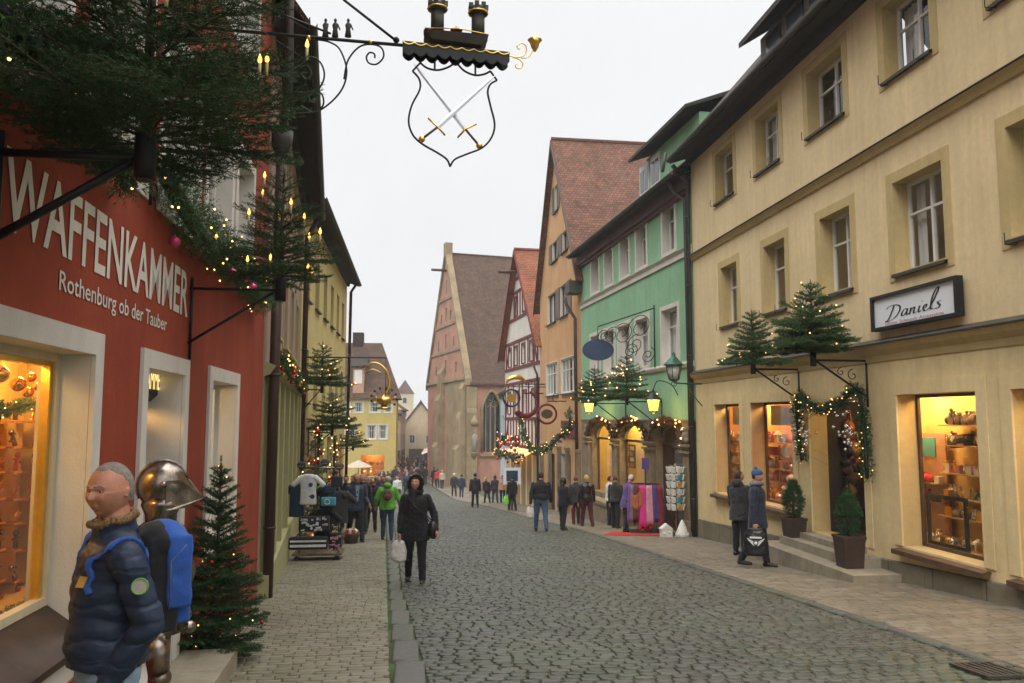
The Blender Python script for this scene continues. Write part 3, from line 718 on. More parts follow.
strokes = [[(.20, .78), (.15, .55), (.06, .22), (.0, .12), (.06, .11)], [(.02, .70), (.10, .80), (.26, .80), (.34, .66), (.30, .42), (.18, .2), (.04, .12), (-.02, .14)],
 [(.50, .50), (.44, .52), (.38, .40), (.37, .26), (.41, .24), (.47, .36), (.51, .52)], [(.51, .52), (.48, .34), (.49, .24), (.54, .3)],
 [(.58, .52), (.56, .36), (.54, .24)], [(.55, .34), (.62, .50), (.66, .50), (.64, .36), (.64, .25), (.70, .3)],
 [(.77, .52), (.74, .34), (.75, .25), (.80, .3)], [(.82, .68), (.83, .70)],
 [(.84, .36), (.90, .42), (.91, .52), (.87, .50), (.84, .38), (.86, .26), (.92, .27), (.96, .34)],
 [(.98, .36), (1.08, .70), (1.16, 1.02), (1.17, 1.14), (1.12, 1.08), (1.04, .78), (1.0, .45), (1.0, .28), (1.06, .28)],
 [(1.20, .54), (1.14, .52), (1.15, .44), (1.18, .36), (1.14, .26), (1.08, .26)]]
b = MB(F)
for s_ in strokes:
    pts = cat(s_); n = len(pts)
    for k in range(n-1):
        (x0, y0), (x1, y1) = pts[k], pts[k+1]; dx, dy = x1-x0, y1-y0; l = math.hypot(dx, dy) or 1e-6
        ang = math.atan2(dy, dx); wd_ = .006+.017*abs(math.sin(ang-.6)); nx, ny = -dy/l*wd_, dx/l*wd_; ex, ey = dx/l*.004, dy/l*.004
        q = [(x0+nx-ex, y0+ny-ey), (x1+nx+ex, y1+ny+ey), (x1-nx+ex, y1-ny+ey), (x0-nx-ex, y0-ny-ey)]
        b.poly([F.P(su1-.38-p[0]*1.12, sz0+.085+p[1]*.335, .104+k*.00002) for p in q])
b.build('script_lettering', M['ink'], sg, uv=False)
text_mb('Uhren  Schmuck', F, su1-1.17, su1-.36, sz0+.065, sz0+.115, .102, True).build('small_lettering', M['redink'], sg)
text_mb('Accessoires', F, su1-1.78, su1-1.22, sz0+.065, sz0+.115, .102, True).build('small_lettering', M['redink'], sg)

# ================================================================== green house
FG = Fac((7.45, 20.95), (6.72, 32.5), 1)
gh = thing('green_house', FG.P(5, gz(26), 0), 'mint green plastered house with white window surrounds over a sandstone arcade', 'building')
def c3(x, y): return 560+x/4.553, 190+y/4.553
def c5(x, y): return 570+x/5.25, 290+y/5.25
top = [(462, 80, 532, 295), (343, 160, 400, 350), (270, 210, 320, 395), (200, 260, 245, 430), (140, 292, 182, 462)]
gw = []
zt = [FG.px(*c3(a[2], a[1]-34)) for a in top]
for a in top:
    l, _ = FG.px(*c3(a[2], a[3])); r, _ = FG.px(*c3(a[0], a[1])); gw.append((l+.10, r-.10, 6.62, 8.05))
bot = [(477, 577), (340, 420), (250, 322), (175, 238), (105, 160)]
for a in bot:
    l, _ = FG.px(*c5(a[1], 200)); r, _ = FG.px(*c5(a[0], 200)); gw.append((l+.12, r-.12, 3.36, 4.92))
def cA(x, y): return 560+x/4.139, 380+y/4.139
arcs = []
for x0, x1 in ((135, 226), (248, 362), (398, 520)):
    r, _ = FG.px(*cA(x0, 250)); l, _ = FG.px(*cA(x1, 250)); arcs.append((l, r))
zsp, ztp = .95, 1.5
hs_ = [arc_hole(l, r, gz(28)-.0 if i < 2 else -1.6, zsp, zsp+.57) for i, (l, r) in enumerate(arcs)]
for i, h in enumerate(hs_):
    zb = -1.05 if i < 2 else -1.58
    h[0] = (h[0][0], zb); h[1] = (h[1][0], zb)
EZ = 8.55
wall(gh, FG, [(0, 1.6), (FG.L, 1.6), (FG.L, EZ), (0, EZ)], gw, M['green_stucco'], .45, reveal=M['surround_white'])
shell(gh, FG, -3, EZ, 9, M['green_stucco'])
zst = 1.62
b = MB(FG)  # stone arcade facing: wall skin proud of the green one
sk = [(0, -2.6), (FG.L, -2.6), (FG.L, zst), (0, zst)]
loops = [sk]+hs_; flat = [p for l in loops for p in l]
ii = [b.av(FG.P(p[0], p[1], .02)) for p in flat]
for t in tessellate_polygon([[Vector((p[0], p[1], 0)) for p in l] for l in loops]): b.af([ii[k] for k in t], False)
for h in hs_:
    for k in range(len(h)):
        p, q = h[k], h[(k+1) % len(h)]; b.poly([FG.P(p[0], p[1], .02), FG.P(q[0], q[1], .02), FG.P(q[0], q[1], -.27), FG.P(p[0], p[1], -.27)])
b.fbox(0, FG.L, zst, zst+.05, .001, .05)
b.build('stone_arcade', M['stone'], gh)
for i, (l, r) in enumerate(arcs):      # moulded archivolts
    b = MB(); c_ = (l+r)/2; w_ = (r-l)/2
    for off, rr, oo in ((.07, .05, .05), (.17, .04, .07), (-.02, .05, -.15)):
        b.tube([FG.P(c_+(w_+off)*math.cos(pi*k/16), zsp+(.57+off*.6)*math.sin(pi*k/16), oo) for k in range(17)], rr, 8)
    b.build('archivolt', M['stone'], gh)
cols = [(0.12, arcs[2][0]-.02), (arcs[2][1]+.02, arcs[1][0]-.02), (arcs[1][1]+.02, arcs[0][0]-.02), (arcs[0][1]+.02, min(FG.L, arcs[0][1]+.75))]
for a, c_ in cols:
    b = MB(FG); zb = gz(21+(a+c_)/2)-.05
    b.fbox(a+.05, c_-.05, zb, zb+.5, .02, .22); b.fbox(a+.1, c_-.1, zb+.5, .68, .02, .15)
    for k, (z_, e) in enumerate(((.68, .0), (.75, .06), (.86, .03), (.93, .09))): b.fbox(a+.06-e, c_-.06+e, z_, z_+.068, .02, .16+e)
    b.build('pilaster', M['stone'], gh)
    b = MB(FG); m_ = (a+c_)/2  # carved console above the capital
    if a < 1 or c_ > 10:
        b.ell(FG.P(m_, 1.2, .12), (.12, .14, .2), 10, 8); b.ell(FG.P(m_, 1.38, .14), (.08, .1, .09), 10, 8); b.ell(FG.P(m_+.1, 1.1, .14), .08, 8, 6); b.ell(FG.P(m_-.1, 1.1, .14), .08, 8, 6)
        b.build('carved_console', M['stone'], gh)
b = MB(FG); b.fprof(0, FG.L, [(0, 3.12), (.05, 3.12), (.09, 3.2), (.09, 3.24), (0, 3.28)]); b.build('sill_band', M['surround_white'], gh)
b = MB(FG); b.fprof(0, FG.L, [(0, 6.22), (.05, 6.22), (.05, 6.36), (.12, 6.44), (.0, 6.5)]); b.build('string_course', M['surround_white'], gh)
b = MB(FG); b.fbox(0, FG.L, EZ-.5, EZ-.12, .001, .18); b.fbox(0, FG.L, EZ-.62, EZ-.5, .001, .1); b.build('eave_board', M['maroon_wood'], gh)
for i, h in enumerate(gw): window(gh, FG, h, .2, .05, (1, (.68,)), (.42, 'both'), surround=(.13, 'surround_white', .03), sill=None, seed=40+i)
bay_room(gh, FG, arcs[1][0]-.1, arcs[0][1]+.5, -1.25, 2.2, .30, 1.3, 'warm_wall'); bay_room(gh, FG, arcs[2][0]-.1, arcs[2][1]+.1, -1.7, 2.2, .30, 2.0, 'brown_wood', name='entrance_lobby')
for i, (l, r) in enumerate(arcs):
    b = MB(FG); z0 = -1.05 if i < 2 else -1.58
    for q in ((l, l+.06, z0, .9), (r-.06, r, z0, .9), (l, r, .9, .98)): b.fbox(q[0], q[1], q[2], q[3], -.27, -.21)
    if i == 2: b.fbox(l+.75, l+.85, z0, .9, -.27, -.21)
    wd = b.build('shop_window' if i < 2 else 'door', M['brown_wood'], gh)
    g = MB(); hh = hs_[i]; g.poly([FG.P(p[0], p[1], -.24) for p in hh]); g.build('pane', M['shopglass'], wd)
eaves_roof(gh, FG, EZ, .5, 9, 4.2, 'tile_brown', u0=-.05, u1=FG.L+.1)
# dormer of the green house
uT, DZ = FG.px(628, 163, .15); DZ = min(DZ, 10.5); w4 = [FG.px(x_, 170, -.33)[0] for x_ in (640, 649, 651, 660)]
b = MB(FG); b.fbox(.1, uT-.45, 8.9, DZ, -3.5, -.35); b.build('dormer_wall', M['green_stucco'], gh)
for a, a9 in ((w4[3], w4[2]), (w4[1], w4[0])):
    wd_ = MB(FG); ww_ = a9-a; wd_.fbox(a, a9, 9.2, DZ-.12, -.345, -.31); w0 = wd_.build('dormer_window', M['frame_white'], gh)
    for k in range(2):
        b = MB(FG); b.fbox(a+ww_*(.08+k*.46), a+ww_*(.46+k*.46), 9.28, DZ-.3, -.309, -.30); b.build('pane', M['pane_far'], w0)
dm = MB(FG); dm.fprof(-.1, uT, [(.15, DZ), (.15, DZ+.10), (-3.6, DZ+1.5), (-3.6, DZ+1.35)]); dm.build('dormer_roof', M['eave_wood'], gh)
pipe(gh, FG, [(.55, EZ-.1, .5), (.5, EZ-.5, .3), (.12, EZ-.8, .14), (.12, -1.3, .1)], .05, 'gutter')
pipe(gh, FG, [(.9, EZ+.8, .35), (.8, EZ+.2, .5)], .045, 'gutter')
# balustrade / cellar head in front of arch 1-2
b = MB(FG); b.fbox(arcs[1][0]+.9, arcs[0][1]+.6, -2.6, -1.32, .2, .55); b.fbox(arcs[1][0]+.85, arcs[0][1]+.65, -1.32, -1.2, .15, .6)
bl = tag(b.build('stone_parapet', M['stone']), 'low sandstone parapet under the first lit arches of the green house', 'parapet')
b = MB(FG); b.fbox(arcs[1][0]+1.6, arcs[1][0]+2.3, -1.8, -1.45, .552, .57); b.build('cellar_grille', M['black'], bl)

# ================================================================== orange gable house
FO = Fac((6.72, 32.55), (6.42, 41.85), 1)
oh = thing('orange_gable_house', FO.P(4, gz(36), 0), 'tall orange plastered gable house with a steep tiled roof beyond the green house', 'building')
def q2(x, y): return 500+x/3.414, 140+y/3.414
def qf(x, y): return 530+x/6.83, 250+y/6.83
def qg(x, y): return 530+x/9.757, 350+y/9.757
def H(F, f, x0, y0, x1, y1, z=None):
    u0, za = F.px(*f(x0, y0)); u1, zb = F.px(*f(x1, y1)); h = [min(u0, u1), max(u0, u1), min(za, zb), max(za, zb)]
    if z: h[2], h[3] = z
    return tuple(h)
ue = FO.px(*q2(255, 455)); ua = FO.px(*q2(183, 25)); ul = FO.px(*q2(140, 560))
oz = 8.0; uapex = FO.L*.52; zap = ua[1]
ow = [H(FO, qf, 120, 330, 178, 500, (6.4, 7.85)), H(FO, qf, 205, 260, 258, 450, (6.4, 7.85)),
      H(FO, q2, 178, 380, 197, 430, (9.35, 10.3)), H(FO, q2, 212, 330, 232, 385, (9.35, 10.3)), H(FO, q2, 186, 185, 199, 270, (11.7, 13.0)),
      H(FO, qg, 165, 160, 275, 440, (2.85, 4.4)), H(FO, qg, 308, 100, 448, 430, (2.85, 4.4))]
od = [H(FO, lambda x, y: (x, y), 547, 450, 555, 500, (gz(40)-.0, -.0)), H(FO, lambda x, y: (x, y), 561, 450, 571, 500, (-1.4, .1))]
wall(oh, FO, gable_poly(FO, 0, FO.L, -4, oz, zap, uapex), ow+od, M['orange_stucco'], .25, reveal=M['surround_white'])
shell(oh, FO, -4, oz, 14, M['orange_stucco'])
gable_roof(oh, FO, 0, FO.L, oz, zap, 14, 'tile_red', .25, uapex, 'brown_wood', .45)
for i, h in enumerate(ow):
    if i < 5: 
        wd_ = window(oh, FO, h, .12, .05, (1, ()), (.3, 'both') if i < 2 else None, m='brown_wood', sill='gutter', seed=60+i, hooks=True)
        if i > 0:
            b = MB(FO); w2 = (h[1]-h[0])*.5; b.fbox(h[1]+.02, h[1]+w2, h[2], h[3], .01, .045); b.build('shutter', M['wood_door'], wd_); b = MB(FO); b.fbox(h[0]-w2, h[0]-.02, h[2], h[3], .01, .045); b.build('shutter', M['wood_door'], wd_)
    else: window(oh, FO, h, .03, .06, (3, (.66,)), (.3, 'both'), sill='gutter', seed=70+i, surround=(.05, 'surround_white', .04))
for h in od:
    b = MB(FO); b.fbox(h[0], h[1], h[2], h[3], -.4, -.3); b.build('door', M['brown_wood'], oh)
b = MB(FO); bb = H(FO, lambda x, y: (x, y), 562, 418, 577, 431, (.85, 1.6)); b.fbox(bb[0], bb[1], bb[2], bb[3], .01, .06); b.build('transom_panel', M['redtimber'], oh)
for uu in (.2, 2.3, 4.1, 6.3, 8.4): b = MB(FO); b.fbox(uu, uu+.28, -3.4, .3, .005, .16); b.fbox(uu-.04, uu+.32, .3, .42, .005, .2); b.build('stone_pilaster', M['stone'], oh)
b = MB(FO); b.fbox(-.3, .55, 6.9, 7.4, .0, .55); b.build('gutter_corner', M['gutter'], oh)
pipe(oh, FO, [(1.0, 6.9, .5), (.9, 6.5, .4), (.45, 5.9, .15), (.45, gz(33), .1)], .07, 'brown_pipe')

# ================================================================== half-timbered house
FT = Fac((6.42, 41.9), (5.53, 50.8), 1)
th = thing('half_timbered_house', FT.P(4, gz(46), 0), 'white and oxblood half-timbered gable house with a bright tiled roof', 'building')
def qc(x, y): return 400+x/4.27, 230+y/4.27
tz = 6.0; ap = FT.px(517, 255)
tap = ap[1]; uap = FT.L*.53
tw = []
for z0, z1, us in ((10.2, 11.2, (.53,)), (7.9, 9.0, (.40, .63)), (4.9, 6.0, (.2, .42, .64, .83)), (2.0, 3.3, (.15, .38, .62, .85))):
    for u_ in us: tw.append((FT.L*u_-.38, FT.L*u_+.38, z0, z1))
wall(th, FT, gable_poly(FT, 0, FT.L, -.2, tz, tap, uap), tw, M['white_plaster'], .2)
shell(th, FT, -4, tz, 11, M['white_plaster'])
b = MB(FT)   # timber frame, proud of the plaster
def gw_at(z): return (0, FT.L) if z <= tz else (uap*(z-tz)/(tap-tz), FT.L-(FT.L-uap)*(z-tz)/(tap-tz))
for z in (.0, 1.6, 3.7, 4.6, 6.2, 7.6, 9.2, 10.0, 11.4, 12.8):
    if z > tap-.8: continue
    a, c_ = gw_at(z+.18); b.fbox(a+.05, c_-.05, z, z+.18, .002, .05)
z_levels = [.18, 1.78, 3.88, 4.78, 6.38, 7.78, 9.38, 10.18, 11.58]
for z0, z1 in zip((.18, 1.78, 4.78, 7.78, 10.18), (1.6, 3.7, 6.2, 9.2, 11.4)):
    a, c_ = gw_at(z1+.1); n = max(3, int((c_-a)/.75))
    for k in range(n+1):
        u_ = lerp(a+.1, c_-.28, k/n)
        if any(h[0]-.16 < u_ < h[1]+.0 and h[2] < (z0+z1)/2 < h[3] for h in tw): continue
        b.fbox(u_, u_+.15, z0, z1, .003, .045)
    for sgn, ub in ((1, a+.3), (-1, c_-.3)) if z1 < 10 else ():
        p0, p1 = (ub, z0), (ub+sgn*.8, z1)
        q = [(p0[0]-.08, p0[1]), (p0[0]+.08, p0[1]), (p1[0]+.08, p1[1]), (p1[0]-.08, p1[1])]
        A = [b.av(FT.P(x, z, .004)) for x, z in q]; B = [b.av(FT.P(x, z, .052)) for x, z in q]
        for k in range(4): b.af((A[k], A[(k+1) % 4], B[(k+1) % 4], B[k]), False)
        b.af(B, False)
b.build('timber_frame', M['redtimber'], th)
for i, h in enumerate(tw): window(th, FT, h, .05, .05, (1, (.6,)), (.3, 'both'), seed=80+i, surround=(.07, 'redtimber', .055), sill=None)
gable_roof(th, FT, 0, FT.L, tz, tap, 11, 'tile_bright', .35, uap, 'redtimber', .5)
b = MB(FT); b.cone(FT.P(uap, tap-1.2, .2), FT.P(uap, tap-1.2, 1.3), .12, .1, 6); b.build('hoist_beam', M['brown_wood'], th)
b = MB(FT); b.poly([FT.P(0, -4, -1.2), FT.P(FT.L, -4, -1.2), FT.P(FT.L, -.2, -1.2), FT.P(0, -.2, -1.2)]); b.build('shop_front', M['brown_wood'], th)
for k in range(7):
    u_ = .2+k*(FT.L-.65)/6; b = MB(FT); b.fbox(u_, u_+.28, -4, -.2, -.28, .02); b.build('shop_post', M['cream_plaster'], th)
pipe(th, FT, [(.2, 4.6, .35), (.15, 4.0, .12), (.15, gz(42), .1)], .06, 'brown_pipe')
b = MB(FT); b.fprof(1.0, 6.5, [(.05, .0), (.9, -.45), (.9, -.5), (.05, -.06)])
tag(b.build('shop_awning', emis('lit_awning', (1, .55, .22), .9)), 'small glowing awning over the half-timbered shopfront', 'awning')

# light blue narrow house
FB = Fac((5.5, 50.9), (5.47, 53.1), 1)
bh = thing('pale_blue_house', FB.P(2, gz(53), 0), 'narrow pale blue house front between the half-timbered house and the church', 'building')
bw = [(.3, .9, .6, 1.9), (1.2, 1.8, .6, 1.9)]
wall(bh, FB, [(0, -5), (FB.L, -5), (FB.L, 3.3), (0, 3.3)], bw, M['blue_plaster'], .2); shell(bh, FB, -5, 3.3, 1.2, M['blue_plaster'])
for i, h in enumerate(bw): window(bh, FB, h, .1, .05, (1, (.6,)), None, seed=i)
eaves_roof(bh, FB, 3.3, .1, 1.2, .8, 'tile_brown', u0=0, u1=FB.L)

# ================================================================== church
pc = (4.2, 70.0); pd = (1.05, 84.0)
FC = Fac(pc, pd, 1)
ch = thing('church', FC.P(7, gz(75), 0), 'red plastered gothic church with sandstone corner buttresses and a steep brown roof', 'church')
cz = 5.2; ax_ = FC.px(447, 255); cap_z = ax_[1]; cua = FC.L*.5
slits = []
for q_, us in ((.74, (.5,)), (.52, (.38, .5, .62)), (.31, (.3, .5, .7)), (.11, (.24, .5, .76))):
    z = cz+q_*(cap_z-cz)
    for u_ in us: slits.append((FC.L*u_-.22, FC.L*u_+.22, z-.6, z+.75 if u_ == .5 else z+.3))
wall(ch, FC, gable_poly(FC, 0, FC.L, -7, cz, cap_z, cua), slits, M['church_stucco'], .4, reveal=M['church_stone'])
for h in slits:
    b = MB(FC); b.fbox(h[0], h[1], h[2], h[3], -.4, -.38); b.build('slit_window', M['pane_far'], ch)
# side wall with traceried window, running back from the near corner
nrm = FC.n
FS = Fac(pc, (pc[0]-nrm.x*16, pc[1]-nrm.y*16), -1)
if FS.n.dot(FC.d) > 0: FS.n = -FS.n
def xy(x, y): return (x, y)
gwin = arc_hole(FS.px(482, 400)[0], FS.px(501, 400)[0], FS.px(492, 452)[1], FS.px(492, 408)[1], FS.px(492, 391)[1], 14, True)
wall(ch, FS, [(0, -7), (FS.L, -7), (FS.L, cz-.2), (0, cz-.2)], [gwin], M['church_stucco'], .5, reveal=M['church_stone'], name='side_wall')
shell(ch, FC, -7, cz-.2, 16, M['church_stucco'], near=False)
g = MB(); g.poly([FS.P(p[0], p[1], -.45) for p in gwin]); tw_ = g.build('traceried_window', M['pane_far'], ch)
b = MB(FS); u0, u1 = gwin[0][0], gwin[1][0]; zb = gwin[0][1]; zs = FS.px(492, 408)[1]; zt_ = FS.px(492, 391)[1]
for k in (1, 2, 3): 
    c_ = lerp(u0, u1, k/4); b.fbox(c_-.05, c_+.05, zb, zs+.5, -.45, -.3)
for c_, z_, r_ in ((lerp(u0, u1, .3), zs+.35, .28), (lerp(u0, u1, .7), zs+.35, .28), (lerp(u0, u1, .5), zs+.95, .3)):
    b.tube([FS.P(c_+r_*math.cos(t*pi/6), z_+r_*math.sin(t*pi/6), -.36) for t in range(13)], .05, 5)
b.tube([FS.P(p[0], p[1], .03) for p in gwin[1:]+[gwin[0]]], .14, 6); b.fbox(u0-.2, u1+.2, zb-.35, zb-.1, 0, .25)
b.build('tracery', M['church_stone'], tw_)
b = MB(FC)   # gable cornices, corner and mid buttresses
for z in [cz-.1]+[cz+q_*(cap_z-cz) for q_ in (.22, .43, .64)]:
    t = (z-cz)/(cap_z-cz) if z > cz else 0; a, c_ = cua*t, FC.L-(FC.L-cua)*t; b.fbox(a, c_, z, z+.22, .002, .22 if z < 6 else .1)
b.build('stone_course', M['church_stone'], ch)
b = MB(FC); b.fbox(.0, 6.4, -7, cz-.12, .003, .06); b.build('ashlar_facing', M['church_stone'], ch)
for ua_, w_, zt2 in ((0, 1.3, 4.9), (FC.px(444.5, 430)[0], 1.5, 6.6)):
    b = MB(FC); b.fprof(ua_, ua_+w_, [(.002, -7), (.9, -7), (.9, -1), (.62, -.6), (.62, zt2-3.2), (.4, zt2-2.6), (.4, zt2-.6), (.06, zt2), (.002, zt2)]); b.build('buttress', M['church_stone'], ch)
b = MB(FS); b.fprof(-.02, .9, [(.002, -7), (.4, -7), (.4, 2.2), (.25, 2.6), (.25, 4.3), (.002, 4.9)]); b.build('buttress', M['church_stone'], ch)
b = MB(FS); b.fprof(0, 16, [(.002, cz-.6), (.2, cz-.4), (.25, cz-.25), (.002, cz-.25)]); b.build('eave_cornice', M['church_stone'], ch)
r = gable_roof(ch, FC, 0, FC.L, cz, cap_z, 16, 'tile_brown', -.25, cua, None, .35, .16)
b = MB(FC)   # stone coping of the gable
for p, q in (((-.3, cz-.5), (cua, cap_z+.3)), ((FC.L+.3, cz-.5), (cua, cap_z+.3))):
    A = [FC.P(p[0], p[1]-.1, -.42), FC.P(q[0], q[1]-.2, -.42), FC.P(q[0], q[1]+.45, -.42), FC.P(p[0], p[1]+.5, -.42)]
    B = [x+FC.n*.6 for x in A]; i = [b.av(x) for x in A]; j = [b.av(x) for x in B]
    for k in range(4): b.af((i[k], i[(k+1) % 4], j[(k+1) % 4], j[k]), False)
    b.af(i, False); b.af(j, False)
b.fbox(cua-.4, cua+.4, cap_z-.2, cap_z+1.2, -.5, .2); b.build('gable_coping', M['church_stone'], ch)
b = MB(FC); b.cone(FC.P(cua, cap_z-1.5, 0), FC.P(cua, cap_z-1.5, 1.5), .14, .12, 6); b.build('hoist_beam', M['brown_wood'], ch)
# statue on the side wall
sp = FS.P(FS.px(473, 430)[0], FS.px(473, 452)[1], .3)
stt = thing('saint_statue', sp, 'weathered stone saint on a bracket under a canopy on the red church wall', 'statue')
b = MB(); b.M = Matrix.Translation(sp); b.loft([(0, 0, 0, .28, .25), (0, 0, .9, .25, .22), (0, 0, 1.4, .3, .2), (0, 0, 1.6, .12, .1)], 12); b.ell((0, 0, 1.78), (.14, .14, .18), 10, 8); b.cap((.25, 0, 1.4), (.3, -.1, .95), .08, .06, 8); b.cap((-.25, 0, 1.4), (-.1, -.2, 1.05), .08, .06, 8)
b.build('figure', M['stone_fig'], stt)
b = MB(); b.M = Matrix.Translation(sp); b.lathe([(.05, -.8), (.35, -.1), (.38, 0)], n=10); b.build('bracket', M['church_stone'], stt)
b = MB(); b.M = Matrix.Translation(sp+Vector((0, 0, 2.3))); b.lathe([(.3, 0), (.42, .1), (.4, .4), (.2, .6), (.03, 1.1)], n=8); b.build('canopy', M['church_stone'], stt)
# ================================================================== LEFT: red weapon shop
FR = Fac((-1.84+.031*2, -2.0), (-1.84-.031*11.75, 11.75), -1)
def UR(y): return (y+2.0)*math.hypot(1, .031)
rh = thing('red_house', FR.P(9, gz(7), 0), 'brick red plastered shop house on the left with big cream lettering and white window surrounds', 'building')
SW = (UR(.9), UR(5.18), .60, 2.09); RD = (UR(6.28), UR(7.36), -.40, 2.08); RW = (UR(8.46), UR(9.78), .45, 2.09)
rw = []
for a, b_ in ((2.0, 3.0), (3.5, 4.5), (5.0, 6.0), (6.5, 7.6), (8.02, 9.15), (9.5, 10.5)):
    rw.append((UR(a), UR(b_), 3.42, 4.85)); rw.append((UR(a), UR(b_), 6.1, 7.4))
wall(rh, FR, [(0, -1.6), (FR.L, -1.6), (FR.L, 10), (0, 10)], [(SW[0], SW[1], .36, SW[3]), RD, RW]+rw, M['red_stucco'], .3, reveal=M['surround_white'])
shell(rh, FR, -1.6, 10, 8, M['red_stucco'])
for i, h in enumerate(rw): window(rh, FR, h, .16, .06, (1, (.7,)), (.95, 'full'), surround=(.12, 'surround_white', .02), sill=None, seed=100+i)
def band(F, h, w_, o0, o1, bottom=False):
    b = MB(F)
    b.fbox(h[0]-w_, h[0], h[2], h[3]+w_, o0, o1); b.fbox(h[1], h[1]+w_, h[2], h[3]+w_, o0, o1); b.fbox(h[0], h[1], h[3], h[3]+w_, o0, o1)
    if bottom: b.fbox(h[0]-w_, h[1]+w_, h[2]-w_, h[2], o0, o1)
    return b
band(FR, (SW[0], SW[1], -.5, SW[3]), .14, .002, .03).build('window_surround', M['surround_white'], rh)
band(FR, RD, .14, .002, .03).build('door_surround', M['surround_white'], rh)
band(FR, RW, .14, .002, .03, True).build('window_surround', M['surround_white'], rh)
o = -.17; u0, u1, z0, z1 = SW
b = MB(FR); f = .05
b.fbox(u0, u1, z0, z0+f, o-.06, o); b.fbox(u0, u1, z1-f, z1, o-.06, o); b.fbox(u0, u0+f, z0+f, z1-f, o-.06, o); b.fbox(u1-f, u1, z0+f, z1-f, o-.06, o)
wd = b.build('shop_window', M['cream_plaster'], rh)
b = MB(FR); b.fbox(u1-.10, u1-f, z0+f, z1-f, o-.07, o-.02); b.fbox(u0, u1-.1, z1-f-.03, z1-f, o-.07, o-.02); b.build('brass_frame', M['gold'], wd)
g = MB(); g.poly([FR.P(u0, z0, o-.04), FR.P(u1-.02, z0, o-.04), FR.P(u1-.02, z1, o-.04), FR.P(u0, z1, o-.04)]); g.build('pane', M['shopglass'], wd)
b = MB(FR); b.fprof(u0-.1, u1+.02, [(-.18, z0+.0), (.09, z0-.2), (.09, z0-.24), (-.18, z0-.04)]); b.build('sheet_metal_sill', M['copper'], wd)
b = MB(FR); b.fbox(u0-.1, u1+.14, -1.4, z0-.25, .003, .05); b.build('stall_riser', M['surround_white'], wd)
b = MB(FR); b.fbox(u0-.1, UR(5.9), -1.4, .08, .052, .06); b.build('red_base', M['red_stucco'], rh)
bay_room(rh, FR, u0-.1, u1+.92, z0-.05, z1+.3, .31, .80, 'warm_wall')
# door passage, old door leaf
bay_room(rh, FR, RD[0], RD[1], RD[2], RD[3], .3, 1.5, 'cream_plaster', name='entrance_passage')
b = MB(FR); b.fbox(RD[0]+.02, FR.px(159, 450, -.6)[0], RD[2]+.01, RD[3]-.3, -.66, -.6); b.build('door', M['black'], rh)
b = MB(FR); b.fbox(RD[0]-.5, RD[0]-.16, gz(5.9)+.05, .0, .06, .09); b.build('wood_panel', M['wood_door'], rh)
window(rh, FR, RW, .22, .05, (0, ()), None, sill=None, glass='shopglass')
bay_room(rh, FR, RW[0]-.05, RW[1]+.05, RW[2]-.02, RW[3]+.1, .33, 1.3, 'cream_plaster')
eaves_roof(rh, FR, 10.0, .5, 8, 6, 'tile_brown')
tl = [text_mb('WAFFENKAMMER', FR, UR(3.96), UR(7.42), 2.60, 3.0, .002, False, bold=.014), text_mb('Rothenburg ob der Tauber', FR, UR(4.64), UR(6.78), 2.375, 2.52, .002, False, bold=.006)]
tl[0].build('shop_name_lettering', M['lettering'], rh); tl[1].build('town_lettering', M['lettering'], rh)
# doorway drum sign with lit letters
dsg = thing('doorway_sign', FR.P(UR(6.8), 1.72, -.5), 'small black hanging sign with lit gold letters inside the doorway of the red shop', 'sign')
b = MB(FR)
ua_, za_ = FR.px(128, 372, -.2); ub_, zb_ = FR.px(163, 402, -.2)
pr = [(-.2, 2.03), (-.2, zb_+.06), (-.26, zb_), (-.5, zb_-.03), (-.55, 2.03)]
b.fprof(RD[0]+.02, ub_, pr); b.build('sign_box', M['black'], dsg)
text_mb('WAFFENKAMMER', FR, RD[0]+.05, ub_-.05, zb_+.10, zb_+.27, -.196, False).build('lettering', M['goldletter'], dsg)
b = MB(); ys_ = UR(6.0)
b.M = None
fb = MB(FR); fb.fbox(RD[0]-.2, RD[1]+.25, gz(6.5)-.2, gz(6.8)+.13, .03, .5); 
tag(fb.build('stone_step', M['step']), 'worn stone doorstep of the red shop beside the Christmas tree', 'step')

# greenish house with mauve upper floor
FM = Fac((-2.19, 11.8), (-3.36, 23.3), -1)
mh = thing('mauve_house', FM.P(5, gz(17), 0), 'house with mauve upper storeys over a pale green shop front of narrow pilasters', 'building')
mw = []
for a in (1.4, 3.9, 6.4, 8.9): mw.append((a, a+1.1, 3.1, 4.6)); mw.append((a, a+1.1, 5.6, 7.0))
gwn = [(.9, 1.7, -.2, 1.75), (2.2, 3.1, -.2, 1.75), (3.8, 4.9, -.2, 1.75), (5.6, 6.7, gz(18)+.1, 1.75), (7.4, 8.6, -.3, 1.75), (9.3, 10.6, -.3, 1.75)]
MZ = 7.75
wall(mh, FM, [(0, 2.4), (FM.L, 2.4), (FM.L, MZ), (0, MZ)], mw, M['mauve_stucco'], .25)
wall(mh, FM, [(0, -3), (FM.L, -3), (FM.L, 2.4), (0, 2.4)], gwn, M['green_beige'], .35, name='shop_front')
shell(mh, FM, -3, MZ, 8, M['mauve_stucco'])
b = MB(FM); b.fprof(0, FM.L, [(0, 2.3), (.08, 2.34), (.16, 2.46), (0, 2.52)]); b.build('cornice', M['green_beige'], mh)
for a in (.3, 1.85, 3.3, 5.1, 6.9, 8.8, 10.8): b = MB(FM); b.fbox(a, a+.3, -.5, 2.3, .002, .1); b.build('pilaster', M['green_beige'], mh)
b = MB(FM); b.fbox(0, FM.L, -3, -.5, .002, .14); b.build('plinth', M['green_beige'], mh)
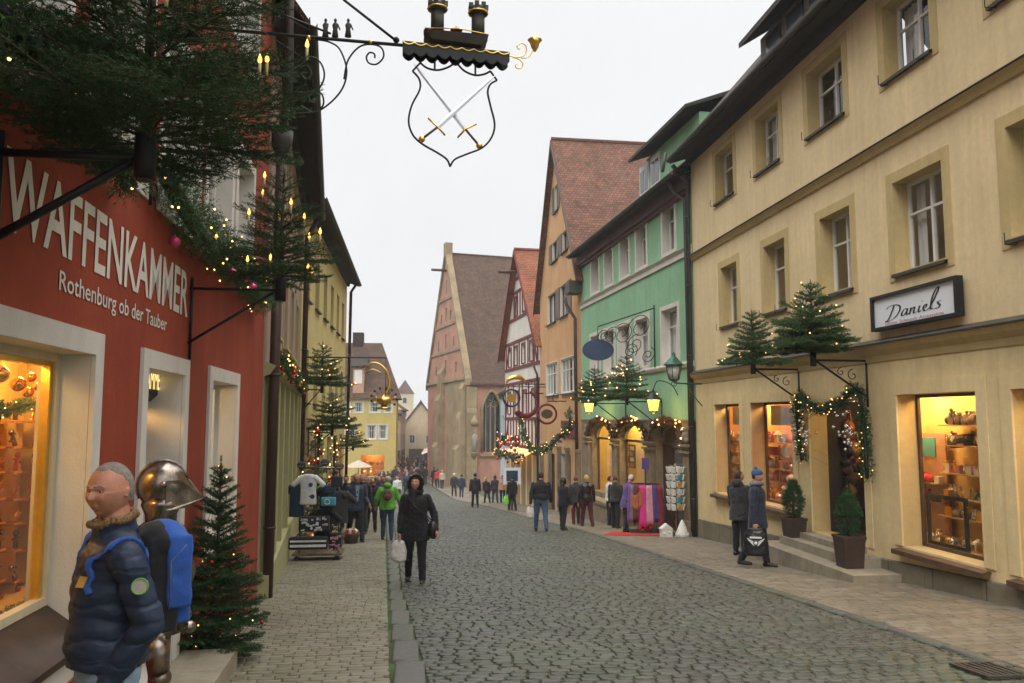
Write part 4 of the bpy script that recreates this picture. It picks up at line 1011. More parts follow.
for i, h in enumerate(mw): window(mh, FM, h, .14, .05, (1, (.65,)), (.35, 'both'), sill='olive_band', surround=(.1, 'green_beige', .02), seed=130+i)
for i, h in enumerate(gwn): window(mh, FM, h, .3, .05, (0, (.75,)), None, sill=None, m='green_beige', glass='glass')
eaves_roof(mh, FM, MZ, .5, 8, 6, 'tile_brown')
pipe(mh, FM, [(.12, 5.6, .14), (.12, gz(12)-.1, .12)], .075, 'brown_pipe')
b = MB(FM); p_ = FM.P(.12, 5.55, .14); b.lathe([(.07, 0), (.16, .25), (.17, .42), (.14, .42)], p_, 10); b.tube([FM.P(.12, 5.9, .14), FM.P(-.3, 6.6, .25), FM.P(-.3, 9.4, .2)], .06, 8); b.build('rainwater_head', M['gutter'], mh)
pipe(mh, FM, [(FM.L-.1, MZ-.3, .4), (FM.L-.1, MZ-.9, .14), (FM.L-.1, gz(23)-.1, .12)], .075, 'brown_pipe')

# pale yellow house
FP = Fac((-3.36, 23.35), (-3.42, 38.5), -1)
ph = thing('pale_yellow_house', FP.P(7, gz(30), 0), 'pale yellow house with plain rows of windows on the left beyond the mauve house', 'building')
pw = []
for a in (.8, 3.2, 5.6, 8.0, 10.4, 12.8): pw.append((a, a+1.1, 2.2, 3.8)); pw.append((a, a+1.1, 5.3, 6.9))
pg = [(.6, 2.0, -1.0, 1.0), (2.9, 4.3, -1.0, 1.0), (5.4, 6.6, -2.1, 1.0), (7.8, 9.4, -1.0, 1.0), (10.2, 11.8, -1.0, 1.0), (12.8, 14.2, -1.2, 1.0)]
PZ = 8.3
wall(ph, FP, [(0, -4), (FP.L, -4), (FP.L, PZ), (0, PZ)], pw+pg, M['pale_yellow'], .25, reveal=M['olive_band'])
shell(ph, FP, -4, PZ, 8, M['pale_yellow'])
for i, h in enumerate(pw+pg): window(ph, FP, h, .12, .06, (1, (.65,)), (.3, 'both') if i < 12 else None, m='green_beige', seed=150+i)
eaves_roof(ph, FP, PZ, .55, 8, 5.5, 'tile_brown')
pipe(ph, FP, [(FP.L-.3, PZ-.1, .55), (FP.L-.1, PZ-.6, .2), (FP.L-.1, gz(38), .12)], .07, 'brown_pipe')
b = MB(FP); b.fbox(FP.L+.25, FP.L+.9, 3, 8.1, -3, -.1); b.build('brick_chimney', M['tile_brown'], ph)

# ================================================================== far yellow house closing the view
FF = Fac((-8.5, 77.0), (-2.0, 77.0), -1)
FF.n = Vector((0, -1, 0))
fh = thing('far_yellow_house', FF.P(3, gz(77), 0), 'ochre yellow house with hipped brown roof closing the street in the distance', 'building')
fw = []
for x0, x1 in ((341, 351), (353, 364), (369, 381), (383, 393)): fw.append(H(FF, xy, x0+.8, 404, x1-.8, 412, (2.25, 3.25)))
for x0, x1 in ((345, 355), (357, 361), (366, 377), (378, 388)): fw.append(H(FF, xy, x0+.8, 424, x1-.8, 438, (-.25, 1.1)))
fs = H(FF, xy, 361, 454, 384, 476, (-3.7, -1.75))
fw = [h for h in fw if h[1]-h[0] > .3]
wall(fh, FF, [(0, -6), (FF.L, -6), (FF.L, 3.75), (0, 3.75)], fw+[fs], M['far_yellow'], .2)
for i, h in enumerate(fw): window(fh, FF, h, .05, .09, (1, (.6,)), (.3, 'both'), sill=None, surround=(.08, 'surround_white', .04), seed=170+i)
bay_room(fh, FF, fs[0]-.1, fs[1]+.1, fs[2], fs[3]+.3, .2, 1.5, 'orange_wall')
b = MB(FF); P = FF.P
ridge = FF.px(384, 346)[1]+.6
r0 = P(-.5, ridge, -3.5); r1 = P(FF.L-1.6, ridge, -3.5)
e = [P(-.8, 3.6, .4), P(FF.L+.4, 3.6, .4), P(FF.L+.4, 3.6, -7.5), P(-.8, 3.6, -7.5)]
b.poly([e[0], e[1], r1, r0]); b.poly([e[1], e[2], r1]); b.poly([e[2], e[3], r0, r1]); b.poly([e[3], e[0], r0]); b.poly(e)
rf = b.build('roof', M['tile_brown'], fh)
b = MB(FF); b.fbox(FF.px(353, 380)[0], FF.px(364, 380)[0], 3.9, 6.6, -1.6, .05); b.build('dormer', M['pink_plaster'], fh)
b = MB(FF); a = FF.px(351, 380)[0]; c_ = FF.px(367, 380)[0]; b.fprof(a, c_, [(.3, 6.5), (.3, 6.65), (-2.6, 8.0), (-2.6, 7.9)]); b.build('dormer_roof', M['tile_dark'], fh)
b = MB(FF); a = FF.px(354.5, 380)[0]; c_ = FF.px(362, 380)[0]; b.fbox(a, c_, 5.0, 6.3, .05, .08); b.build('dormer_window', M['frame_white'], fh)
b = MB(FF); a = FF.px(350, 340)[0]; c_ = FF.px(361, 340)[0]; b.fbox(a, c_, ridge-1.2, FF.px(355, 333)[1]+.4, -4.6, -3.2); b.build('chimney', M['tile_dark'], fh)
shell(fh, FF, -6, 3.75, 7, M['far_yellow'])

# ------------------------------------------------------------------ far street
def far_house(F, zb, ze, za, m, rm, label, gable=True, name='far_house', rows=2, seed=0, dep=9):
    t = thing(name, F.P(F.L/2, gz(F.P(0, 0).y), 0), label, 'building', 'distant houses down the street')
    n = max(1, int(F.L/2.4)); ws = []
    for r_ in range(rows):
        for k in range(n):
            c_ = F.L*(k+.5)/n; z_ = zb+3.2+r_*2.9
            if z_+1.3 < ze: ws.append((c_-.45, c_+.45, z_, z_+1.35))
    out = gable_poly(F, 0, F.L, zb-1, ze, za) if gable else [(0, zb-1), (F.L, zb-1), (F.L, ze), (0, ze)]
    wall(t, F, out, ws, M[m], .15); shell(t, F, zb-1, ze, dep, M[m])
    for h in ws:
        b = MB(F); b.fbox(h[0], h[1], h[2], h[3], -.12, -.06); w0 = b.build('window', M['frame_white'], t)
        b = MB(F); c_ = (h[0]+h[1])/2; b.fbox(h[0]+.08, c_-.03, h[2]+.08, h[3]-.08, -.059, -.05); b.fbox(c_+.03, h[1]-.08, h[2]+.08, h[3]-.08, -.059, -.05); b.build('pane', M['pane_far'], w0)
    b = MB(F); b.fbox(F.L*.15, F.L*.85, zb, zb+2.3, .01, .05); b.build('shop_front', M['brown_wood'], t)
    if gable: gable_roof(t, F, 0, F.L, ze, za, dep, rm, .3, None, 'brown_wood', .3)
    else: eaves_roof(t, F, ze, .4, dep, za-ze, rm)
    return t
def seg(side, pts, specs):
    pass
rx = [(1.75, 86), (1.9, 94), (2.05, 102), (2.2, 111), (2.3, 121), (2.4, 133)]
sp_ = [('white_plaster', 'tile_bright', 'white gabled house just past the church in the distance', 3.2, 7.6), ('blue_plaster', 'tile_brown', 'pale grey-blue gabled house, second past the church', 2.5, 7.0),
       ('cream_plaster', 'tile_red', 'cream gabled house in the far street, third past the church', 2.3, 6.6), ('pale_yellow', 'tile_brown', 'hazy pale yellow gabled house further down the far street', 2.0, 6.2), ('pink_plaster', 'tile_red', 'hazy pink gabled house at the end of the row', 2.0, 6.0)]
for (a, b_), s_ in zip(zip(rx, rx[1:]), sp_):
    far_house(Fac(a, (b_[0], b_[1]-.1), 1), gz(a[1]), s_[3], s_[4], s_[0], s_[1], s_[2], rows=2)
lx = [(-3.3, 90), (-3.1, 98), (-2.9, 107), (-2.4, 117), (-1.9, 130)]
sp_ = [('mauve_stucco', 'tile_brown', 'brownish eaved house beyond the far yellow house', 1.0, 4.2), ('pink_plaster', 'tile_brown', 'dull pink house, second beyond the far yellow house', 1.6, 4.6),
       ('cream_plaster', 'tile_red', 'cream house, third beyond the far yellow house', 2.4, 5.6), ('mauve_stucco', 'tile_brown', 'last grey-brown house on the left of the far street', 3.0, 6.4)]
for (a, b_), s_ in zip(zip(lx, lx[1:]), sp_):
    far_house(Fac(a, (b_[0], b_[1]-.1), -1), gz(a[1]), s_[3], s_[4], s_[0], s_[1], s_[2], gable=False, rows=2)
# closing house and gate tower
fe = Fac((-2.2, 134), (3.2, 134), -1); fe.n = Vector((0, -1, 0))
far_house(fe, gz(134), 1.0, 4.5, 'cream_plaster', 'tile_brown', 'hazy cream gabled house across the end of the far street')
tp = Vector((-3.0, 190, gz(190)))
tw = thing('gate_tower', tp, 'faint pale stone tower rising above the roofs at the end of the street', 'tower')
b = MB(); b.M = Matrix.Translation(tp); b.box(-2.0, 2.0, -2.0, 2.0, 0, 14.2); b.build('wall', M['cream_plaster'], tw)
b = MB(); b.M = Matrix.Translation(tp); e = [b.av(p) for p in ((-2.2, -2.2, 14.2), (2.2, -2.2, 14.2), (2.2, 2.2, 14.2), (-2.2, 2.2, 14.2))]; q = b.av((0, 0, 17.5))
for k in range(4): b.af((e[k], e[(k+1) % 4], q))
b.build('roof', M['tile_brown'], tw)
for dz in (5, 9, 12):
    b = MB(); b.M = Matrix.Translation(tp); b.box(-.4, .4, -2.08, -2.0, dz, dz+1.2); b.build('window', M['pane_far'], tw)
# row of houses behind the far yellow house so the sky stops at a roofline
# ------------------------------------------------------------------ spruce trees and garlands
def needles(V, F, p, q, r, n, ln, wd, up=.25, taper=True):
    """n needles brushed round the twig from p to q"""
    d = (q-p); L_ = d.length
    if L_ < 1e-4: return
    d.normalize(); a = d.orthogonal().normalized(); b = d.cross(a)
    for k in range(n):
        t = r.random(); c = p+(q-p)*t; th = r.random()*2*pi
        o = a*math.cos(th)+b*math.sin(th); o.z += up*.3
        dirn = (o*.8+d*(.55+.3*r.random())); dirn.normalize()
        l = ln*(.7+.5*r.random())*(1-.35*t if taper else 1); e = c+dirn*l
        s = dirn.cross(Vector((r.random()-.5, r.random()-.5, r.random()-.5))); 
        if s.length < 1e-5: continue
        s.normalize(); s *= wd/2; i = len(V)
        V += [c-s, c+s, e+s*.4, e-s*.4]; F.append((i, i+1, i+2, i+3))
def spruce(base, h, R, seed, label, whorls=9, per=7, dens=160, ln=.028, wd=.004, group=None, trunk0=-.06, droop=.12, twig=.11, cone=1.0, first=.06, flat=.0, bulbs=0, bulbm='bulb', bulbr=.012, candle=False, mat2='needle', labelL=None, lean=0):
    r = random.Random(seed); base = Vector(base)
    t = thing('christmas_tree', base, label, 'christmas tree', group)
    tb = MB(); tb.cone(base+Vector((0, 0, trunk0)), base+Vector((0, 0, h)), .022*h**.5+.008, .004, 7); tb.build('trunk', M['bark'], t)
    V = []; F = []; wood = MB(); tips = []
    def branch(p, d, L_, depth):
        nseg = max(3, int(L_/.09)); pts = [p.copy()]; dd = d.copy()
        for k in range(nseg):
            dd = (dd+Vector((r.random()-.5, r.random()-.5, (r.random()-.45)*.8))*.10+Vector((0, 0, .035 if k > nseg*.5 else -droop*.25))).normalized()
            pts.append(pts[-1]+dd*L_/nseg)
        wood.tube(pts, .005 if depth else .008, 4, rf=lambda q: (.0035 if depth else .008)*(1-.8*q)+.001)
        for a, b_ in zip(pts, pts[1:]): needles(V, F, a, b_, r, int((b_-a).length*dens), ln, wd)
        needles(V, F, pts[-1], pts[-1]+dd*.012, r, 6, ln, wd)
        tips.append(pts[-1])
        if depth < (2 if L_ > .3 else 1):
            n = int(L_/ (twig*.55))
            for k in range(1, n+1):
                q = k/(n+.6); i = min(int(q*nseg), nseg-1); pp = pts[i].lerp(pts[i+1], q*nseg-i)
                for s_ in (-1, 1):
                    side = dd.cross(Vector((0, 0, 1))).normalized()*s_
                    nd_ = (dd*(.75+.2*r.random())+side*(.75+.2*r.random())+Vector((0, 0, (r.random()-.5)*.35-.05))).normalized()
                    l2 = min(L_*.48, L_*(1-q)*.75+.05)*(.75+.4*r.random())
                    if depth == 0 and l2 > .22: branch(pp, nd_, l2, 1)
                    else:
                        e = pp+nd_*l2; m_ = pp.lerp(e, .5)+Vector((0, 0, -.02*l2*3))
                        for a, b_ in ((pp, m_), (m_, e)): needles(V, F, a, b_, r, int((b_-a).length*dens), ln, wd)
                        wood.tube([pp, m_, e], .002, 3)
                        if depth == 0 and r.random() < .4: tips.append(e)
    for w_ in range(whorls):
        q = first+(1-first)*(w_/whorls)**(.95) ; z = q*h*.97
        Rz = R*((1-q)**cone)*(.85+.3*r.random())+.05
        n = per if q < .6 else max(4, per-2); a0 = r.random()*6.3
        for k in range(n):
            a = a0+2*pi*k/n+(r.random()-.5)*.5; el = (.10+.55*q)-flat+(r.random()-.5)*.15
            L_ = Rz*(.75+.4*r.random())
            branch(base+Vector((0, 0, z+(r.random()-.5)*h*.04)), Vector((math.cos(a)*math.cos(el), math.sin(a)*math.cos(el), math.sin(el))), L_, 0)
        for k in range(2):
            a = r.random()*6.3; branch(base+Vector((0, 0, z+h*.05)), Vector((math.cos(a), math.sin(a), .2)), Rz*.45, 1)
    needles(V, F, base+Vector((0, 0, h*.85)), base+Vector((0, 0, h*1.03)), r, int(h*.2*dens*1.5), ln, wd)
    me = bpy.data.meshes.new('foliage'); me.from_pydata([v-base for v in V], [], F); me.materials.append(M[mat2])
    o = bpy.data.objects.new('foliage', me); C.objects.link(o); o.parent = t
    wood.build('branch_wood', M['bark'], t, uv=False)
    if bulbs: light_string(base, tips, bulbs, r, labelL or ('string of warm lights wound through the '+label.split(' ', 1)[1] if len(label.split()) < 11 else 'string of warm lights on a Christmas tree'), bulbm, bulbr, candle, h)
    return t, tips
SHARED = {}
def bulb_mesh(bulbm, bulbr, candle):
    key = (bulbm, bulbr, candle)
    if key in SHARED: return SHARED[key]
    b = MB()
    if candle: b.lathe([(.001, 0), (bulbr, bulbr*.9), (bulbr*1.05, bulbr*2), (bulbr*.6, bulbr*3.6), (.001, bulbr*5)], n=8)
    else: b.ell((0, 0, 0), bulbr, 8, 6)
    o = b.build('fairy_bulb', M[bulbm], None, uv=False); me = o.data; bpy.data.objects.remove(o)
    me2 = None
    if candle:
        b = MB(); b.cone((0, 0, -bulbr*7), (0, 0, 0), bulbr*.8, bulbr*.8, 8); o = b.build('candle_tube', M['candlebody'], None, uv=False); me2 = o.data; bpy.data.objects.remove(o)
    SHARED[key] = (me, me2); return SHARED[key]
def light_string(base, pts, n, r, label, bulbm='bulb', bulbr=.012, candle=False, h=1, group='fairy light strings'):
    t = thing('light_string', base, label, 'fairy lights', group)
    me, me2 = bulb_mesh(bulbm, bulbr, candle)
    sel = r.sample(pts, min(n, len(pts))) if not isinstance(pts, tuple) else list(pts)
    sel.sort(key=lambda p: (round((p.z-base[2])/max(h, .1)*5), math.atan2(p.y-base[1], p.x-base[0])))
    for p in sel:
        o = bpy.data.objects.new('fairy_bulb', me); C.objects.link(o); o.parent = t; o.location = Vector(p)-Vector(base)+Vector((0, 0, bulbr*(7 if candle else 1)))
        if me2:
            c_ = bpy.data.objects.new('candle_tube', me2); C.objects.link(c_); c_.parent = o
    cb = MB()
    for a, b_ in zip(sel, sel[1:]):
        if (a-b_).length < h*.8: 
            m_ = a.lerp(b_, .5)-Vector((0, 0, .03)); cb.tube([a, m_, b_], .002, 3)
    if cb.v: cb.build('cable', M['cable'], t, uv=False)
    return t
def baubles(pts, n, r, m, rad, label, cat_='bauble', group='baubles'):
    key = ('b', m, rad)
    if key not in SHARED:
        b = MB(); b.ell((0, 0, -rad), rad, 12, 8); b.cone((0, 0, -.1*rad), (0, 0, .25*rad), rad*.22, rad*.18, 6)
        o = b.build('bauble', M[m], None, uv=False); SHARED[key] = o.data; bpy.data.objects.remove(o)
    for p in r.sample(pts, min(n, len(pts))):
        o = bpy.data.objects.new('bauble', SHARED[key]); C.objects.link(o); o.location = p; tag(o, label, cat_, group)
def garland(name, pts, R, seed, label, cat_='garland', dens=2600, ln=.05, wd=.006, bulbs=0, bulbr=.01, red=0, gold=0, matn='needle2', lab2=None, bulbm='bulb', redm='red_bauble', br=.03):
    r = random.Random(seed); pts = [Vector(p) for p in pts]; sm = [Vector(p) for p in cat([tuple(p) for p in pts], 6)]
    L_ = sum((b_-a).length for a, b_ in zip(sm, sm[1:])); base = min(sm, key=lambda p: p.z)
    t = thing(name, base, label, cat_)
    V = []; F = []; surf = []
    cum = [0]
    for a, b_ in zip(sm, sm[1:]): cum.append(cum[-1]+(b_-a).length)
    def at(s_):
        for i in range(len(sm)-1):
            if s_ <= cum[i+1] or i == len(sm)-2:
                q = (s_-cum[i])/max(1e-6, cum[i+1]-cum[i]); return sm[i].lerp(sm[i+1], q), (sm[i+1]-sm[i]).normalized()
    nt_ = int(L_*dens/14)
    for k in range(nt_):
        c_, d = at(r.random()*L_); v = Vector((r.gauss(0, 1), r.gauss(0, 1), r.gauss(0, 1))); v -= d*v.dot(d)*.6
        if v.length < .1: continue
        v.normalize(); l = R*(.75+.45*r.random()); e = c_+v*l; s0 = c_+v*l*.35
        needles(V, F, s0, e, r, 14, ln, wd); surf.append(e)
    me = bpy.data.meshes.new('sprigs'); me.from_pydata([v-base for v in V], [], F); me.materials.append(M[matn])
    o = bpy.data.objects.new('sprigs', me); C.objects.link(o); o.parent = t
    b = MB(); b.tube(sm, R*.3, 6); b.build('stem', M['cable'], t, uv=False)
    if bulbs: light_string(base, surf, bulbs, r, lab2 or 'warm lights on the '+' '.join(label.split()[:10]), bulbm, bulbr, False, L_)
    if red: baubles(surf, red, r, redm, br, 'shiny red bauble hanging in the '+' '.join(label.split()[:8]), group='baubles in the '+' '.join(label.split()[:5]))
    if gold: baubles(surf, gold, r, 'gold_bauble', br, 'gold bauble hanging in the '+' '.join(label.split()[:8]), group='gold baubles in the '+' '.join(label.split()[:5]))
    return t
def spiral(c, ax, az, r0, r1, a0, a1, n=24):
    """spiral in the plane spanned by ax and az"""
    return [Vector(c)+ax*(lerp(r0, r1, k/n)*math.cos(lerp(a0, a1, k/n)))+az*(lerp(r0, r1, k/n)*math.sin(lerp(a0, a1, k/n))) for k in range(n+1)]
Zv = Vector((0, 0, 1))
def tree_bracket(F, u, z, out, label, drop=.55, scroll=True, group='iron brackets carrying Christmas trees', r=.018, up=False):
    base = F.P(u, z-drop, .02); t = thing('tree_bracket', base, label, 'bracket', group)
    b = MB(); b.tube([F.P(u, z, .0), F.P(u, z, out)], r, 6); b.tube([F.P(u, z-drop, .0), F.P(u, z-.02, out-.06)], r, 6); b.tube([F.P(u, z+.1, .02), F.P(u, z-drop-.15, .02)], r*1.1, 6); b.build('arm', M['iron'], t)
    b = MB(); b.cone(F.P(u, z-.1, out), F.P(u, z+.14, out), .05, .05, 10); b.build('tree_socket', M['iron'], t)
    if scroll:
        for q, rr in ((.35, .1), (.62, .07)):
            b = MB(); c_ = F.P(u, z-drop*.33*(1.4-q)-.03, out*q*.8); b.tube(spiral(c_, F.n, Zv, rr, rr*.15, pi/2, pi/2-4.4*pi/2), .009, 5); b.build('scroll', M['iron'], t)
    return t

# ---- left: two bracket trees, pavement tree
F = FR
tree_bracket(F, UR(3.86), 2.93, .66, 'long dark iron arm and strut holding the nearest overhead Christmas tree', .42, False, r=.02)
b1 = F.P(UR(3.86), 2.98, .66)
T1, tips1 = spruce(b1, 1.55, .80, 11, 'big dark Christmas tree overhead in the upper left corner on an iron arm', whorls=8, per=7, dens=300, ln=.026, wd=.0032, twig=.125, droop=.13, cone=.55, first=.03, flat=-.12, trunk0=-.16)
r = random.Random(5)
cn = sorted(tips1, key=lambda p: -p.x+.3*abs(p.y-4))
light_string(b1, [p for p in tips1 if p.y < 4.2 or p.x > -1.0], 16, r, 'few candle lights on the big overhead Christmas tree in the upper left corner', 'candle', .010, True, 1.5)
tree_bracket(F, UR(7.5), 2.88, .80, 'iron arm under the second overhead Christmas tree of the red house', .5, False, r=.014)
spruce(F.P(UR(7.5), 2.93, .80), 1.12, .58, 12, 'second overhead Christmas tree with yellow candle bulbs beside the red house corner', whorls=9, per=6, dens=300, ln=.026, wd=.0034, twig=.11, cone=.8, bulbs=13, bulbm='candle', bulbr=.012, candle=True, labelL='yellow candle bulbs on the second overhead tree of the red house', flat=-.05)
bt = Vector((-1.84, 7.9, gz(7.9)))
T3, tips3 = spruce(bt, 1.85, .47, 13, 'Christmas tree standing on the pavement beside the red house with tiny lights', whorls=17, per=9, dens=420, ln=.028, wd=.0045, twig=.085, cone=.8, first=.05, trunk0=0, droop=.14, mat2='needle', bulbs=20, bulbr=.006, labelL='tiny lights on the pavement Christmas tree beside the red house')
baubles(tips3, 9, random.Random(3), 'red_bauble', .02, 'small red bauble on the pavement Christmas tree', group='red baubles of the pavement tree')
b = MB(); b.cone(bt, bt+Vector((0, 0, .2)), .12, .15, 14); tag(b.build('tree_tub', M['black']), 'low black tub holding the pavement Christmas tree', 'tub')
# garlands under the first floor windows of the red house
garland('window_garland', [F.P(UR(6.15), 3.52, .13), F.P(UR(7.2), 3.32, .15), F.P(UR(8.4), 3.36, .15), F.P(UR(9.6), 3.30, .15), F.P(UR(10.9), 3.28, .14)], .24, 21, 'thick green garland with lights under the farther upper windows of the red house', bulbs=60, bulbr=.009, red=4, redm='pink_bauble', dens=4200, ln=.045, wd=.006, br=.045)
garland('window_garland', [F.P(UR(3.3), 3.40, .15), F.P(UR(4.2), 3.38, .16), F.P(UR(4.9), 3.32, .15), F.P(UR(5.35), 3.22, .12)], .2, 22, 'thick green garland behind the big overhead tree on the red house', bulbs=34, bulbr=.008, red=8, dens=4200, ln=.045, wd=.006, br=.018)
# little iron hook beside the sign
b = MB(); c_ = F.P(UR(6.02), 3.32, .06)
b.tube([c_+Vector((0, 0, .35)), c_-Vector((0, 0, .06))], .014, 6); b.tube(spiral(c_+F.d*.1+Vector((0, 0, .05)), F.d, Zv, .1, .03, pi, pi-5.5), .009, 5)
b.tube([c_+Vector((0, 0, .35)), c_+Vector((0, 0, .35))+F.n*.5], .012, 6)
tag(b.build('scroll_hook', M['iron']), 'small curled iron hook on the red wall just right of the big tree', 'hook')

# ---- the crossed swords sign
ya = 7.0; wx = FR.P(UR(ya), 0, 0); ax = FR.n.copy()
def S(x, z, dy=0.0): return Vector((wx.x, wx.y, 0))+ax*x+FR.d*dy+Vector((0, 0, z))
def Spx(px_, py_, dy=0.0):
    r_ = ray(px_, py_); n_ = FR.d; t_ = (S(0, 0, dy)-CAM).dot(n_)/r_.dot(n_); q = CAM+r_*t_; return q
def SL(pts, n=8, dy=0.0): return [Spx(p[0], p[1], dy) for p in cat(pts, n)]
sg = thing('hanging_trade_sign', S(0, 4.6), 'wrought iron trade sign with crossed swords in a shield under a small black castle', 'sign')
def cz7(x, y): return (290+x/3.793, y/3.794)
b = MB(); a0 = S(0, 4.86); e0 = Spx(*cz7(430, 172)); e1 = Spx(535, 60)
bar0 = Spx(262, 33); sl_ = (e0-bar0); st0 = bar0-sl_*((bar0-S(0, 0)).dot(ax)/sl_.dot(ax))
b.tube([st0, e0], .016, 8); b.build('main_bar', M['iron'], sg)
b = MB(); b.tube([Spx(*cz7(403, 155)), Spx(*cz7(205, 0)), Spx(300, -60)], .012, 6); b.ell(Spx(*cz7(403, 152)), .03, 8, 6); b.build('stay_rod', M['iron'], sg)
b = MB(); b.tube([Spx(246, 0), Spx(*cz7(155, 128))], .010, 6); b.build('stay_rod', M['iron'], sg)
for pts in ([(20, 430), (110, 420), (190, 350), (215, 270), (190, 190), (150, 160), (100, 150)], [(205, 300), (220, 230), (260, 180), (305, 168), (345, 180), (355, 215), (330, 243), (300, 240), (290, 218), (302, 200), (320, 205), (322, 220)],
            [(20, 350), (60, 352), (110, 335), (130, 290), (120, 245), (90, 218), (50, 222), (20, 240)], [(40, 400), (90, 425), (125, 400), (122, 360), (95, 348), (72, 362), (76, 385), (95, 390), (102, 378)],
            [(35, 275), (60, 300), (80, 280), (70, 255), (45, 252)]):
    b = MB(); b.tube(SL([cz7(*p) for p in pts], 6), .0085, 5); b.build('scroll', M['iron'], sg)
for k, x in enumerate((134, 171, 220)):      # three little figures standing on the bar
    b = MB(); c_ = Spx(*cz7(x, 140)); b.M = Matrix.Translation(c_)
    b.loft([(0, 0, 0, .03, .022), (0, 0, .07, .02, .018), (0, 0, .11, .028, .018), (0, 0, .135, .012, .012)], 10); b.ell((0, 0, .155), (.014, .014, .018), 8, 6); b.cap((.02, 0, .12), (.042 if k else .01, 0, .07), .008, .006, 6)
    b.build('figurine', M['gutter'], sg)
for x, y in ((71, 143), (306, 160)): b = MB(); b.ell(Spx(*cz7(x, y)), .022, 8, 6); b.build('gilt_knob', M['gold'], sg)
# scalloped canopy
def cq(x, y): return (390+x/6.024, y/6.024)
b = MB(); g = MB(); nS = 9
p0 = Vector(cq(76, 262)); p1 = Vector(cq(715, 330)); hh = 78/6.024
for sd in (-.06, .06):
    top_ = []; bot_ = []; N = 9*8
    for k in range(N+1):
        q = p0.lerp(p1, k/N); ph = (k % 8)/8.
        dz = hh*.78+hh*.3*math.sin(pi*ph) if k % 8 else hh*.74
        top_.append(Spx(q.x, q.y, 0)+FR.d*sd); bot_.append(Spx(q.x, q.y+dz, 0)+FR.d*sd)
    for k in range(N): b.poly([top_[k], top_[k+1], bot_[k+1], bot_[k]])
    gs = []
    for k in range(N+1):
        q = p0.lerp(p1, k/N); ph = (k % 8)/8.; gs.append(Spx(q.x, q.y+1.0+2.4*math.sin(pi*ph), 0)+FR.d*(sd*1.04))
    g.tube(gs, .008, 5)
q0, q1 = Spx(p0.x, p0.y), Spx(p1.x, p1.y)
b.poly([q0-FR.d*.06, q1-FR.d*.06, q1+FR.d*.06, q0+FR.d*.06])
b.build('scalloped_canopy', M['black'], sg); g.build('gilt_edging', M['gold'], sg)
b = MB()   # hull of the little castle
h0, h1 = Spx(*cq(205, 212)), Spx(*cq(585, 250)); k0, k1 = Spx(*cq(250, 262)), Spx(*cq(545, 300)); w1_ = .13; w2_ = .1
i = [b.av(p) for p in (h0-FR.d*w1_, h1-FR.d*w1_, h1+FR.d*w1_, h0+FR.d*w1_, k0-FR.d*w2_, k1-FR.d*w2_, k1+FR.d*w2_, k0+FR.d*w2_)]
for q in ((0,3,2,1),(4,5,6,7),(0,1,5,4),(1,2,6,5),(2,3,7,6),(3,0,4,7)): b.af([i[t] for t in q])
ux = (h1-h0).normalized()
for e in (h0+ux*.03, h1-ux*.03): b.cone(e, e+Zv*.05, .035, .035, 8)
b.build('castle_base', M['gutter'], sg)
b = MB(); b.tube([h0-FR.d*w1_*1.03, Spx(*cq(400, 213))-FR.d*w1_*1.05, h1-FR.d*w1_*1.03], .006, 5); b.build('gilt_line', M['gold'], sg)
for (x, yb, yt) in ((285, 195, 0), (530, 225, 25)):
    bb_ = Spx(*cq(x, yb)); tt = Spx(*cq(x, yt)); b = MB(); H_ = (tt-bb_).length*.9
    b.cone(bb_, bb_+Zv*H_*.72, .062, .062, 12); b.cone(bb_+Zv*H_*.72, bb_+Zv*H_*.78, .062, .092, 12); b.cone(bb_+Zv*H_*.78, bb_+Zv*H_*.94, .092, .092, 12)
    for k in range(7):
        a = k*2*pi/7; c_ = bb_+Zv*H_*1.0+Vector((math.cos(a)*.075, math.sin(a)*.075, 0)); b.cbox(c_, (.04, .04, H_*.14))
    tw1 = b.build('castle_tower', M['gutter'], sg)
    b = MB(); b.lathe([(.094, 0), (.097, .008), (.094, .016)], bb_+Zv*H_*.77, 12); b.build('gilt_line', M['gold'], tw1)
b = MB(); c_ = Spx(*cq(400, 195)); b.cone(c_, c_+Zv*.02, .05, .05, 8); b.cone(c_+Zv*.02, c_+Zv*.055, .06, .003, 8); b.build('little_roof', M['redtimber'], sg)
for pts in ([(715, 335), (760, 345), (805, 335), (822, 300), (810, 268), (785, 262), (765, 280), (775, 295), (785, 288)], [(740, 345), (780, 360), (800, 385), (790, 410), (768, 412), (755, 398), (765, 385)], [(790, 350), (830, 345), (855, 315), (865, 290)]):
    b = MB(); b.tube(SL([cq(*p) for p in pts], 6), .006, 5); b.build('gilt_scroll', M['gold'], sg)
c_ = Spx(*cq(872, 310)); b = MB(); b.M = Matrix.Translation(c_); b.lathe([(.012, 0), (.035, .04), (.045, .08), (.07, .11), (.066, .11), (.038, .08), (.01, .02)], n=8); b.cone((0, 0, .03), (0, 0, .17), .006, .003, 6)
b.build('gilt_flower', M['gold'], sg)
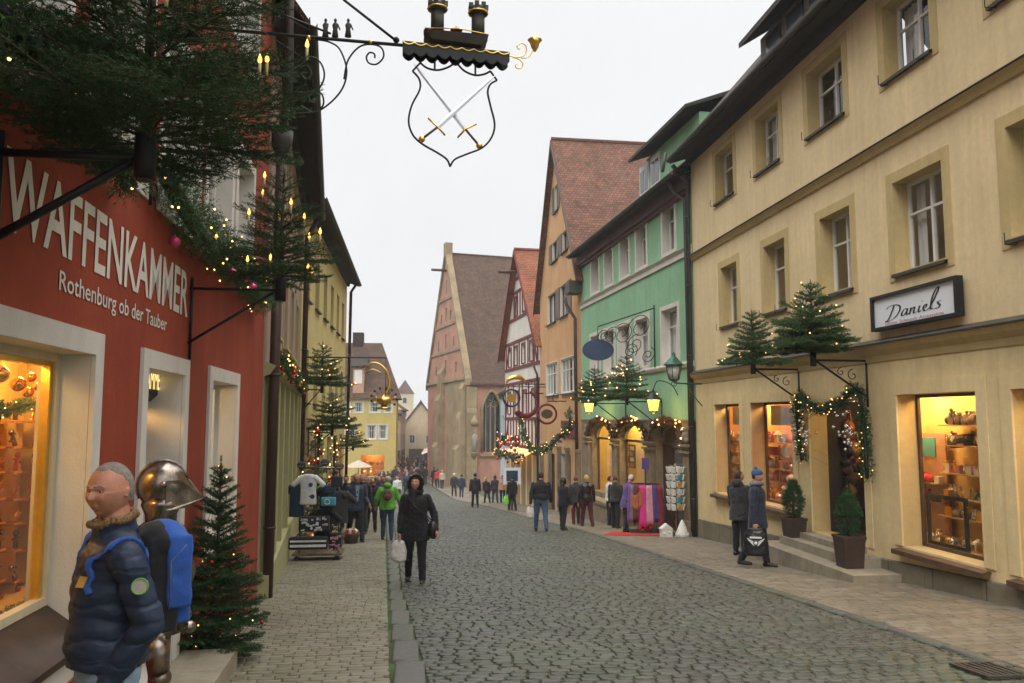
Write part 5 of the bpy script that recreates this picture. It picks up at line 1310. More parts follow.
# shield outline and hangers
for pts in ([(465, 270), (490, 300), (492, 340), (462, 400), (450, 460), (465, 510), (500, 545), (560, 580), (595, 605), (607, 632)], [(607, 632), (625, 605), (670, 585), (730, 560), (765, 520), (776, 470), (760, 400), (750, 350), (760, 320), (785, 305)],
            [(465, 270), (494, 238)], [(785, 305), (760, 270)], [(494, 238), (520, 258), (560, 266), (600, 255), (625, 238)], [(632, 238), (660, 268), (700, 285), (735, 282), (760, 270)], [(549, 266), (549, 225)], [(703, 288), (703, 240)]):
    b = MB(); b.tube(SL([cz7(*p) for p in pts], 6), .0095, 6); b.build('shield_outline', M['iron'], sg)
for k, (t_, h_, pm, gl, gr) in enumerate((((785, 280), (560, 482), (500, 528), (524, 448), (588, 513)), ((468, 240), (665, 490), (718, 553), (707, 470), (636, 522)))):
    dy = -.02 if k == 0 else .02; T_, H_, P_, G0, G1 = [Spx(*cz7(*q), dy) for q in (t_, h_, pm, gl, gr)]
    d = (T_-H_).normalized(); s_ = d.cross(FR.d).normalized()*.024; y_ = FR.d*.005
    b = MB(); i = [b.av(p) for p in (H_-s_, H_-y_, H_+s_, H_+y_)]; j = [b.av(p) for p in (T_-d*.1-s_*.55, T_-d*.1-y_, T_-d*.1+s_*.55, T_-d*.1+y_)]; tp_ = b.av(T_)
    for q in range(4): b.af((i[q], i[(q+1) % 4], j[(q+1) % 4], j[q])); b.af((j[q], j[(q+1) % 4], tp_))
    sw = b.build('sword_blade', M['blade'], sg)
    b = MB(); b.tube([H_, P_], .011, 8); b.build('sword_grip', M['brown_wood'], sw)
    b = MB(); b.tube([G0, H_, G1], .009, 8); b.ell(P_, .03, 12, 8); b.build('hilt', M['gold'], sw)

# ---- left further trees, mauve garland
F = FM
garland('cornice_garland', [F.P(.5, 2.62, .2), F.P(3, 2.56, .2), F.P(6, 2.54, .2), F.P(9.5, 2.45, .2)], .13, 31, 'red and silver decorated garland above the pale green shop front', bulbs=30, bulbr=.012, red=26, gold=8, dens=1500, ln=.05, wd=.009, br=.04)
for i, (px_, py_, lb) in enumerate(((322, 388, 'overhead Christmas tree, nearest of three on the pale yellow house'), (332, 431, 'wide overhead Christmas tree, middle one on the pale yellow house'), (353, 447, 'small overhead Christmas tree, farthest of three on the pale yellow house'))):
    Fx = FP
    yy = (24.2, 25.5, 34)[i]
    # solve the spot: out from the wall 
    r_ = ray(px_, py_); q = CAM+r_*(yy/r_.y); out = q.x-Fx.P(yy-23.35, 0, 0).x; u_ = yy-23.35
    tree_bracket(Fx, u_, q.z-.05, out, 'iron arm under the '+lb.split(',')[0]+', number '+('nearest', 'middle', 'farthest')[i]+' of the row', .6, False)
    spruce(q, (1.35, 1.25, .9)[i], (.85, 1.0, .7)[i], 40+i, lb, whorls=8, per=6, dens=60, ln=.06, wd=.013, twig=.2, mat2='needle2', bulbs=14, bulbr=.018, labelL='warm lights on the '+lb.split(',')[0]+' '+('nearest', 'middle', 'farthest')[i], cone=.85)
# decorated tree standing behind the clothes rack
tb_ = Vector((-2.75, 22.5, gz(22.5)))
T5, tips5 = spruce(tb_, 3.3, .8, 50, 'tall Christmas tree with red bows standing behind the clothes rack', whorls=12, per=6, dens=60, ln=.06, wd=.013, twig=.2, bulbs=30, bulbr=.018, labelL='warm lights on the tall tree behind the clothes rack', trunk0=0, mat2='needle2')
baubles(tips5, 18, random.Random(8), 'red_bauble', .07, 'large red bauble on the tall tree behind the clothes rack', group='red baubles of the tall tree')
for k, (yy, hgt) in enumerate(((26, 3.4), (31, 3.2))):
    p = Vector((-3.1, yy, gz(yy))); rr = random.Random(60+k)
    garland('light_column', [p+Vector((0, 0, .2)), p+Vector((0, 0, hgt/2)), p+Vector((0, 0, hgt))], .16, 60+k, ('nearer', 'farther')[k]+' upright garland with red lights by the pale yellow house', bulbs=24, bulbr=.025, red=14, dens=500, ln=.08, wd=.016, br=.06, lab2=('nearer', 'farther')[k]+' column of warm lights by the pale yellow house')

# ---- right: shop trees, door garland, planters
F = FY
for i, (px_, py_, h_, R_t, lb) in enumerate(((761, 366, 1.05, .66, 'Christmas tree on the farther iron bracket above the garlanded shop door'), (828, 362, 1.22, .80, 'Christmas tree on the nearer iron bracket above the garlanded shop door'))):
    u_ = (U(14.95), U(12.55))[i]
    out = .95
    z_ = 2.66
    t = tree_bracket(F, u_, z_, out, ('farther', 'nearer')[i]+' scrolled iron bracket over the garlanded shop door', .62, True)
    spruce(F.P(u_, z_+.1, out), h_, R_t, 70+i, lb, whorls=10, per=8, dens=175, ln=.038, wd=.0068, twig=.12, mat2='needle2', bulbs=22, bulbr=.011, labelL='warm lights on the '+('farther', 'nearer')[i]+' tree above the garlanded door', cone=.85)
dg = (DR[0], DR[1])
garland('door_garland', [F.P(DR[0]-.25, .72, .12), F.P(DR[0]-.22, 1.5, .12), F.P(DR[0]-.12, 2.2, .15), F.P(DR[0]+.35, 1.98, .17), F.P((DR[0]+DR[1])/2, 1.86, .18), F.P(DR[1]-.3, 1.95, .17), F.P(DR[1]+.15, 2.15, .16), F.P(DR[1]+.2, 1.5, .14), F.P(DR[1]+.12, .9, .12)], .125, 80, 'thick green garland hanging round the shop door of the yellow house', bulbs=75, bulbr=.009, dens=3600, ln=.04, wd=.007, matn='needle')
rr = random.Random(9)
for i, (uu, zz) in enumerate(((DR[1]-.15, 1.45), (DR[0]+.15, 1.5))):
    c_ = F.P(uu, zz, .2); pts = [c_+Vector((rr.gauss(0, .08), rr.gauss(0, .08), rr.gauss(0, .18))) for _ in range(26)]
    baubles(pts, 26, rr, 'silver', .025, 'small silver bauble in the '+('farther', 'nearer')[i]+' cluster beside the shop door', group=('farther', 'nearer')[i]+' silver bauble cluster')
for i, (x, y, z, s_) in enumerate(((6.93, 12.42, -.675, 1.0), (7.12, 14.72, -.675, .95))):
    p = Vector((x, y, z)); t = thing('potted_conifer', p, ('bushy conifer in a dark square planter on the nearer end of the shop steps', 'bushy conifer in a dark square planter on the farther end of the shop steps')[i], 'potted plant', 'potted conifers on the shop steps')
    b = MB(); b.M = Matrix.Translation(p); a = .15*s_; b2 = .185*s_; zz = .5
    i8 = [b.av(q) for q in ((-a, -a, 0), (a, -a, 0), (a, a, 0), (-a, a, 0), (-b2, -b2, zz), (b2, -b2, zz), (b2, b2, zz), (-b2, b2, zz))]
    for q in ((0,3,2,1),(0,1,5,4),(1,2,6,5),(2,3,7,6),(3,0,4,7)): b.af([i8[k] for k in q])
    b.box(-b2*.95, b2*.95, -b2*.95, b2*.95, zz-.03, zz-.02); b.box(-b2-.01, b2+.01, -b2-.01, -b2+.03, zz-.04, zz+.004); b.box(-b2-.01, b2+.01, b2-.03, b2+.01, zz-.04, zz+.004); b.box(-b2-.01, -b2+.03, -b2+.031, b2-.031, zz-.04, zz+.004); b.box(b2-.03, b2+.01, -b2+.031, b2-.031, zz-.04, zz+.004)
    b.build('planter', M['terracotta'], t)
    V = []; Fc = []; rr = random.Random(90+i)
    for k in range(900):
        th = rr.random()*2*pi; ph = math.asin(rr.random()**.8*2-1 if rr.random() < .8 else 0); R0 = Vector((.21*math.cos(th)*math.cos(ph), .21*math.sin(th)*math.cos(ph), .38*math.sin(ph)))
        R0 *= (.75+.35*rr.random()); R0.x *= 1-.35*max(0, R0.z/.4); R0.y *= 1-.35*max(0, R0.z/.4)
        c_ = p+Vector((0, 0, zz+.33))+R0; needles(V, Fc, c_-R0.normalized()*.07, c_+Vector((0, 0, .03)), rr, 16, .04, .006)
    me = bpy.data.meshes.new('foliage'); me.from_pydata([v-p for v in V], [], Fc); me.materials.append(M['needle'])
    o = bpy.data.objects.new('foliage', me); C.objects.link(o); o.parent = t
    b = MB(); b.cone(p+Vector((0, 0, zz-.02)), p+Vector((0, 0, zz+.5)), .03, .015, 6); b.build('stem', M['bark'], t)

# ---- green house: trees, lanterns, signs, arch garlands
F = FG
for i, (px_, py_, h_, R_t) in enumerate(((595, 402, 1.2, .82), (627, 400, 1.35, .88))):
    u_ = (F.L-.9, 8.4)[i]; out = 1.1
    # put the trunk on the ray through the photograph's trunk foot
    r_ = ray(px_, py_); n_ = F.d; t_ = 0
    p_ = F.p0+F.n*out; t_ = (p_-CAM).dot(F.n)/r_.dot(F.n); q = CAM+r_*t_; u_ = (q-F.p0).dot(F.d)
    lb = ('farther', 'nearer')[i]
    tree_bracket(F, u_, q.z-.05, out, lb+' iron bracket holding a Christmas tree over the stone arches', .8, False)
    spruce(q, h_, R_t, 110+i, lb+' lit Christmas tree above the stone arches of the green house', whorls=9, per=7, dens=70, ln=.055, wd=.012, twig=.19, mat2='needle2', bulbs=30, bulbr=.02, labelL='warm lights on the '+lb+' tree above the stone arches', cone=.85)
def lantern(p, s, m, name, label, lid='green_metal'):
    t = thing(name, p, label, 'lantern')
    b = MB(); b.M = Matrix.Translation(p)
    b.lathe([(.16*s, 0), (.24*s, .42*s), (.24*s, .42*s)], n=6); b.build('lamp_glass', M[m], t)
    b = MB(); b.M = Matrix.Translation(p); b.lathe([(.34*s, .42*s), (.30*s, .46*s), (.10*s, .66*s), (.05*s, .7*s), (.06*s, .76*s), (.01*s, .84*s)], n=6); b.lathe([(.05*s, -.1*s), (.17*s, -.02*s), (.17*s, 0)], n=6)
    for k in range(6):
        a = k*pi/3; b.cone((.165*s*math.cos(a), .165*s*math.sin(a), 0), (.247*s*math.cos(a), .247*s*math.sin(a), .42*s), .012*s, .012*s, 5)
    b.build('lamp_housing', M[lid], t)
    return t
def place(F, px_, py_, out):
    r_ = ray(px_, py_); p_ = F.p0+F.n*out; t_ = (p_-CAM).dot(F.n)/r_.dot(F.n); return CAM+r_*t_
lp = place(FG, 674, 379, .9); lt = lantern(lp, .85, 'lantern_off', 'street_lantern', 'unlit green street lantern on a bracket at the corner of the green house')
b = MB(); b.tube([lp-Vector((0, 0, .1)), lp+Vector((.35, .0, -.12)), Vector((7.38, lp.y+.1, lp.z-.12))], .022, 6); b.tube(cat([tuple(lp+Vector((.35, 0, -.12))), tuple(lp+Vector((.5, 0, -.4))), (7.38, lp.y+.1, lp.z-.7)], 6), .015, 5); b.build('bracket', M['green_metal'], lt)
for (px_, py_, s_, lb) in ((653.5, 411, .75, 'lit yellow lantern on a scrolled bracket above the middle stone arch'), (589, 412, .75, 'lit yellow lantern at the far end of the green house arcade')):
    lp = place(FG, px_, py_, .75); lt = lantern(lp, s_, 'lantern_lit', 'wall_lantern', lb, 'iron')
    b = MB(); top_ = lp+Vector((0, 0, .8*s_)); wl = lp-FG.n*.74
    b.tube(cat([tuple(top_), tuple(top_+Vector((0, 0, .25))-FG.n*.15), tuple(wl+Vector((0, 0, .75))+FG.n*.2), tuple(wl+Vector((0, 0, .45)))], 8), .014, 5); b.tube(spiral(wl+Vector((0, 0, .75))+FG.n*.1, FG.n, Zv, .1, .02, 0, 6), .012, 5); b.build('bracket', M['iron'], lt)
    ld = bpy.data.lights.new('lamp_light', 'POINT'); ld.energy = 12; ld.color = (1, .6, .12); ld.shadow_soft_size = .12
    lo = bpy.data.objects.new('lamp_light', ld); C.objects.link(lo); lo.parent = lt; lo.location = (0, 0, -.2)
for i, (l, r_) in enumerate(arcs):
    c_ = (l+r_)/2; w_ = (r_-l)/2+.18
    pts = [FG.P(c_+w_*math.cos(pi*k/8), zsp+.05+.66*math.sin(pi*k/8), .16) for k in range(9)]
    garland('arch_garland', pts, .11, 120+i, 'bronze leaf garland with lights over the '+('nearest', 'middle', 'farthest')[2-i if False else i if False else {0: 1, 1: 1, 2: 2}[i] if False else (2, 1, 0)[i] if False else i]+' stone arch' if False else 'bronze leaf garland with lights over the '+('farthest', 'middle', 'nearest')[{0: 0, 1: 1, 2: 2}[i]]+' stone arch', bulbs=14, bulbr=.028, dens=700, ln=.08, wd=.022, matn='leaf_brown')
# oval sign with scrollwork
ov = place(FG, 598, 350, 1.5)
sg = thing('oval_sign', ov, 'dark blue oval sign hanging from a long scrolled iron bracket on the green house', 'sign')
b = MB(); ang = FG.n; N = 24
def ovp(t_, k, dd): return ov+FG.n*(.52*k*math.cos(t_))+Zv*(.34*k*math.sin(t_))+FG.d*dd
A = [b.av(ovp(2*pi*k/N, 1, -.03)) for k in range(N)]; B = [b.av(ovp(2*pi*k/N, 1, .03)) for k in range(N)]
b.af(A); b.af(B[::-1])
for k in range(N): b.af((A[k], A[(k+1) % N], B[(k+1) % N], B[k]))
b.build('panel', M['blue_sign'], sg)
br0 = FG.px(655.7, 308); br1 = FG.px(655.7, 366)
def Bp(px_, py_):        # bracket plane: parallel to the wall normal through the sign
    n_ = FG.d; r_ = ray(px_, py_); q0 = FG.P(br0[0], 0, 0); t_ = (q0-CAM).dot(n_)/r_.dot(n_); return CAM+r_*t_
base_u = FG.px(655.7, 320)[0]
wallp = lambda z, o: FG.P(base_u, z, o)
zt_, zb_ = br0[1], br1[1]
farp = ov+Zv*.5
b = MB(); b.tube([wallp(zt_+.1, .05), wallp(zb_-.1, .05)], .02, 6); b.tube([wallp(zt_, .05), farp+Zv*.25], .018, 6); b.tube([farp+Zv*.25, ov+Zv*.34], .012, 5); b.build('bracket_frame', M['iron'], sg)
v0 = wallp((zt_+zb_)/2, .05); dirh = ((farp+Zv*.25)-wallp(zt_, .05)); Lh = dirh.length; dirh.normalize()
for (s_, dz, rr, a0_, tr) in ((.25, -.45, .42, 0, 1), (.33, -.95, .32, 2, -1), (.55, -.5, .36, 1, 1), (.75, -.42, .28, 3, -1), (.9, -.35, .2, 0, 1), (.12, -1.4, .25, 2, 1), (.42, -1.1, .25, 4, -1)):
    b = MB(); c_ = wallp(zt_, .05)+dirh*(Lh*s_)+Zv*dz; b.tube(spiral(c_, dirh, Zv, rr, rr*.12, a0_, a0_+tr*2*pi*1.7, 36), .013, 5); b.build('scroll', M['iron'], sg)

# ---- swagged garland across orange house, guild signs
g0 = FO.P(.3, 1.35, .5); g2 = FT.P(1.0, 2.0, .9)
garland('street_garland', [g0+Vector((0, 0, .7)), g0, FO.P(3.5, .35, .8), FO.P(6.5, .15, .9), FO.P(8.8, .7, .9), g2], .2, 140, 'long green swag with lights across the orange and half-timbered houses', bulbs=40, bulbr=.021, dens=420, ln=.10, wd=.025, lab2='warm lights on the long green swag')
for k, u_ in enumerate((2.5, 5.5)):
    garland('flower_box_garland', [FT.P(u_-1.6, -.35, .9), FT.P(u_, -.45, 1.0), FT.P(u_+1.6, -.35, .9)], .28, 150+k, ('nearer', 'farther')[k]+' green garland with red baubles over the half-timbered shopfront', bulbs=18, bulbr=.022, red=8, dens=300, ln=.12, wd=.03, br=.08, lab2='warm lights over the half-timbered shopfront '+('nearer', 'farther')[k]+' part')
for k, (px_, py_) in enumerate(((503, 440), (517, 440))):
    q = place(FT, px_, py_, 1.2)
    garland('wreath_ball', [q+Vector((0, 0, .25)), q, q-Vector((0, 0, .3))], .4, 160+k, ('farther', 'nearer')[k]+' round lit evergreen ball before the half-timbered house', bulbs=22, bulbr=.024, red=7, dens=500, ln=.12, wd=.03, br=.09, lab2='warm lights on the '+('farther', 'nearer')[k]+' evergreen ball')
def ring_sign(q, R0, m, label, core='gold', F=FT, wallF=None, emblem=None):
    t = thing('guild_sign', q, label, 'sign'); b = MB()
    b.tube([q+F.n*(R0*math.cos(2*pi*k/24))+Zv*(R0*math.sin(2*pi*k/24)) for k in range(25)], R0*.12, 6); b.build('ring', M[m], t)
    b = MB(); A = [b.av(q+F.n*(R0*.62*math.cos(2*pi*k/16))+Zv*(R0*.5*math.sin(2*pi*k/16))-F.d*.04) for k in range(16)]; B = [b.av(v+F.d*.08) for v in [b.v[i] for i in A]]
    b.af(A); b.af(B[::-1]); [b.af((A[k], A[(k+1) % 16], B[(k+1) % 16], B[k])) for k in range(16)]; b.build('emblem', M[core], t)
    top_ = q+Zv*(R0+.15); o_ = (q-F.p0).dot(F.n)
    b = MB(); b.tube([q+Zv*R0, top_, top_-F.n*o_], .022, 5); b.tube(spiral(top_-F.n*o_*.5+Zv*.2, F.n, Zv, .25, .05, -1.5, 4.5), .016, 5); b.build('bracket', M['iron'], t)
    return t
ring_sign(place(FT, 511.5, 398, 1.9), .42, 'black', 'round black ring sign with gold emblem before the half-timbered house')
ring_sign(place(FO, 547, 414, .9), .42, 'redtimber', 'round dark red and gold sign on the orange house', 'brown_wood', F=FO)
q = place(FT, 516, 384, 1.6); t = thing('guild_sign', q, 'gilded crescent-shaped sign arm above the round ring sign', 'sign')
b = MB(); b.tube([q+FT.n*(.5*math.cos(a))+Zv*(.35*math.sin(a)) for a in [k*pi/10 for k in range(11)]], .09, 6, rf=lambda s_: .03+.10*math.sin(pi*s_)); b.build('crescent', M['gold'], t)
b = MB(); b.tube([q-FT.n*.45, q-FT.n*1.58], .03, 6); b.build('bracket', M['iron'], t)
q = place(FT, 524, 405, 1.1); t = thing('guild_sign', q, 'dark red curled horn-shaped sign on the half-timbered house', 'sign')
b = MB(); b.tube(spiral(q, FT.n, Zv, .75, .5, 2.0, 5.6), .1, 8, rf=lambda s_: .05+.12*s_); b.build('horn', M['redtimber'], t)
b = MB(); b.tube([q+Zv*.6, q+Zv*.6-FT.n*1.08], .03, 6); b.build('bracket', M['iron'], t)
# big gilded sign on the left side of the street
q = CAM+ray(384, 401)*24.; q.z -= 0
t = thing('gilded_guild_sign', q, 'ornate gilded kettle-shaped guild sign hanging high on the left before the far yellow house', 'sign')
b = MB(); b.M = Matrix.Translation(q) @ Matrix.Scale(.68, 4); b.lathe([(.05, -.38), (.30, -.36), (.32, -.30), (.16, -.25), (.14, -.2)], n=16); b.lathe([(.1, -.2), (.30, -.08), (.34, .06), (.26, .16), (.12, .2), (.05, .26), (.0, .3)], n=16); b.tube([(.3, 0, .05), (.45, 0, .12), (.5, 0, .22)], .035, 6); b.tube(spiral((-.36, 0, .02), Vector((1, 0, 0)), Zv, .14, .12, 1.2, 5), .025, 6); b.build('gilt_vessel', M['gold'], t)
for k in range(9):
    a = -.6+k*.5; b = MB(); c_ = q+Vector((.38*math.cos(a), 0, .08+.32*math.sin(a))); b.ell(c_, .04, 7, 5); b.tube([c_, q+Vector((.22*math.cos(a), 0, .06+.18*math.sin(a)))], .010, 4); b.build('iron_berry', M['iron'], t)
b = MB(); b.tube(cat([tuple(q+Vector((.06, 0, .22))), tuple(q+Vector((.16, 0, .55))), tuple(q+Vector((.02, 0, .95))), tuple(q+Vector((-.3, 0, 1.15))), tuple(q+Vector((-.75, 0, 1.02)))], 8), .05, 6, rf=lambda s_: .05*(1-s_)+.015); b.tube(cat([tuple(q+Vector((-.1, 0, .85))), tuple(q+Vector((-.35, 0, .95))), tuple(q+Vector((-.6, 0, .85)))], 8), .018, 5); b.build('gilt_branch', M['gold'], t)
b = MB(); b.tube([q+Vector((.05, 0, 1.3)), Vector((-3.38, q.y, q.z+1.3))], .02, 6); b.tube([q+Vector((.04, 0, .15)), q+Vector((.04, 0, 1.3))], .012, 5); b.tube(spiral(Vector((-2.6, q.y, q.z+1.15)), Vector((1, 0, 0)), Zv, .35, .05, 1.5, 8), .018, 5); b.build('bracket', M['iron'], t)
# ------------------------------------------------------------------ shop interiors and things on display
rr = random.Random(77)
def ob(b, name, m, label, cat_, group=None):
    return tag(b.build(name, M[m]), label, cat_, group)
def shelf(F, u0, u1, z, o0, o1, label, group, m='shelf'):
    b = MB(F); b.fbox(u0, u1, z-.02, z, o0, o1); return ob(b, 'display_shelf', m, label, 'shelf', group)
def trinket(p, s, kind, m, label, group):
    b = MB(); b.M = Matrix.Translation(p)
    if kind == 'vase': b.lathe([(.25*s, 0), (.45*s, .3*s), (.4*s, .7*s), (.15*s, 1.0*s), (.25*s, 1.15*s)], n=10)
    elif kind == 'box': b.cbox((0, 0, .4*s), (.7*s, .9*s, .8*s)); b.cbox((0, 0, .84*s), (.76*s, .96*s, .08*s))
    elif kind == 'ball': b.ell((0, 0, .5*s), .5*s, 12, 8); b.cone((0, 0, .95*s), (0, 0, 1.15*s), .1*s, .1*s, 6)
    elif kind == 'house': b.cbox((0, 0, .4*s), (.6*s, .8*s, .8*s)); b.prism([(-.4*s, .8*s), (.4*s, .8*s), (0, 1.25*s)], lambda a, c_, d: (a, d, c_), -.45*s, .45*s)
    elif kind == 'fig': b.loft([(0, 0, 0, .28*s, .24*s), (0, 0, .7*s, .2*s, .18*s), (0, 0, .9*s, .24*s, .16*s), (0, 0, 1.0*s, .08*s, .08*s)], 8); b.ell((0, 0, 1.15*s), .15*s, 8, 6)
    elif kind == 'watch': b.cone((0, 0, .5*s), (-.06*s, 0, .5*s), .3*s, .3*s, 12); b.cbox((0, 0, .5*s), (.04*s, .2*s, 1.2*s))
    elif kind == 'hook': b.cbox((0, 0, 0), (.05*s, .9*s, .12*s)); b.cone((0, -.2*s, .1*s), (0, -.15*s, .7*s), .08*s, .12*s, 6); b.cone((0, .0, .1*s), (.05*s, .35*s, .4*s), .05*s, .05*s, 6)
    return tag(b.build('display_'+{'vase': 'vase', 'box': 'box', 'ball': 'ball', 'house': 'model_house', 'fig': 'figurine', 'watch': 'watch', 'hook': 'pendant'}[kind], M[m]), label, {'vase': 'vase', 'box': 'box', 'ball': 'ornament', 'house': 'ornament', 'fig': 'figurine', 'watch': 'watch', 'hook': 'trinket'}[kind], group)
def fill(F, u0, u1, z, o, n, s, kinds, mats, label, group):
    for k in range(n):
        u_ = lerp(u0, u1, (k+.5)/n)+(rr.random()-.5)*.3*(u1-u0)/n; kd = rr.choice(kinds)
        nm = {'vase': 'vase', 'box': 'box', 'ball': 'ball', 'house': 'model house', 'fig': 'figurine', 'watch': 'watch', 'hook': 'pendant'}[kd]; mt = rr.choice(mats)
        cn_ = {'gold_c': 'ochre', 'silver': 'silver', 'red': 'red', 'paper': 'white', 'gold': 'golden', 'maroon': 'dark red', 'tan': 'tan', 'brown': 'brown', 'pinkc': 'pink', 'teal': 'teal', 'black': 'black', 'rust': 'rusty orange', 'gold_bauble': 'golden', 'steel': 'steel', 'green': 'green'}[mt]
        trinket(F.P(u_, z, o+(rr.random()-.5)*.1), s*(.75+.5*rr.random()), kd, mt, 'small '+cn_+' '+nm+' '+label, group+', '+cn_+' '+nm)
# large shop window: everything is placed on planes close behind the glass
F = FY
u0, u1, z0, z1 = S3
PLN = -.85
def onp(x, y, o=PLN): return F.px(x, y, o)
GW = 'large shop window'
for k, (ya_, lb) in enumerate(((425, 'top'), (446, 'second'), (475, 'third'), (500, 'fourth'), (520, 'fifth'))):
    ua_, z_ = onp(976, ya_); ub_, _ = onp(946, ya_)
    shelf(F, ua_-.3, ub_, z_, PLN-.12, PLN+.14, 'glass shelf in the large shop window, '+lb+' from the top', 'shelves in the large shop window')
    fill(F, ua_-.3, ub_, z_, PLN, 18, (.17, .15, .13, .13, .14)[k], ['vase', 'ball', 'box', 'fig', 'watch'], (['black', 'brown'], ['silver', 'gold', 'paper', 'tan'], ['gold', 'silver', 'paper', 'pinkc'], ['silver', 'gold', 'silver'], ['gold', 'silver', 'tan'])[k], 'on a shelf in the large shop window', 'large shop window display')
fill(F, u0+.1, u1+.3, z0+.04, -.6, 22, .12, ['watch', 'ball', 'box', 'fig', 'vase'], ['silver', 'paper', 'teal', 'gold', 'silver'], 'on the floor of the large shop window', 'large shop window floor display')
fill(F, u0+.1, u1+.3, z0+.04, -.72, 22, .12, ['watch', 'ball', 'box', 'fig', 'vase'], ['silver', 'paper', 'silver', 'gold', 'tan'], 'on the floor of the large shop window', 'large shop window floor display')
ua_, za_ = onp(940, 434); ub_, zb_ = onp(914, 520)
b = MB(F); b.fbox(ua_, ub_, z0+.02, za_, PLN-.12, PLN-.08); ob(b, 'tan_board', 'tan', 'tall tan display panel inside the large shop window', 'panel')
a1, c1 = onp(931, 438); a2, c2_ = onp(919, 456); b = MB(F); b.fbox(a1, a2, c2_, c1, PLN-.078, PLN-.06); ob(b, 'framed_picture', 'teal', 'small dark green framed picture in the large shop window', 'picture')
for ya_, lb, mts in ((482, 'upper', ['red', 'pinkc', 'maroon', 'paper']), (500, 'lower', ['brown', 'black', 'maroon', 'paper'])):
    _, z_ = onp(930, ya_); shelf(F, ua_, ub_-.1, z_, PLN-.08, PLN+.12, 'short '+lb+' shelf on the tan display panel', 'panel shelves'); fill(F, ua_+.03, ub_-.15, z_, PLN+.03, 8, .12, ['fig', 'ball', 'vase', 'box'], mts, 'on the tan panel in the large shop window', 'tan panel display')
q1 = F.P(onp(972, 440)[0], onp(972, 440)[1], PLN+.02); q2_ = F.P(onp(955, 442)[0], onp(955, 442)[1], PLN+.02)
b = MB(); b.cap(q1, q2_, .10, .10, 12); ob(b, 'handbag', 'black', 'dark rounded handbag on the upper shelf of the large shop window', 'handbag')
ua_, za_ = F.px(968, 510, -.44); ub_, zb_ = F.px(930, 548, -.44)
fr = thing('standing_frame', F.P((ua_+ub_)/2, zb_, -.42), 'empty black picture frame standing at the bottom of the large shop window', 'frame')
b = MB(F); a, c_ = ua_, ub_; zz0, zz1 = z0+.03, z0+.80
b.fbox(a, a+.055, zz0, zz1, -.45, -.41); b.fbox(c_-.055, c_, zz0, zz1, -.45, -.41); b.fbox(a+.055, c_-.055, zz0, zz0+.055, -.45, -.41); b.fbox(a+.055, c_-.055, zz1-.055, zz1, -.45, -.41); b.build('moulding', M['black'], fr)
ceiling_lamp(F, (u0+u1)/2, z1+.28, -.62, 60, label='warm ceiling lamp inside the large shop window of the yellow house')
ceiling_lamp(F, u1+.45, z1+.28, -.62, 55, label='second warm ceiling lamp, farther along inside the large shop window')
ceiling_lamp(F, (S4[0]+S4[1])/2, z1+.28, -.62, 36, label='warm ceiling lamp inside the shop window at the right edge')
for k, z_ in enumerate((.3, .8, 1.3)):
    shelf(F, S4[1]-.5, S4[1]+.4, z_, -.95, -.7, 'shelf in the shop window at the right edge, '+('lowest', 'middle', 'topmost')[k], 'shelves in the window at the right edge'); fill(F, S4[1]-.5, S4[1]+.4, z_, -.82, 8, .14, ['vase', 'ball', 'box', 'fig'], ['gold', 'silver', 'paper'], 'in the shop window at the right edge', 'right edge window display')
for S_, gname, col, mats, pw_ in ((S2, 'orange-lit shop window', (1, .50, .20), ['red', 'gold', 'paper', 'pinkc', 'rust', 'silver'], 66), (S1, 'farthest shop window of the yellow house', (1, .70, .30), ['silver', 'gold', 'paper', 'tan', 'silver'], 60)):
    u0, u1, z0, z1 = S_; ext_ = .45 if S_ is S2 else 1.0
    for k, z in enumerate((1.15, .85, .55, .25)):
        xr_, xl_ = (792, 764) if S_ is S2 else (742, 722)
        a_ = F.px(xr_, 450, -.88)[0]; a2_ = F.px(xl_, 450, -.88)[0]
        shelf(F, a_, a2_, z, -1.0, -.75, 'wooden shelf in the '+gname+', '+('topmost', 'second', 'third', 'lowest')[k], 'shelves in the '+gname)
        fill(F, a_, a2_, z, -.88, 9, .18, ['box', 'vase', 'ball', 'house', 'fig'], mats, 'on a shelf in the '+gname, gname+' display')
    fill(F, u0+.1, u1+ext_*.8, z0+.03, -.55, 18, .16, ['box', 'vase', 'ball', 'house', 'fig'], mats, 'on the floor of the '+gname, gname+' floor display')
    fill(F, u0+.1, u1+ext_*.8, z0+.03, -.8, 16, .24, ['box', 'vase', 'house', 'fig'], mats, 'on the floor of the '+gname, gname+' floor display')
    ceiling_lamp(F, (u0+u1)/2+.3, z1+.28, -.65, pw_, col, label='ceiling lamp in the '+gname)
mq = F.P(F.px(727, 450, -.75)[0], S1[2], -.75); t = thing('dress_form', mq, 'pale dress form with a grey scarf in the farthest shop window', 'dress form')
b = MB(); b.M = Matrix.Translation(mq); b.loft([(0, 0, .75, .13, .15), (0, 0, .95, .10, .12), (0, 0, 1.2, .12, .19), (0, 0, 1.38, .08, .16), (0, 0, 1.46, .045, .05), (0, 0, 1.56, .04, .04)], 14); b.build('torso', M['greycloth'], t)
b = MB(); b.M = Matrix.Translation(mq); b.cone((0, 0, 0), (0, 0, .8), .02, .02, 6); b.cone((0, 0, 0), (0, 0, .03), .14, .12, 12); b.build('stand', M['black'], t)
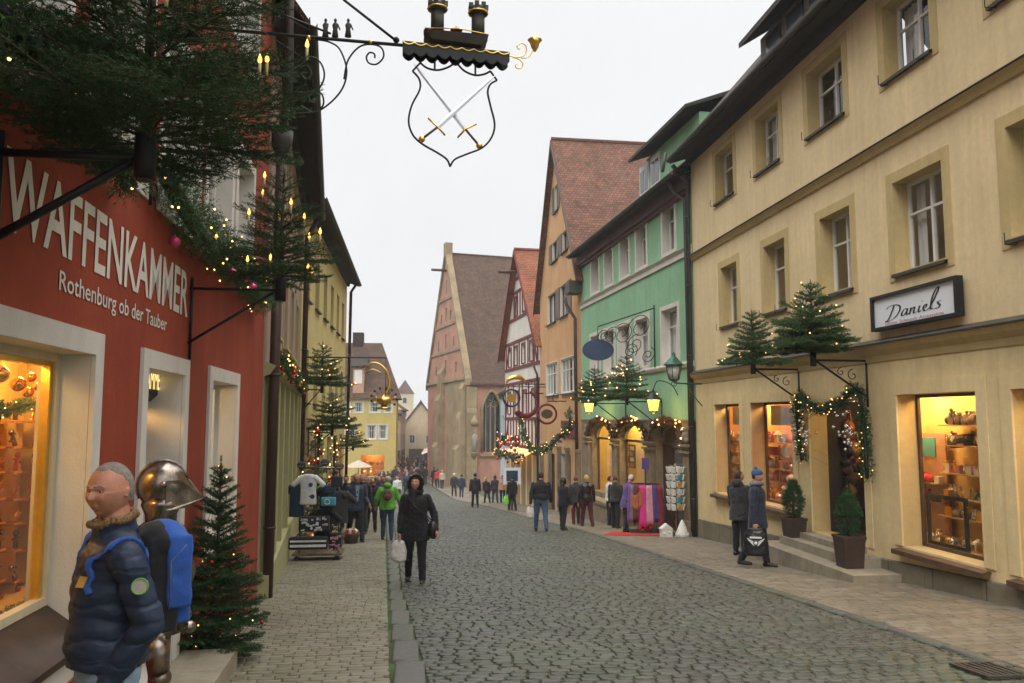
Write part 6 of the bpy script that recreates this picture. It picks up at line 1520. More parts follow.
# goods in the doorway
u0, u1, z0, z1 = DR
for k in range(16):
    uu, zz = F.px(822+rr.random()*34, 425+rr.random()*75, -.7); uu = min(uu, u1-.1); b = MB(); p = F.P(uu, zz, -.6-rr.random()*.3); b.M = Matrix.Translation(p)
    b.ell((0, 0, 0), (.09, .17, .13), 10, 8); b.tube([(0, -.12, .1), (0, -.06, .32), (0, .06, .32), (0, .12, .1)], .012, 5)
    mt, cn_ = [('black', 'black'), ('rust', 'orange'), ('black', 'black'), ('brown', 'brown'), ('gold_c', 'yellow'), ('black', 'black'), ('maroon', 'dark red'), ('red', 'red'), ('brown', 'brown')][k % 9]
    ob(b, 'hanging_handbag', mt, cn_+' handbag hanging in the doorway of the garlanded shop', 'handbag', cn_+' handbags hanging in the garlanded doorway')
ceiling_lamp(F, (u0+u1)/2, z1-.0, -.6, 16, label='ceiling lamp inside the garlanded shop doorway')

# green house interiors
F = FG
for i, (l, r_) in enumerate(arcs):
    ceiling_lamp(F, (l+r_)/2, 2.15, -.8, (130, 150, 10)[i], (1, .72, .24), label='ceiling lamp behind the '+('farthest', 'middle', 'nearest')[(0, 1, 2)[i] if arcs[0][0] > arcs[2][0] else 2-i]+' stone arch', r=.14)
l, r_ = arcs[0]; b = MB(F); b.fbox(l+.35, r_+.15, -.1, .75, -.9, -.86); ob(b, 'picture_rack', 'brown', 'dark rack of small pictures behind the farthest lit arch', 'rack')
for a in range(4):
    for c_ in range(4):
        b = MB(F); ww = (r_-l-.6)/4; b.fbox(l+.42+a*ww, l+.42+a*ww+ww*.7, -.06+c_*.2, .08+c_*.2, -.855, -.84); ob(b, 'small_picture', 'paper' if (a+c_) % 2 else 'rust', ('white' if (a+c_) % 2 else 'reddish')+' small picture on the rack behind the farthest arch', 'picture', ('white' if (a+c_) % 2 else 'reddish')+' pictures on the rack')
l, r_ = arcs[1]; fill(F, l+.2, r_-.2, -1.22, -.8, 10, .3, ['fig', 'house', 'ball', 'box'], ['red', 'gold', 'brown', 'green'], 'in the middle lit arch window', 'middle arch window display')
# far house window
u0, u1, z0, z1 = fs; F = FF
ceiling_lamp(F, (u0+u1)/2, z1+.2, -.7, 45, (1, .62, .2), label='glowing ceiling lamp inside the far yellow house shop window', r=.2)
fill(F, u0+.2, u1-.2, z0+.02, -.6, 6, .5, ['box', 'vase', 'ball'], ['gold', 'rust', 'gold_c'], 'in the lit window of the far yellow house', 'far window display')
fill(F, u0+.2, u1-.2, z0+1.0, -.9, 6, .4, ['box', 'vase', 'ball'], ['gold', 'rust', 'gold_c'], 'in the lit window of the far yellow house', 'far window display')

# red shop window: pendants in rows, gilt balls, spruce sprigs
F = FR; u0, u1, z0, z1 = SW
PLN = -.62
b = MB(F); b.fbox(u0+2, u1+.85, z0, z1+.25, PLN-.12, PLN-.10); ob(b, 'ochre_board', 'warm_wall', 'tall ochre board behind the trinkets in the red house window', 'board')
for row, ya_ in enumerate((420, 445, 470, 497, 521, 548, 579, 604)):
    for col, xa_ in enumerate((-20, -2, 15, 34)):
        uu, zz = F.px(xa_, ya_, PLN); p = F.P(uu, zz, PLN)
        b = MB(F); b.fbox(uu-.055, uu+.055, zz-.022, zz-.006, PLN-.09, PLN+.02); ob(b, 'price_ledge', 'gold_bauble', 'tiny gilt ledge with a trinket in the red house window', 'ledge', 'tiny ledges in the red house window')
        k = (row*3+col*2) % 5; mt = ('red', 'gold', 'steel', 'rust', 'brown')[k]; cn_ = ('red', 'golden', 'steel', 'orange', 'brown')[k]
        b = MB(); b.M = Matrix.Translation(p) @ Matrix.Rotation(.3*((row*7+col) % 5-2), 4, 'X')
        if k % 2: b.cone((0, -.05, .01), (0, .05, .05), .008, .006, 6); b.cone((0, -.03, 0), (0, 0, .07), .014, .012, 7); b.cone((0, .01, .03), (0, .045, .10), .006, .004, 5)
        else: b.cone((0, 0, 0), (0, 0, .09), .016, .012, 8); b.ell((0, 0, .10), .02, 8, 6); b.tube([(0, -.05, .06), (0, 0, .075), (0, .05, .06)], .006, 5)
        ob(b, 'trinket', mt, 'small '+cn_+' trinket on a ledge in the red house window', 'trinket', cn_+' trinkets in the red house window')
for k, (xa_, ya_, s_) in enumerate(((0, 374, .05), (18, 384, .045), (28, 392, .036), (31, 377, .032), (38, 386, .03), (-16, 380, .05))):
    uu, zz = F.px(xa_, ya_, -.4); q = F.P(uu, zz, -.4); t = thing('hanging_ball', q, 'golden glass ball hanging near the top of the red house window', 'ornament', 'golden balls in the red house window')
    b = MB(); b.M = Matrix.Translation(q); b.ell((0, 0, 0), s_, 14, 10); b.build('ball', M['gold_bauble'], t); b = MB(); b.tube([q+Vector((0, 0, s_)), q+Vector((0, 0, z1-zz+.1))], .0015, 4); b.build('thread', M['gold'], t)
def fp(x, y, o): a_, c_ = F.px(x, y, o); return F.P(a_, c_, o)
garland('window_sprig', [fp(-40, 400, -.5), fp(0, 410, -.5), fp(38, 402, -.5)], .05, 201, 'spruce sprig along the top inside the red house window', 'sprig', dens=2500, ln=.03, wd=.004, bulbs=16, bulbr=.006, lab2='warm lights on the sprig inside the red house window')
garland('window_sprig', [fp(-40, 640, -.36), fp(5, 622, -.36), fp(42, 603, -.36)], .07, 202, 'yellow green sprigs and red berries on the floor of the red house window', 'sprig', dens=3500, ln=.035, wd=.005, bulbs=5, bulbr=.006, red=8, gold=5, br=.014, lab2='few lights among the sprigs on the floor of the red house window')
ceiling_lamp(F, 7.4, z1+.24, -.4, 24, (1, .58, .14), label='warm ceiling lamp inside the red house window')
ceiling_lamp(F, 6.3, z1+.24, -.4, 22, (1, .58, .14), label='second warm ceiling lamp deeper left inside the red house window')
ceiling_lamp(F, (RW[0]+RW[1])/2, RW[3]+.08, -.8, 12, label='warm ceiling lamp behind the small window of the red house')
ceiling_lamp(F, UR(7.0), 2.07, -.9, 30, (1, .55, .14), label='warm lamp above the old door in the red house doorway', r=.07)

# ------------------------------------------------------------------ knight armour by the door
kp = Vector((-1.60, 5.35, gz(5.35)))
kn = thing('suit_of_armour', kp, 'polished steel suit of armour with pointed visor standing by the red shop doorway', 'armour', rz=0)
kz = 1.23-kp.z   # helmet centre above the ground
b = MB(); b.M = Matrix.Translation(kp)
# helmet skull with comb, looking to +X-ish / away
hd = Vector((.88, .30, 0)).normalized(); side = Vector((-hd.y, hd.x, 0))
def KP(f_, s_, z_): return kp+hd*f_+side*s_+Vector((0, 0, z_))
b = MB(); rotm = Matrix((hd, side, Zv)).transposed()
b.ell(KP(0, 0, kz+.05), (.15, .115, .15), 20, 14, rotm); hm = b.build('helmet', M['steel'], kn)
b = MB(); b.tube([KP(.15*math.cos(a), 0, kz+.05+.157*math.sin(a)) for a in [k*pi/12 for k in range(1, 15)]], .008, 6); b.build('comb', M['steel'], hm)
b = MB(); n = 10; V0 = []; V1 = []   # visor wedge
for k in range(n+1):
    a = -1.45+2.9*k/n; c_, s_ = math.cos(a), math.sin(a)
    V0.append(b.av(KP(.158*c_, .124*s_, kz+.085))); V1.append(b.av(KP(.14*c_, .116*s_, kz-.095)))
tp_ = b.av(KP(.25, 0, kz-.04))
for k in range(n): b.af((V0[k], V0[k+1], tp_), False); b.af((V1[k], V1[k+1], tp_), False)
b.af((V0[0], V1[0], tp_), False); b.af((V0[n], V1[n], tp_), False)
b.build('visor', M['steel'], hm)
b = MB(); b.ell(KP(0, .125, kz+.06), .022, 8, 6); b.ell(KP(0, -.125, kz+.06), .022, 8, 6); b.build('visor_pivot', M['steel'], hm)
b = MB(); b.M = Matrix.Translation(kp); b.lathe([(.09, kz-.2), (.095, kz-.13), (.12, kz-.07), (.11, kz-.03)], n=18); b.lathe([(.17, kz-.26), (.13, kz-.2), (.09, kz-.17)], n=18); b.build('gorget', M['steel'], kn)
b = MB(); b.M = Matrix.Translation(kp) @ rotm.to_4x4(); b.loft([(0, 0, kz-.85, .15, .17), (0, 0, kz-.72, .14, .15), (.03, 0, kz-.5, .19, .19), (.02, 0, kz-.3, .15, .19), (0, 0, kz-.22, .10, .13)], 22); b.build('breastplate', M['steel'], kn)
for s_ in (-1, 1):
    b = MB(); b.M = Matrix.Translation(kp) @ rotm.to_4x4(); b.ell((0, s_*.22, kz-.30), (.09, .08, .09), 12, 8); b.cap((0, s_*.24, kz-.34), (.02, s_*.27, kz-.58), .055, .045, 10); b.cap((.02, s_*.27, kz-.6), (.14, s_*.2, kz-.78), .045, .035, 10); b.ell((.17, s_*.18, kz-.8), (.05, .04, .04), 8, 6); b.build('arm_plate', M['steel'], kn)
    b = MB(); b.M = Matrix.Translation(kp) @ rotm.to_4x4(); b.cap((0, s_*.09, kz-.85), (.02, s_*.1, .52), .085, .06, 10); b.ell((.03, s_*.1, .5), .065, 10, 8); b.cap((.02, s_*.1, .46), (0, s_*.1, .1), .055, .04, 10); b.ell((.06, s_*.1, .05), (.14, .045, .05), 10, 6); b.build('leg_plate', M['steel'], kn)
b = MB(); b.M = Matrix.Translation(kp); b.cone((0, 0, 0), (0, 0, .05), .26, .24, 16); b.build('stand', M['brown_wood'], kn)

# ------------------------------------------------------------------ clothes rack on the left pavement
rp = Vector((-2.02, 17.4, gz(17.4)))
rk = thing('clothes_rack', rp, 'low wheeled rack with chrome frame for shirts and bags on the left pavement', 'clothes rack')
b = MB(); b.M = Matrix.Translation(rp); b.box(-.5, .5, -.35, .35, .12, .16)
b.build('base', M['steel'], rk)
for x in (-.4, .4):
    b = MB(); b.M = Matrix.Translation(rp); b.cone((x, -.32, .06), (x, -.28, .06), .06, .06, 10); b.build('wheel', M['black'], rk)
    b = MB(); b.M = Matrix.Translation(rp); b.tube([(x, 0, .14), (x, 0, 1.9)], .018, 6); b.build('upright', M['steel'], rk)
b = MB(); b.M = Matrix.Translation(rp); b.tube([(-.45, 0, 1.88), (.45, 0, 1.88)], .018, 6); b.build('rail', M['steel'], rk)
def soft(name, mbx, vox, m, label, cat_, group=None, parent=None, sm=4):
    me = remesh(mbx, vox, sm); me.name = name; me.materials.clear(); me.materials.append(M[m]); o = bpy.data.objects.new(name, me); C.objects.link(o)
    if parent: o.parent = parent
    return tag(o, label, cat_, group)
def shirt(c_, s, m, label, rz=0, longs=False):
    b = MB(); T = Matrix.Translation(c_) @ Matrix.Rotation(rz, 4, 'Z'); b.M = T
    b.loft([(0, 0, -.62*s, .20*s, .05), (0, 0, -.3*s, .185*s, .05), (0, 0, 0, .20*s, .05), (0, 0, .06*s, .09*s, .04)], 16)
    for q in (-1, 1): b.cap((q*.16*s, 0, -.01*s), (q*.33*s, -.01, -.17*s-(.25*s if longs else 0)), .06*s, .065*s, 8)
    return soft('hanging_shirt', b, .018, m, label, 'shirt')
sh1 = shirt(rp+Vector((-.2, -.30, 1.72)), .92, 'whitecloth', 'white T-shirt with a small dark badge hanging at the front of the clothes rack', -.15)
for (dx, dz) in ((.05, -.16), (.09, -.40)):
    b = MB(); b.M = Matrix.Translation(rp+Vector((-.2+dx, -.36, 1.72+dz))); b.cone((0, 0, 0), (0, -.006, 0), .045, .045, 14); b.build('print_badge', M['darkblue'], None).name
for o in [o for o in C.objects if o.name.startswith('print_badge')]: o.parent = sh1; 
for k, (dx, dz, m_, lb, rz_) in enumerate(((.18, 1.45, 'blackcloth', 'black T-shirt behind the white one on the clothes rack', 0), (.42, 1.35, 'charcoal', 'charcoal T-shirt at the right end of the clothes rack', .5), (-.45, 1.5, 'darkblue', 'dark blue T-shirt at the left end of the clothes rack', -.5), (.1, 1.0, 'blackcloth', 'long black shirt low in the middle of the clothes rack', 0))):
    shirt(rp+Vector((dx, -.05-.04*k, dz)), 1.0, m_, lb, rz_)
def bagbox(c_, sz, m, label, name='shoulder_bag', rz=0, cat_='bag', stripe=None):
    b = MB(); b.M = Matrix.Translation(c_) @ Matrix.Rotation(rz, 4, 'Z'); b.cbox((0, 0, 0), sz)
    t = thing(name, c_-Vector((0, 0, sz[2]/2)), label, cat_)
    me = remesh(b, min(sz)*.18, 4); me.transform(Matrix.Translation(-ORG[t.name])); link_mesh(me, 'body', M[m], t)
    b = MB(); b.M = Matrix.Translation(c_) @ Matrix.Rotation(rz, 4, 'Z'); b.tube([(-sz[0]*.35, 0, sz[2]*.4), (-sz[0]*.2, 0, sz[2]*.9), (sz[0]*.2, 0, sz[2]*.9), (sz[0]*.35, 0, sz[2]*.4)], .012, 5); b.build('strap', M['blackcloth'], t)
    if stripe:
        for sm_, dz, h_ in stripe:
            b = MB(); b.M = Matrix.Translation(c_) @ Matrix.Rotation(rz, 4, 'Z'); b.box(-sz[0]*.46, sz[0]*.46, -sz[1]/2-.006, -sz[1]/2+.004, dz, dz+h_); b.build('printed_band', M[sm_], t)
    return t
def blobs(t, c_, w_, h_, n, m, seed, rz=0, y=-.09):
    r = random.Random(seed); b = MB(); b.M = Matrix.Translation(c_) @ Matrix.Rotation(rz, 4, 'Z')
    for k in range(n):
        x = (r.random()-.5)*w_; z = (r.random()-.5)*h_; b.cbox((x, y, z), (.03+.05*r.random(), .006, .02+.03*r.random()), Matrix.Rotation(r.random()-.5, 3, 'Y'))
    o = b.build('printed_pattern', M[m], t); return o
t = bagbox(rp+Vector((-.05, -.42, .78)), (.62, .16, .30), 'blackcloth', 'black bag with white printed patches in the middle of the clothes rack', stripe=None); blobs(t, rp+Vector((-.05, -.42, .78)), .5, .24, 34, 'whitecloth', 3)
bagbox(rp+Vector((-.15, -.45, .40)), (.78, .2, .26), 'blackcloth', 'long black sports bag with two white stripes at the bottom of the clothes rack', stripe=(('whitecloth', -.07, .05), ('whitecloth', .03, .035)))
t = bagbox(rp+Vector((.38, -.42, .42)), (.26, .14, .36), 'blackcloth', 'small upright black bag with pink pattern at the lower right of the rack'); blobs(t, rp+Vector((.38, -.42, .42)), .2, .3, 16, 'pinkc', 5, y=-.08)
t = bagbox(rp+Vector((.22, -.38, 1.22)), (.3, .12, .18), 'teal', 'turquoise bag with a white ring on the right of the rack'); b = MB(); c_ = rp+Vector((.2, -.45, 1.22)); b.tube([c_+Vector((.05*math.cos(a), 0, .05*math.sin(a))) for a in [k*pi/8 for k in range(17)]], .01, 5); b.build('printed_ring', M['whitecloth'], t)
bagbox(rp+Vector((.24, -.34, 1.46)), (.24, .12, .18), 'darkblue', 'navy bag hanging above the turquoise bag on the rack'); bagbox(rp+Vector((.38, -.36, 1.62)), (.24, .1, .22), 'charcoal', 'charcoal bag at the top right of the clothes rack')
for k, (dx, dz, m_, lb) in enumerate(((-.38, 1.95, 'blackcloth', 'black cap on top left of the clothes rack'), (.1, 2.0, 'charcoal', 'charcoal cap on top of the clothes rack'), (.4, 1.92, 'brown', 'brown cap on top right of the clothes rack'))):
    b = MB(); c_ = rp+Vector((dx, -.1, dz)); b.ell(c_, (.1, .12, .08), 10, 8); b.ell(c_+Vector((0, -.13, -.03)), (.08, .09, .015), 10, 6); soft('cap', b, .012, m_, lb, 'cap', None)
# basket stall with crates and scarves farther along
sp = Vector((-2.75, 20.6, gz(20.6)))
for k, (dx, dy, m_, lb) in enumerate(((.25, -.2, 'brown', 'wicker basket of trinkets on the pavement behind the clothes rack'), (.75, .1, 'brown', 'second wicker basket of gilt trinkets right of the clothes rack'), (1.1, .5, 'brown', 'third small wicker basket nearest the men on the left pavement'))):
    p = sp+Vector((dx, dy, 0)); t = thing('basket', p, lb, 'basket')
    b = MB(); b.M = Matrix.Translation(p); b.lathe([(.16, 0), (.22, .2), (.23, .24), (.2, .24), (.15, .04)], n=14); b.build('wicker', M[m_], t)
    for j in range(7):
        a = j*.9; q = p+Vector((.11*math.cos(a), .11*math.sin(a), .22)); trinket(q, .12, rr.choice(['ball', 'box', 'fig']), rr.choice(['gold', 'rust', 'paper', 'red']), 'little colourful trinket in a wicker basket on the left pavement', 'trinkets in the baskets')
b = MB(); b.tube([sp+Vector((.9, -.2, 0)), sp+Vector((.9, -.2, 1.25)), sp+Vector((.6, -.1, 1.4)), sp+Vector((.2, -.05, 1.38))], .02, 6); tag(b.build('hand_rail', M['iron']), 'thin bent iron handrail by the baskets on the left', 'handrail')
garland('scarf_bundle', [sp+Vector((.1, .2, 1.35)), sp+Vector((.35, .15, 1.6))], .2, 300, 'bundle of red and lime green tinsel beside the clothes rack', 'tinsel', dens=900, ln=.07, wd=.02, matn='lime', red=7, br=.045)

# ------------------------------------------------------------------ right: scarf rack, postcard rack, carpet, pottery
b = MB(); cp = [(5.15, 22.1), (6.85, 21.35), (7.15, 22.4), (5.6, 23.1)]
b.prism([(p[0], p[1]) for p in cp], lambda a, c_, d: (a, c_, gz(c_)+d), .036, .048); tag(b.build('red_carpet', M['red_carpet']), 'flat red carpet on the pavement before the arched shop entrance', 'carpet')
sp = Vector((6.55, 22.75, gz(22.75)+.05)); sr = thing('scarf_rack', sp, 'round rack for scarves before the arches with a small dark price board on top', 'rack')
b = MB(); b.M = Matrix.Translation(sp); b.cone((0, 0, 0), (0, 0, .05), .5, .48, 20); b.cone((0, 0, .05), (0, 0, 1.85), .025, .025, 8); b.tube([(.42*math.cos(a), .42*math.sin(a), 1.35) for a in [k*pi/10 for k in range(21)]], .015, 6)
for k in range(3): a = k*2*pi/3; b.tube([(0, 0, 1.3), (.42*math.cos(a), .42*math.sin(a), 1.35)], .012, 5)
b.build('frame', M['black'], sr); b = MB(); b.M = Matrix.Translation(sp); b.cbox((0, -.04, 1.95), (.22, .02, .32)); b.build('price_board', M['purple'], sr)
cols_ = ['magenta', 'violet', 'greycloth', 'maroon', 'magenta', 'pinkc', 'purple', 'red', 'violet', 'rust', 'charcoal', 'maroon', 'purple', 'greycloth']
names_ = {'magenta': 'magenta', 'violet': 'violet', 'greycloth': 'grey', 'maroon': 'dark red', 'pinkc': 'dusty pink', 'purple': 'deep purple', 'red': 'red', 'rust': 'rust orange', 'charcoal': 'charcoal'}
for k in range(16):
    a = -pi*1.15+k*(2*pi/16); c_ = sp+Vector((.43*math.cos(a), .43*math.sin(a), 1.36)); b = MB(); ln_ = .95+.25*((k*37) % 10)/10
    tg = Vector((-math.sin(a), math.cos(a), 0)); nm_ = Vector((math.cos(a), math.sin(a), 0)); prev = None
    for j in range(9):
        z = -ln_*j/8; row = [b.av(c_+tg*(x*.085)*(1+.25*j/8)+nm_*(.02+.018*math.cos(x*5+j*.3)+.06*j/8)+Vector((0, 0, z))) for x in (-1, -.6, -.2, .2, .6, 1)]
        if prev: [b.af((prev[i], prev[i+1], row[i+1], row[i]), True) for i in range(5)]
        prev = row
    nme = cols_[k % len(cols_)]
    o = b.build('scarf', M[nme]); so = o.modifiers.new('s', 'SOLIDIFY'); so.thickness = .012
    tag(o, names_[nme]+' scarf hanging on the round rack before the arches', 'scarf', names_[nme]+' scarves on the round rack')
b = MB(); prev = None   # wide scarf drawn out by the shopper
for j in range(12):
    q = j/11; c_ = Vector((lerp(6.32, 6.08, q), lerp(22.3, 22.5, q), sp.z+1.35-.55*math.sin(q*2.2)*.5)); row = [b.av(c_+Vector((0, .02*math.sin(i), -i*.13*(1-.3*q)))) for i in range(5)]
    if prev: [b.af((prev[i], prev[i+1], row[i+1], row[i]), True) for i in range(4)]
    prev = row
o = b.build('scarf', M['rust']); o.modifiers.new('s', 'SOLIDIFY').thickness = .012; tag(o, 'rust coloured shawl drawn out from the rack by the woman in purple', 'scarf')
for k in range(3):
    p = sp+Vector((-.28+.14*k, -.38, .1)); b = MB(); b.ell(p+Vector((0, 0, .08)), .075, 12, 8); b.cone(p+Vector((0, 0, .15)), p+Vector((0, 0, .18)), .015, .012, 6)
    tag(b.build('apple_ornament', M['red_bauble']), 'round red apple ornament at the foot of the scarf rack', 'ornament', 'red apples under the scarf rack')
# postcard rack
pp = Vector((7.02, 21.45, gz(21.45)+.03)); pr_ = thing('postcard_rack', pp, 'tall revolving postcard rack full of white cards by the dark arch', 'postcard rack')
b = MB(); b.M = Matrix.Translation(pp); b.cone((0, 0, 0), (0, 0, .04), .32, .3, 18); b.cone((0, 0, .04), (0, 0, 1.95), .02, .02, 8)
for z in (.72, 1.0, 1.3, 1.6, 1.9): b.tube([(.2*math.cos(a), .2*math.sin(a), z) for a in [k*pi/6 for k in range(13)]], .008, 5)
b.build('frame', M['steel'], pr_)
for row in range(6):
    for k in range(8):
        a = k*pi/4+.2; z = .78+row*.2; b = MB(); c_ = pp+Vector((.23*math.cos(a), .23*math.sin(a), z)); rot = Matrix.Rotation(a, 3, 'Z') @ Matrix.Rotation(R_(14), 3, 'Y')
        b.cbox(c_, (.03, .12, .16), rot); mt = ('paper', 'paper', 'paper', 'gold_c', 'paper', 'paper', 'teal', 'paper', 'paper')[(row*3+k*2) % 9]
        tag(b.build('postcard_stack', M[mt]), {'paper': 'white', 'gold_c': 'yellowish', 'teal': 'turquoise'}[mt]+' stack of postcards in the revolving rack', 'postcards', {'paper': 'white', 'gold_c': 'yellowish', 'teal': 'turquoise'}[mt]+' postcard stacks')
for k, (dx, dy, lb) in enumerate(((-.38, -.28, 'white pottery house at the foot of the postcard rack'), (.02, -.42, 'white pottery tower with knobs right of the pottery house'))):
    p = pp+Vector((dx, dy, 0)); b = MB(); b.M = Matrix.Translation(p) @ Matrix.Scale(.78, 4)
    if k == 0: b.cbox((0, 0, .15), (.38, .25, .3)); b.prism([(-.22, .3), (.22, .3), (0, .48)], lambda a, c_, d: (a, d, c_), -.14, .14); b.ell((-.1, -.13, .15), .04, 8, 6); b.ell((.08, -.13, .2), .04, 8, 6)
    else:
        b.lathe([(.2, 0), (.24, .12), (.17, .28), (.12, .42), (.05, .56), (.01, .62)], n=14)
        for j in range(8): a = j*pi/4; b.ell((.2*math.cos(a), .2*math.sin(a), .14), .05, 8, 6)
    tag(b.build('pottery', M['paper']), lb, 'pottery')
b = MB(); b.M = Matrix.Translation(pp+Vector((-.2, -.3, 0))); b.box(-.45, .45, -.3, .25, -.02, -.003); tag(b.build('pottery_tray', M['black']), 'thin dark tray under the white pottery pieces', 'tray')
# drain grate bottom right
gp = (4.9, 6.2); b = MB()
b.M = Matrix.Translation((4.93, 6.55, gz(6.55)+.012)) @ Matrix.Rotation(-math.atan(.07), 4, 'X')
b.box(-.25, .25, -.25, -.22, 0, .02); b.box(-.25, .25, .22, .25, 0, .02); b.box(-.25, -.22, -.22, .22, 0, .02); b.box(.22, .25, -.22, .22, 0, .02)
for k in range(7): b.box(-.2+k*.06, -.17+k*.06, -.22, .22, 0, .018)
tag(b.build('drain_grate', M['gutter']), 'square iron drain grate in the gutter at the lower right', 'drain grate')
# pavement poster board by the far group
p = place(FT, 512, 500, 2.2); p.z = gz(p.y); t = thing('poster_board', p, 'small poster board on a post standing by the half-timbered house', 'poster board')
b = MB(); b.M = Matrix.Translation(p); b.cone((0, 0, 0), (0, 0, 1.3), .04, .04, 6); b.cone((0, 0, 0), (0, 0, .06), .25, .22, 10); b.build('post', M['black'], t)
b = MB(); b.M = Matrix.Translation(p); b.cbox((0, 0, 1.65), (.85, .05, .8)); b.build('board', M['white_sign'], t)
b = MB(); b.M = Matrix.Translation(p); b.cbox((0, -.03, 1.66), (.55, .02, .5)); b.build('picture', M['darkblue'], t)
# far awnings and a small parasol by the far yellow house
p = Vector((-4.4, 62, gz(62))); t = thing('market_parasol', p, 'pale parasol standing in front of the far yellow house', 'parasol')
b = MB(); b.M = Matrix.Translation(p); b.lathe([(1.05, 2.2), (.5, 2.5), (.03, 2.7)], n=10, closed=False); b.build('canopy', M['beige'], t); b = MB(); b.M = Matrix.Translation(p); b.cone((0, 0, 0), (0, 0, 2.7), .03, .03, 6); b.build('pole', M['brown_wood'], t)
for k, (y, m_) in enumerate(((88, 'awning'), (96, 'pinkc'), (105, 'awning'), (114, 'rust'))):
    x = interp([(a, b_) for b_, a in rx], y); z = gz(y)+2.5; b = MB()
    pr3 = [(0, .5), (-1.3, 0), (-1.3, -.05), (0, .42)]
    A = [b.av((x+q[0], y, z+q[1])) for q in pr3]; B = [b.av((x+q[0], y+4.5, z+q[1])) for q in pr3]
    for j in range(4): b.af((A[j], A[(j+1) % 4], B[(j+1) % 4], B[j]))
    b.af(A); b.af(B[::-1]); tag(b.build('shop_awning', M[m_]), ('nearest cream', 'dusty pink', 'farther cream', 'rust coloured')[k]+' awning on the far street beyond the church', 'awning')
# ------------------------------------------------------------------ people
from mathutils.bvhtree import BVHTree
def head_mesh(mb, c_, s, R3, detail=1.0):
    """sculpted head: c_ centre, s head height, local +Y is the face"""
    nu, nv = (72, 60) if detail > .8 else (28, 22)
    def bump(x, z, x0, z0, sx, sz): return math.exp(-((x-x0)/sx)**2-((z-z0)/sz)**2)
    rings = []
    for i in range(1, nv):
        ph = -pi/2+pi*i/nv; ring = []
        for j in range(nu):
            th = 2*pi*j/nu; x = math.cos(th)*math.cos(ph); y = math.sin(th)*math.cos(ph); z = math.sin(ph)
            X = x*.355; Y = y*.42; Z = z*.5
            if z < 0: X *= 1-.22*z*z-.10*(-z); Y = Y*(1-.12*z*z)+(.02 if y > 0 else 0)
            if y < 0 and z < -.1: Y *= 1-.35*(-z-.1)
            if y > 0:
                f = min(1, y*2.2)
                d = .078*bump(x, z, 0, -.20, .13, .12)+.048*bump(x, z, 0, -.02, .09, .20)      # nose
                d += .034*bump(x, z, 0, .17, .45, .07)+.012*(bump(x, z, .17, -.22, .07, .06)+bump(x, z, -.17, -.22, .07, .06))-.016*(bump(x, z, .28, -.36, .06, .12)+bump(x, z, -.28, -.36, .06, .12))                                          # brow
                d -= .062*(bump(x, z, .33, .03, .17, .09)+bump(x, z, -.33, .03, .17, .09))      # sockets
                d += .030*(bump(x, z, .5, -.22, .2, .16)+bump(x, z, -.5, -.22, .2, .16))         # cheeks
                d += .030*bump(x, z, 0, -.48, .22, .055)+.026*bump(x, z, 0, -.575, .20, .05)-.020*bump(x, z, 0, -.53, .26, .022)  # lips
                d += .045*bump(x, z, 0, -.80, .25, .14)-.02*bump(x, z, 0, -.66, .3, .06)          # chin
                Y += d*f
            p = Vector((X, Y, Z))*s; ring.append(mb.av(c_+R3 @ p))
        rings.append(ring)
    t_ = mb.av(c_+R3 @ Vector((0, 0, .5*s))); b_ = mb.av(c_+R3 @ Vector((0, 0, -.48*s)))
    for i in range(len(rings)-1):
        for j in range(nu): mb.af((rings[i][j], rings[i][(j+1) % nu], rings[i+1][(j+1) % nu], rings[i+1][j]), True)
    for j in range(nu): mb.af((b_, rings[0][(j+1) % nu], rings[0][j]), True); mb.af((t_, rings[-1][j], rings[-1][(j+1) % nu]), True)
    for q in (-1, 1):
        for dz, dy, rx_, rz_ in ((0, 0, .022, .07), (.04, -.015, .028, .04), (-.06, .01, .022, .028)):
            mb.ell(c_+R3 @ (Vector((q*.365, -.02+dy, -.02+dz))*s), (rx_*s, .045*s, rz_*s), 10, 8, R3)
def wrinkle(me, amp, sd):
    sd = Vector((sd*3.1, sd*1.7, 0)); n = len(me.vertices)
    if n > 60000: return
    nr = [v.normal.copy() for v in me.vertices]
    for v, q in zip(me.vertices, nr):
        p = v.co; f = noise.noise(Vector((p.x*7, p.y*7, p.z*11))+sd)+.6*noise.noise(Vector((p.x*16, p.y*16, p.z*24))+sd)
        v.co = p+q*(amp*f)
def rotz(a): return Matrix.Rotation(a, 3, 'Z')
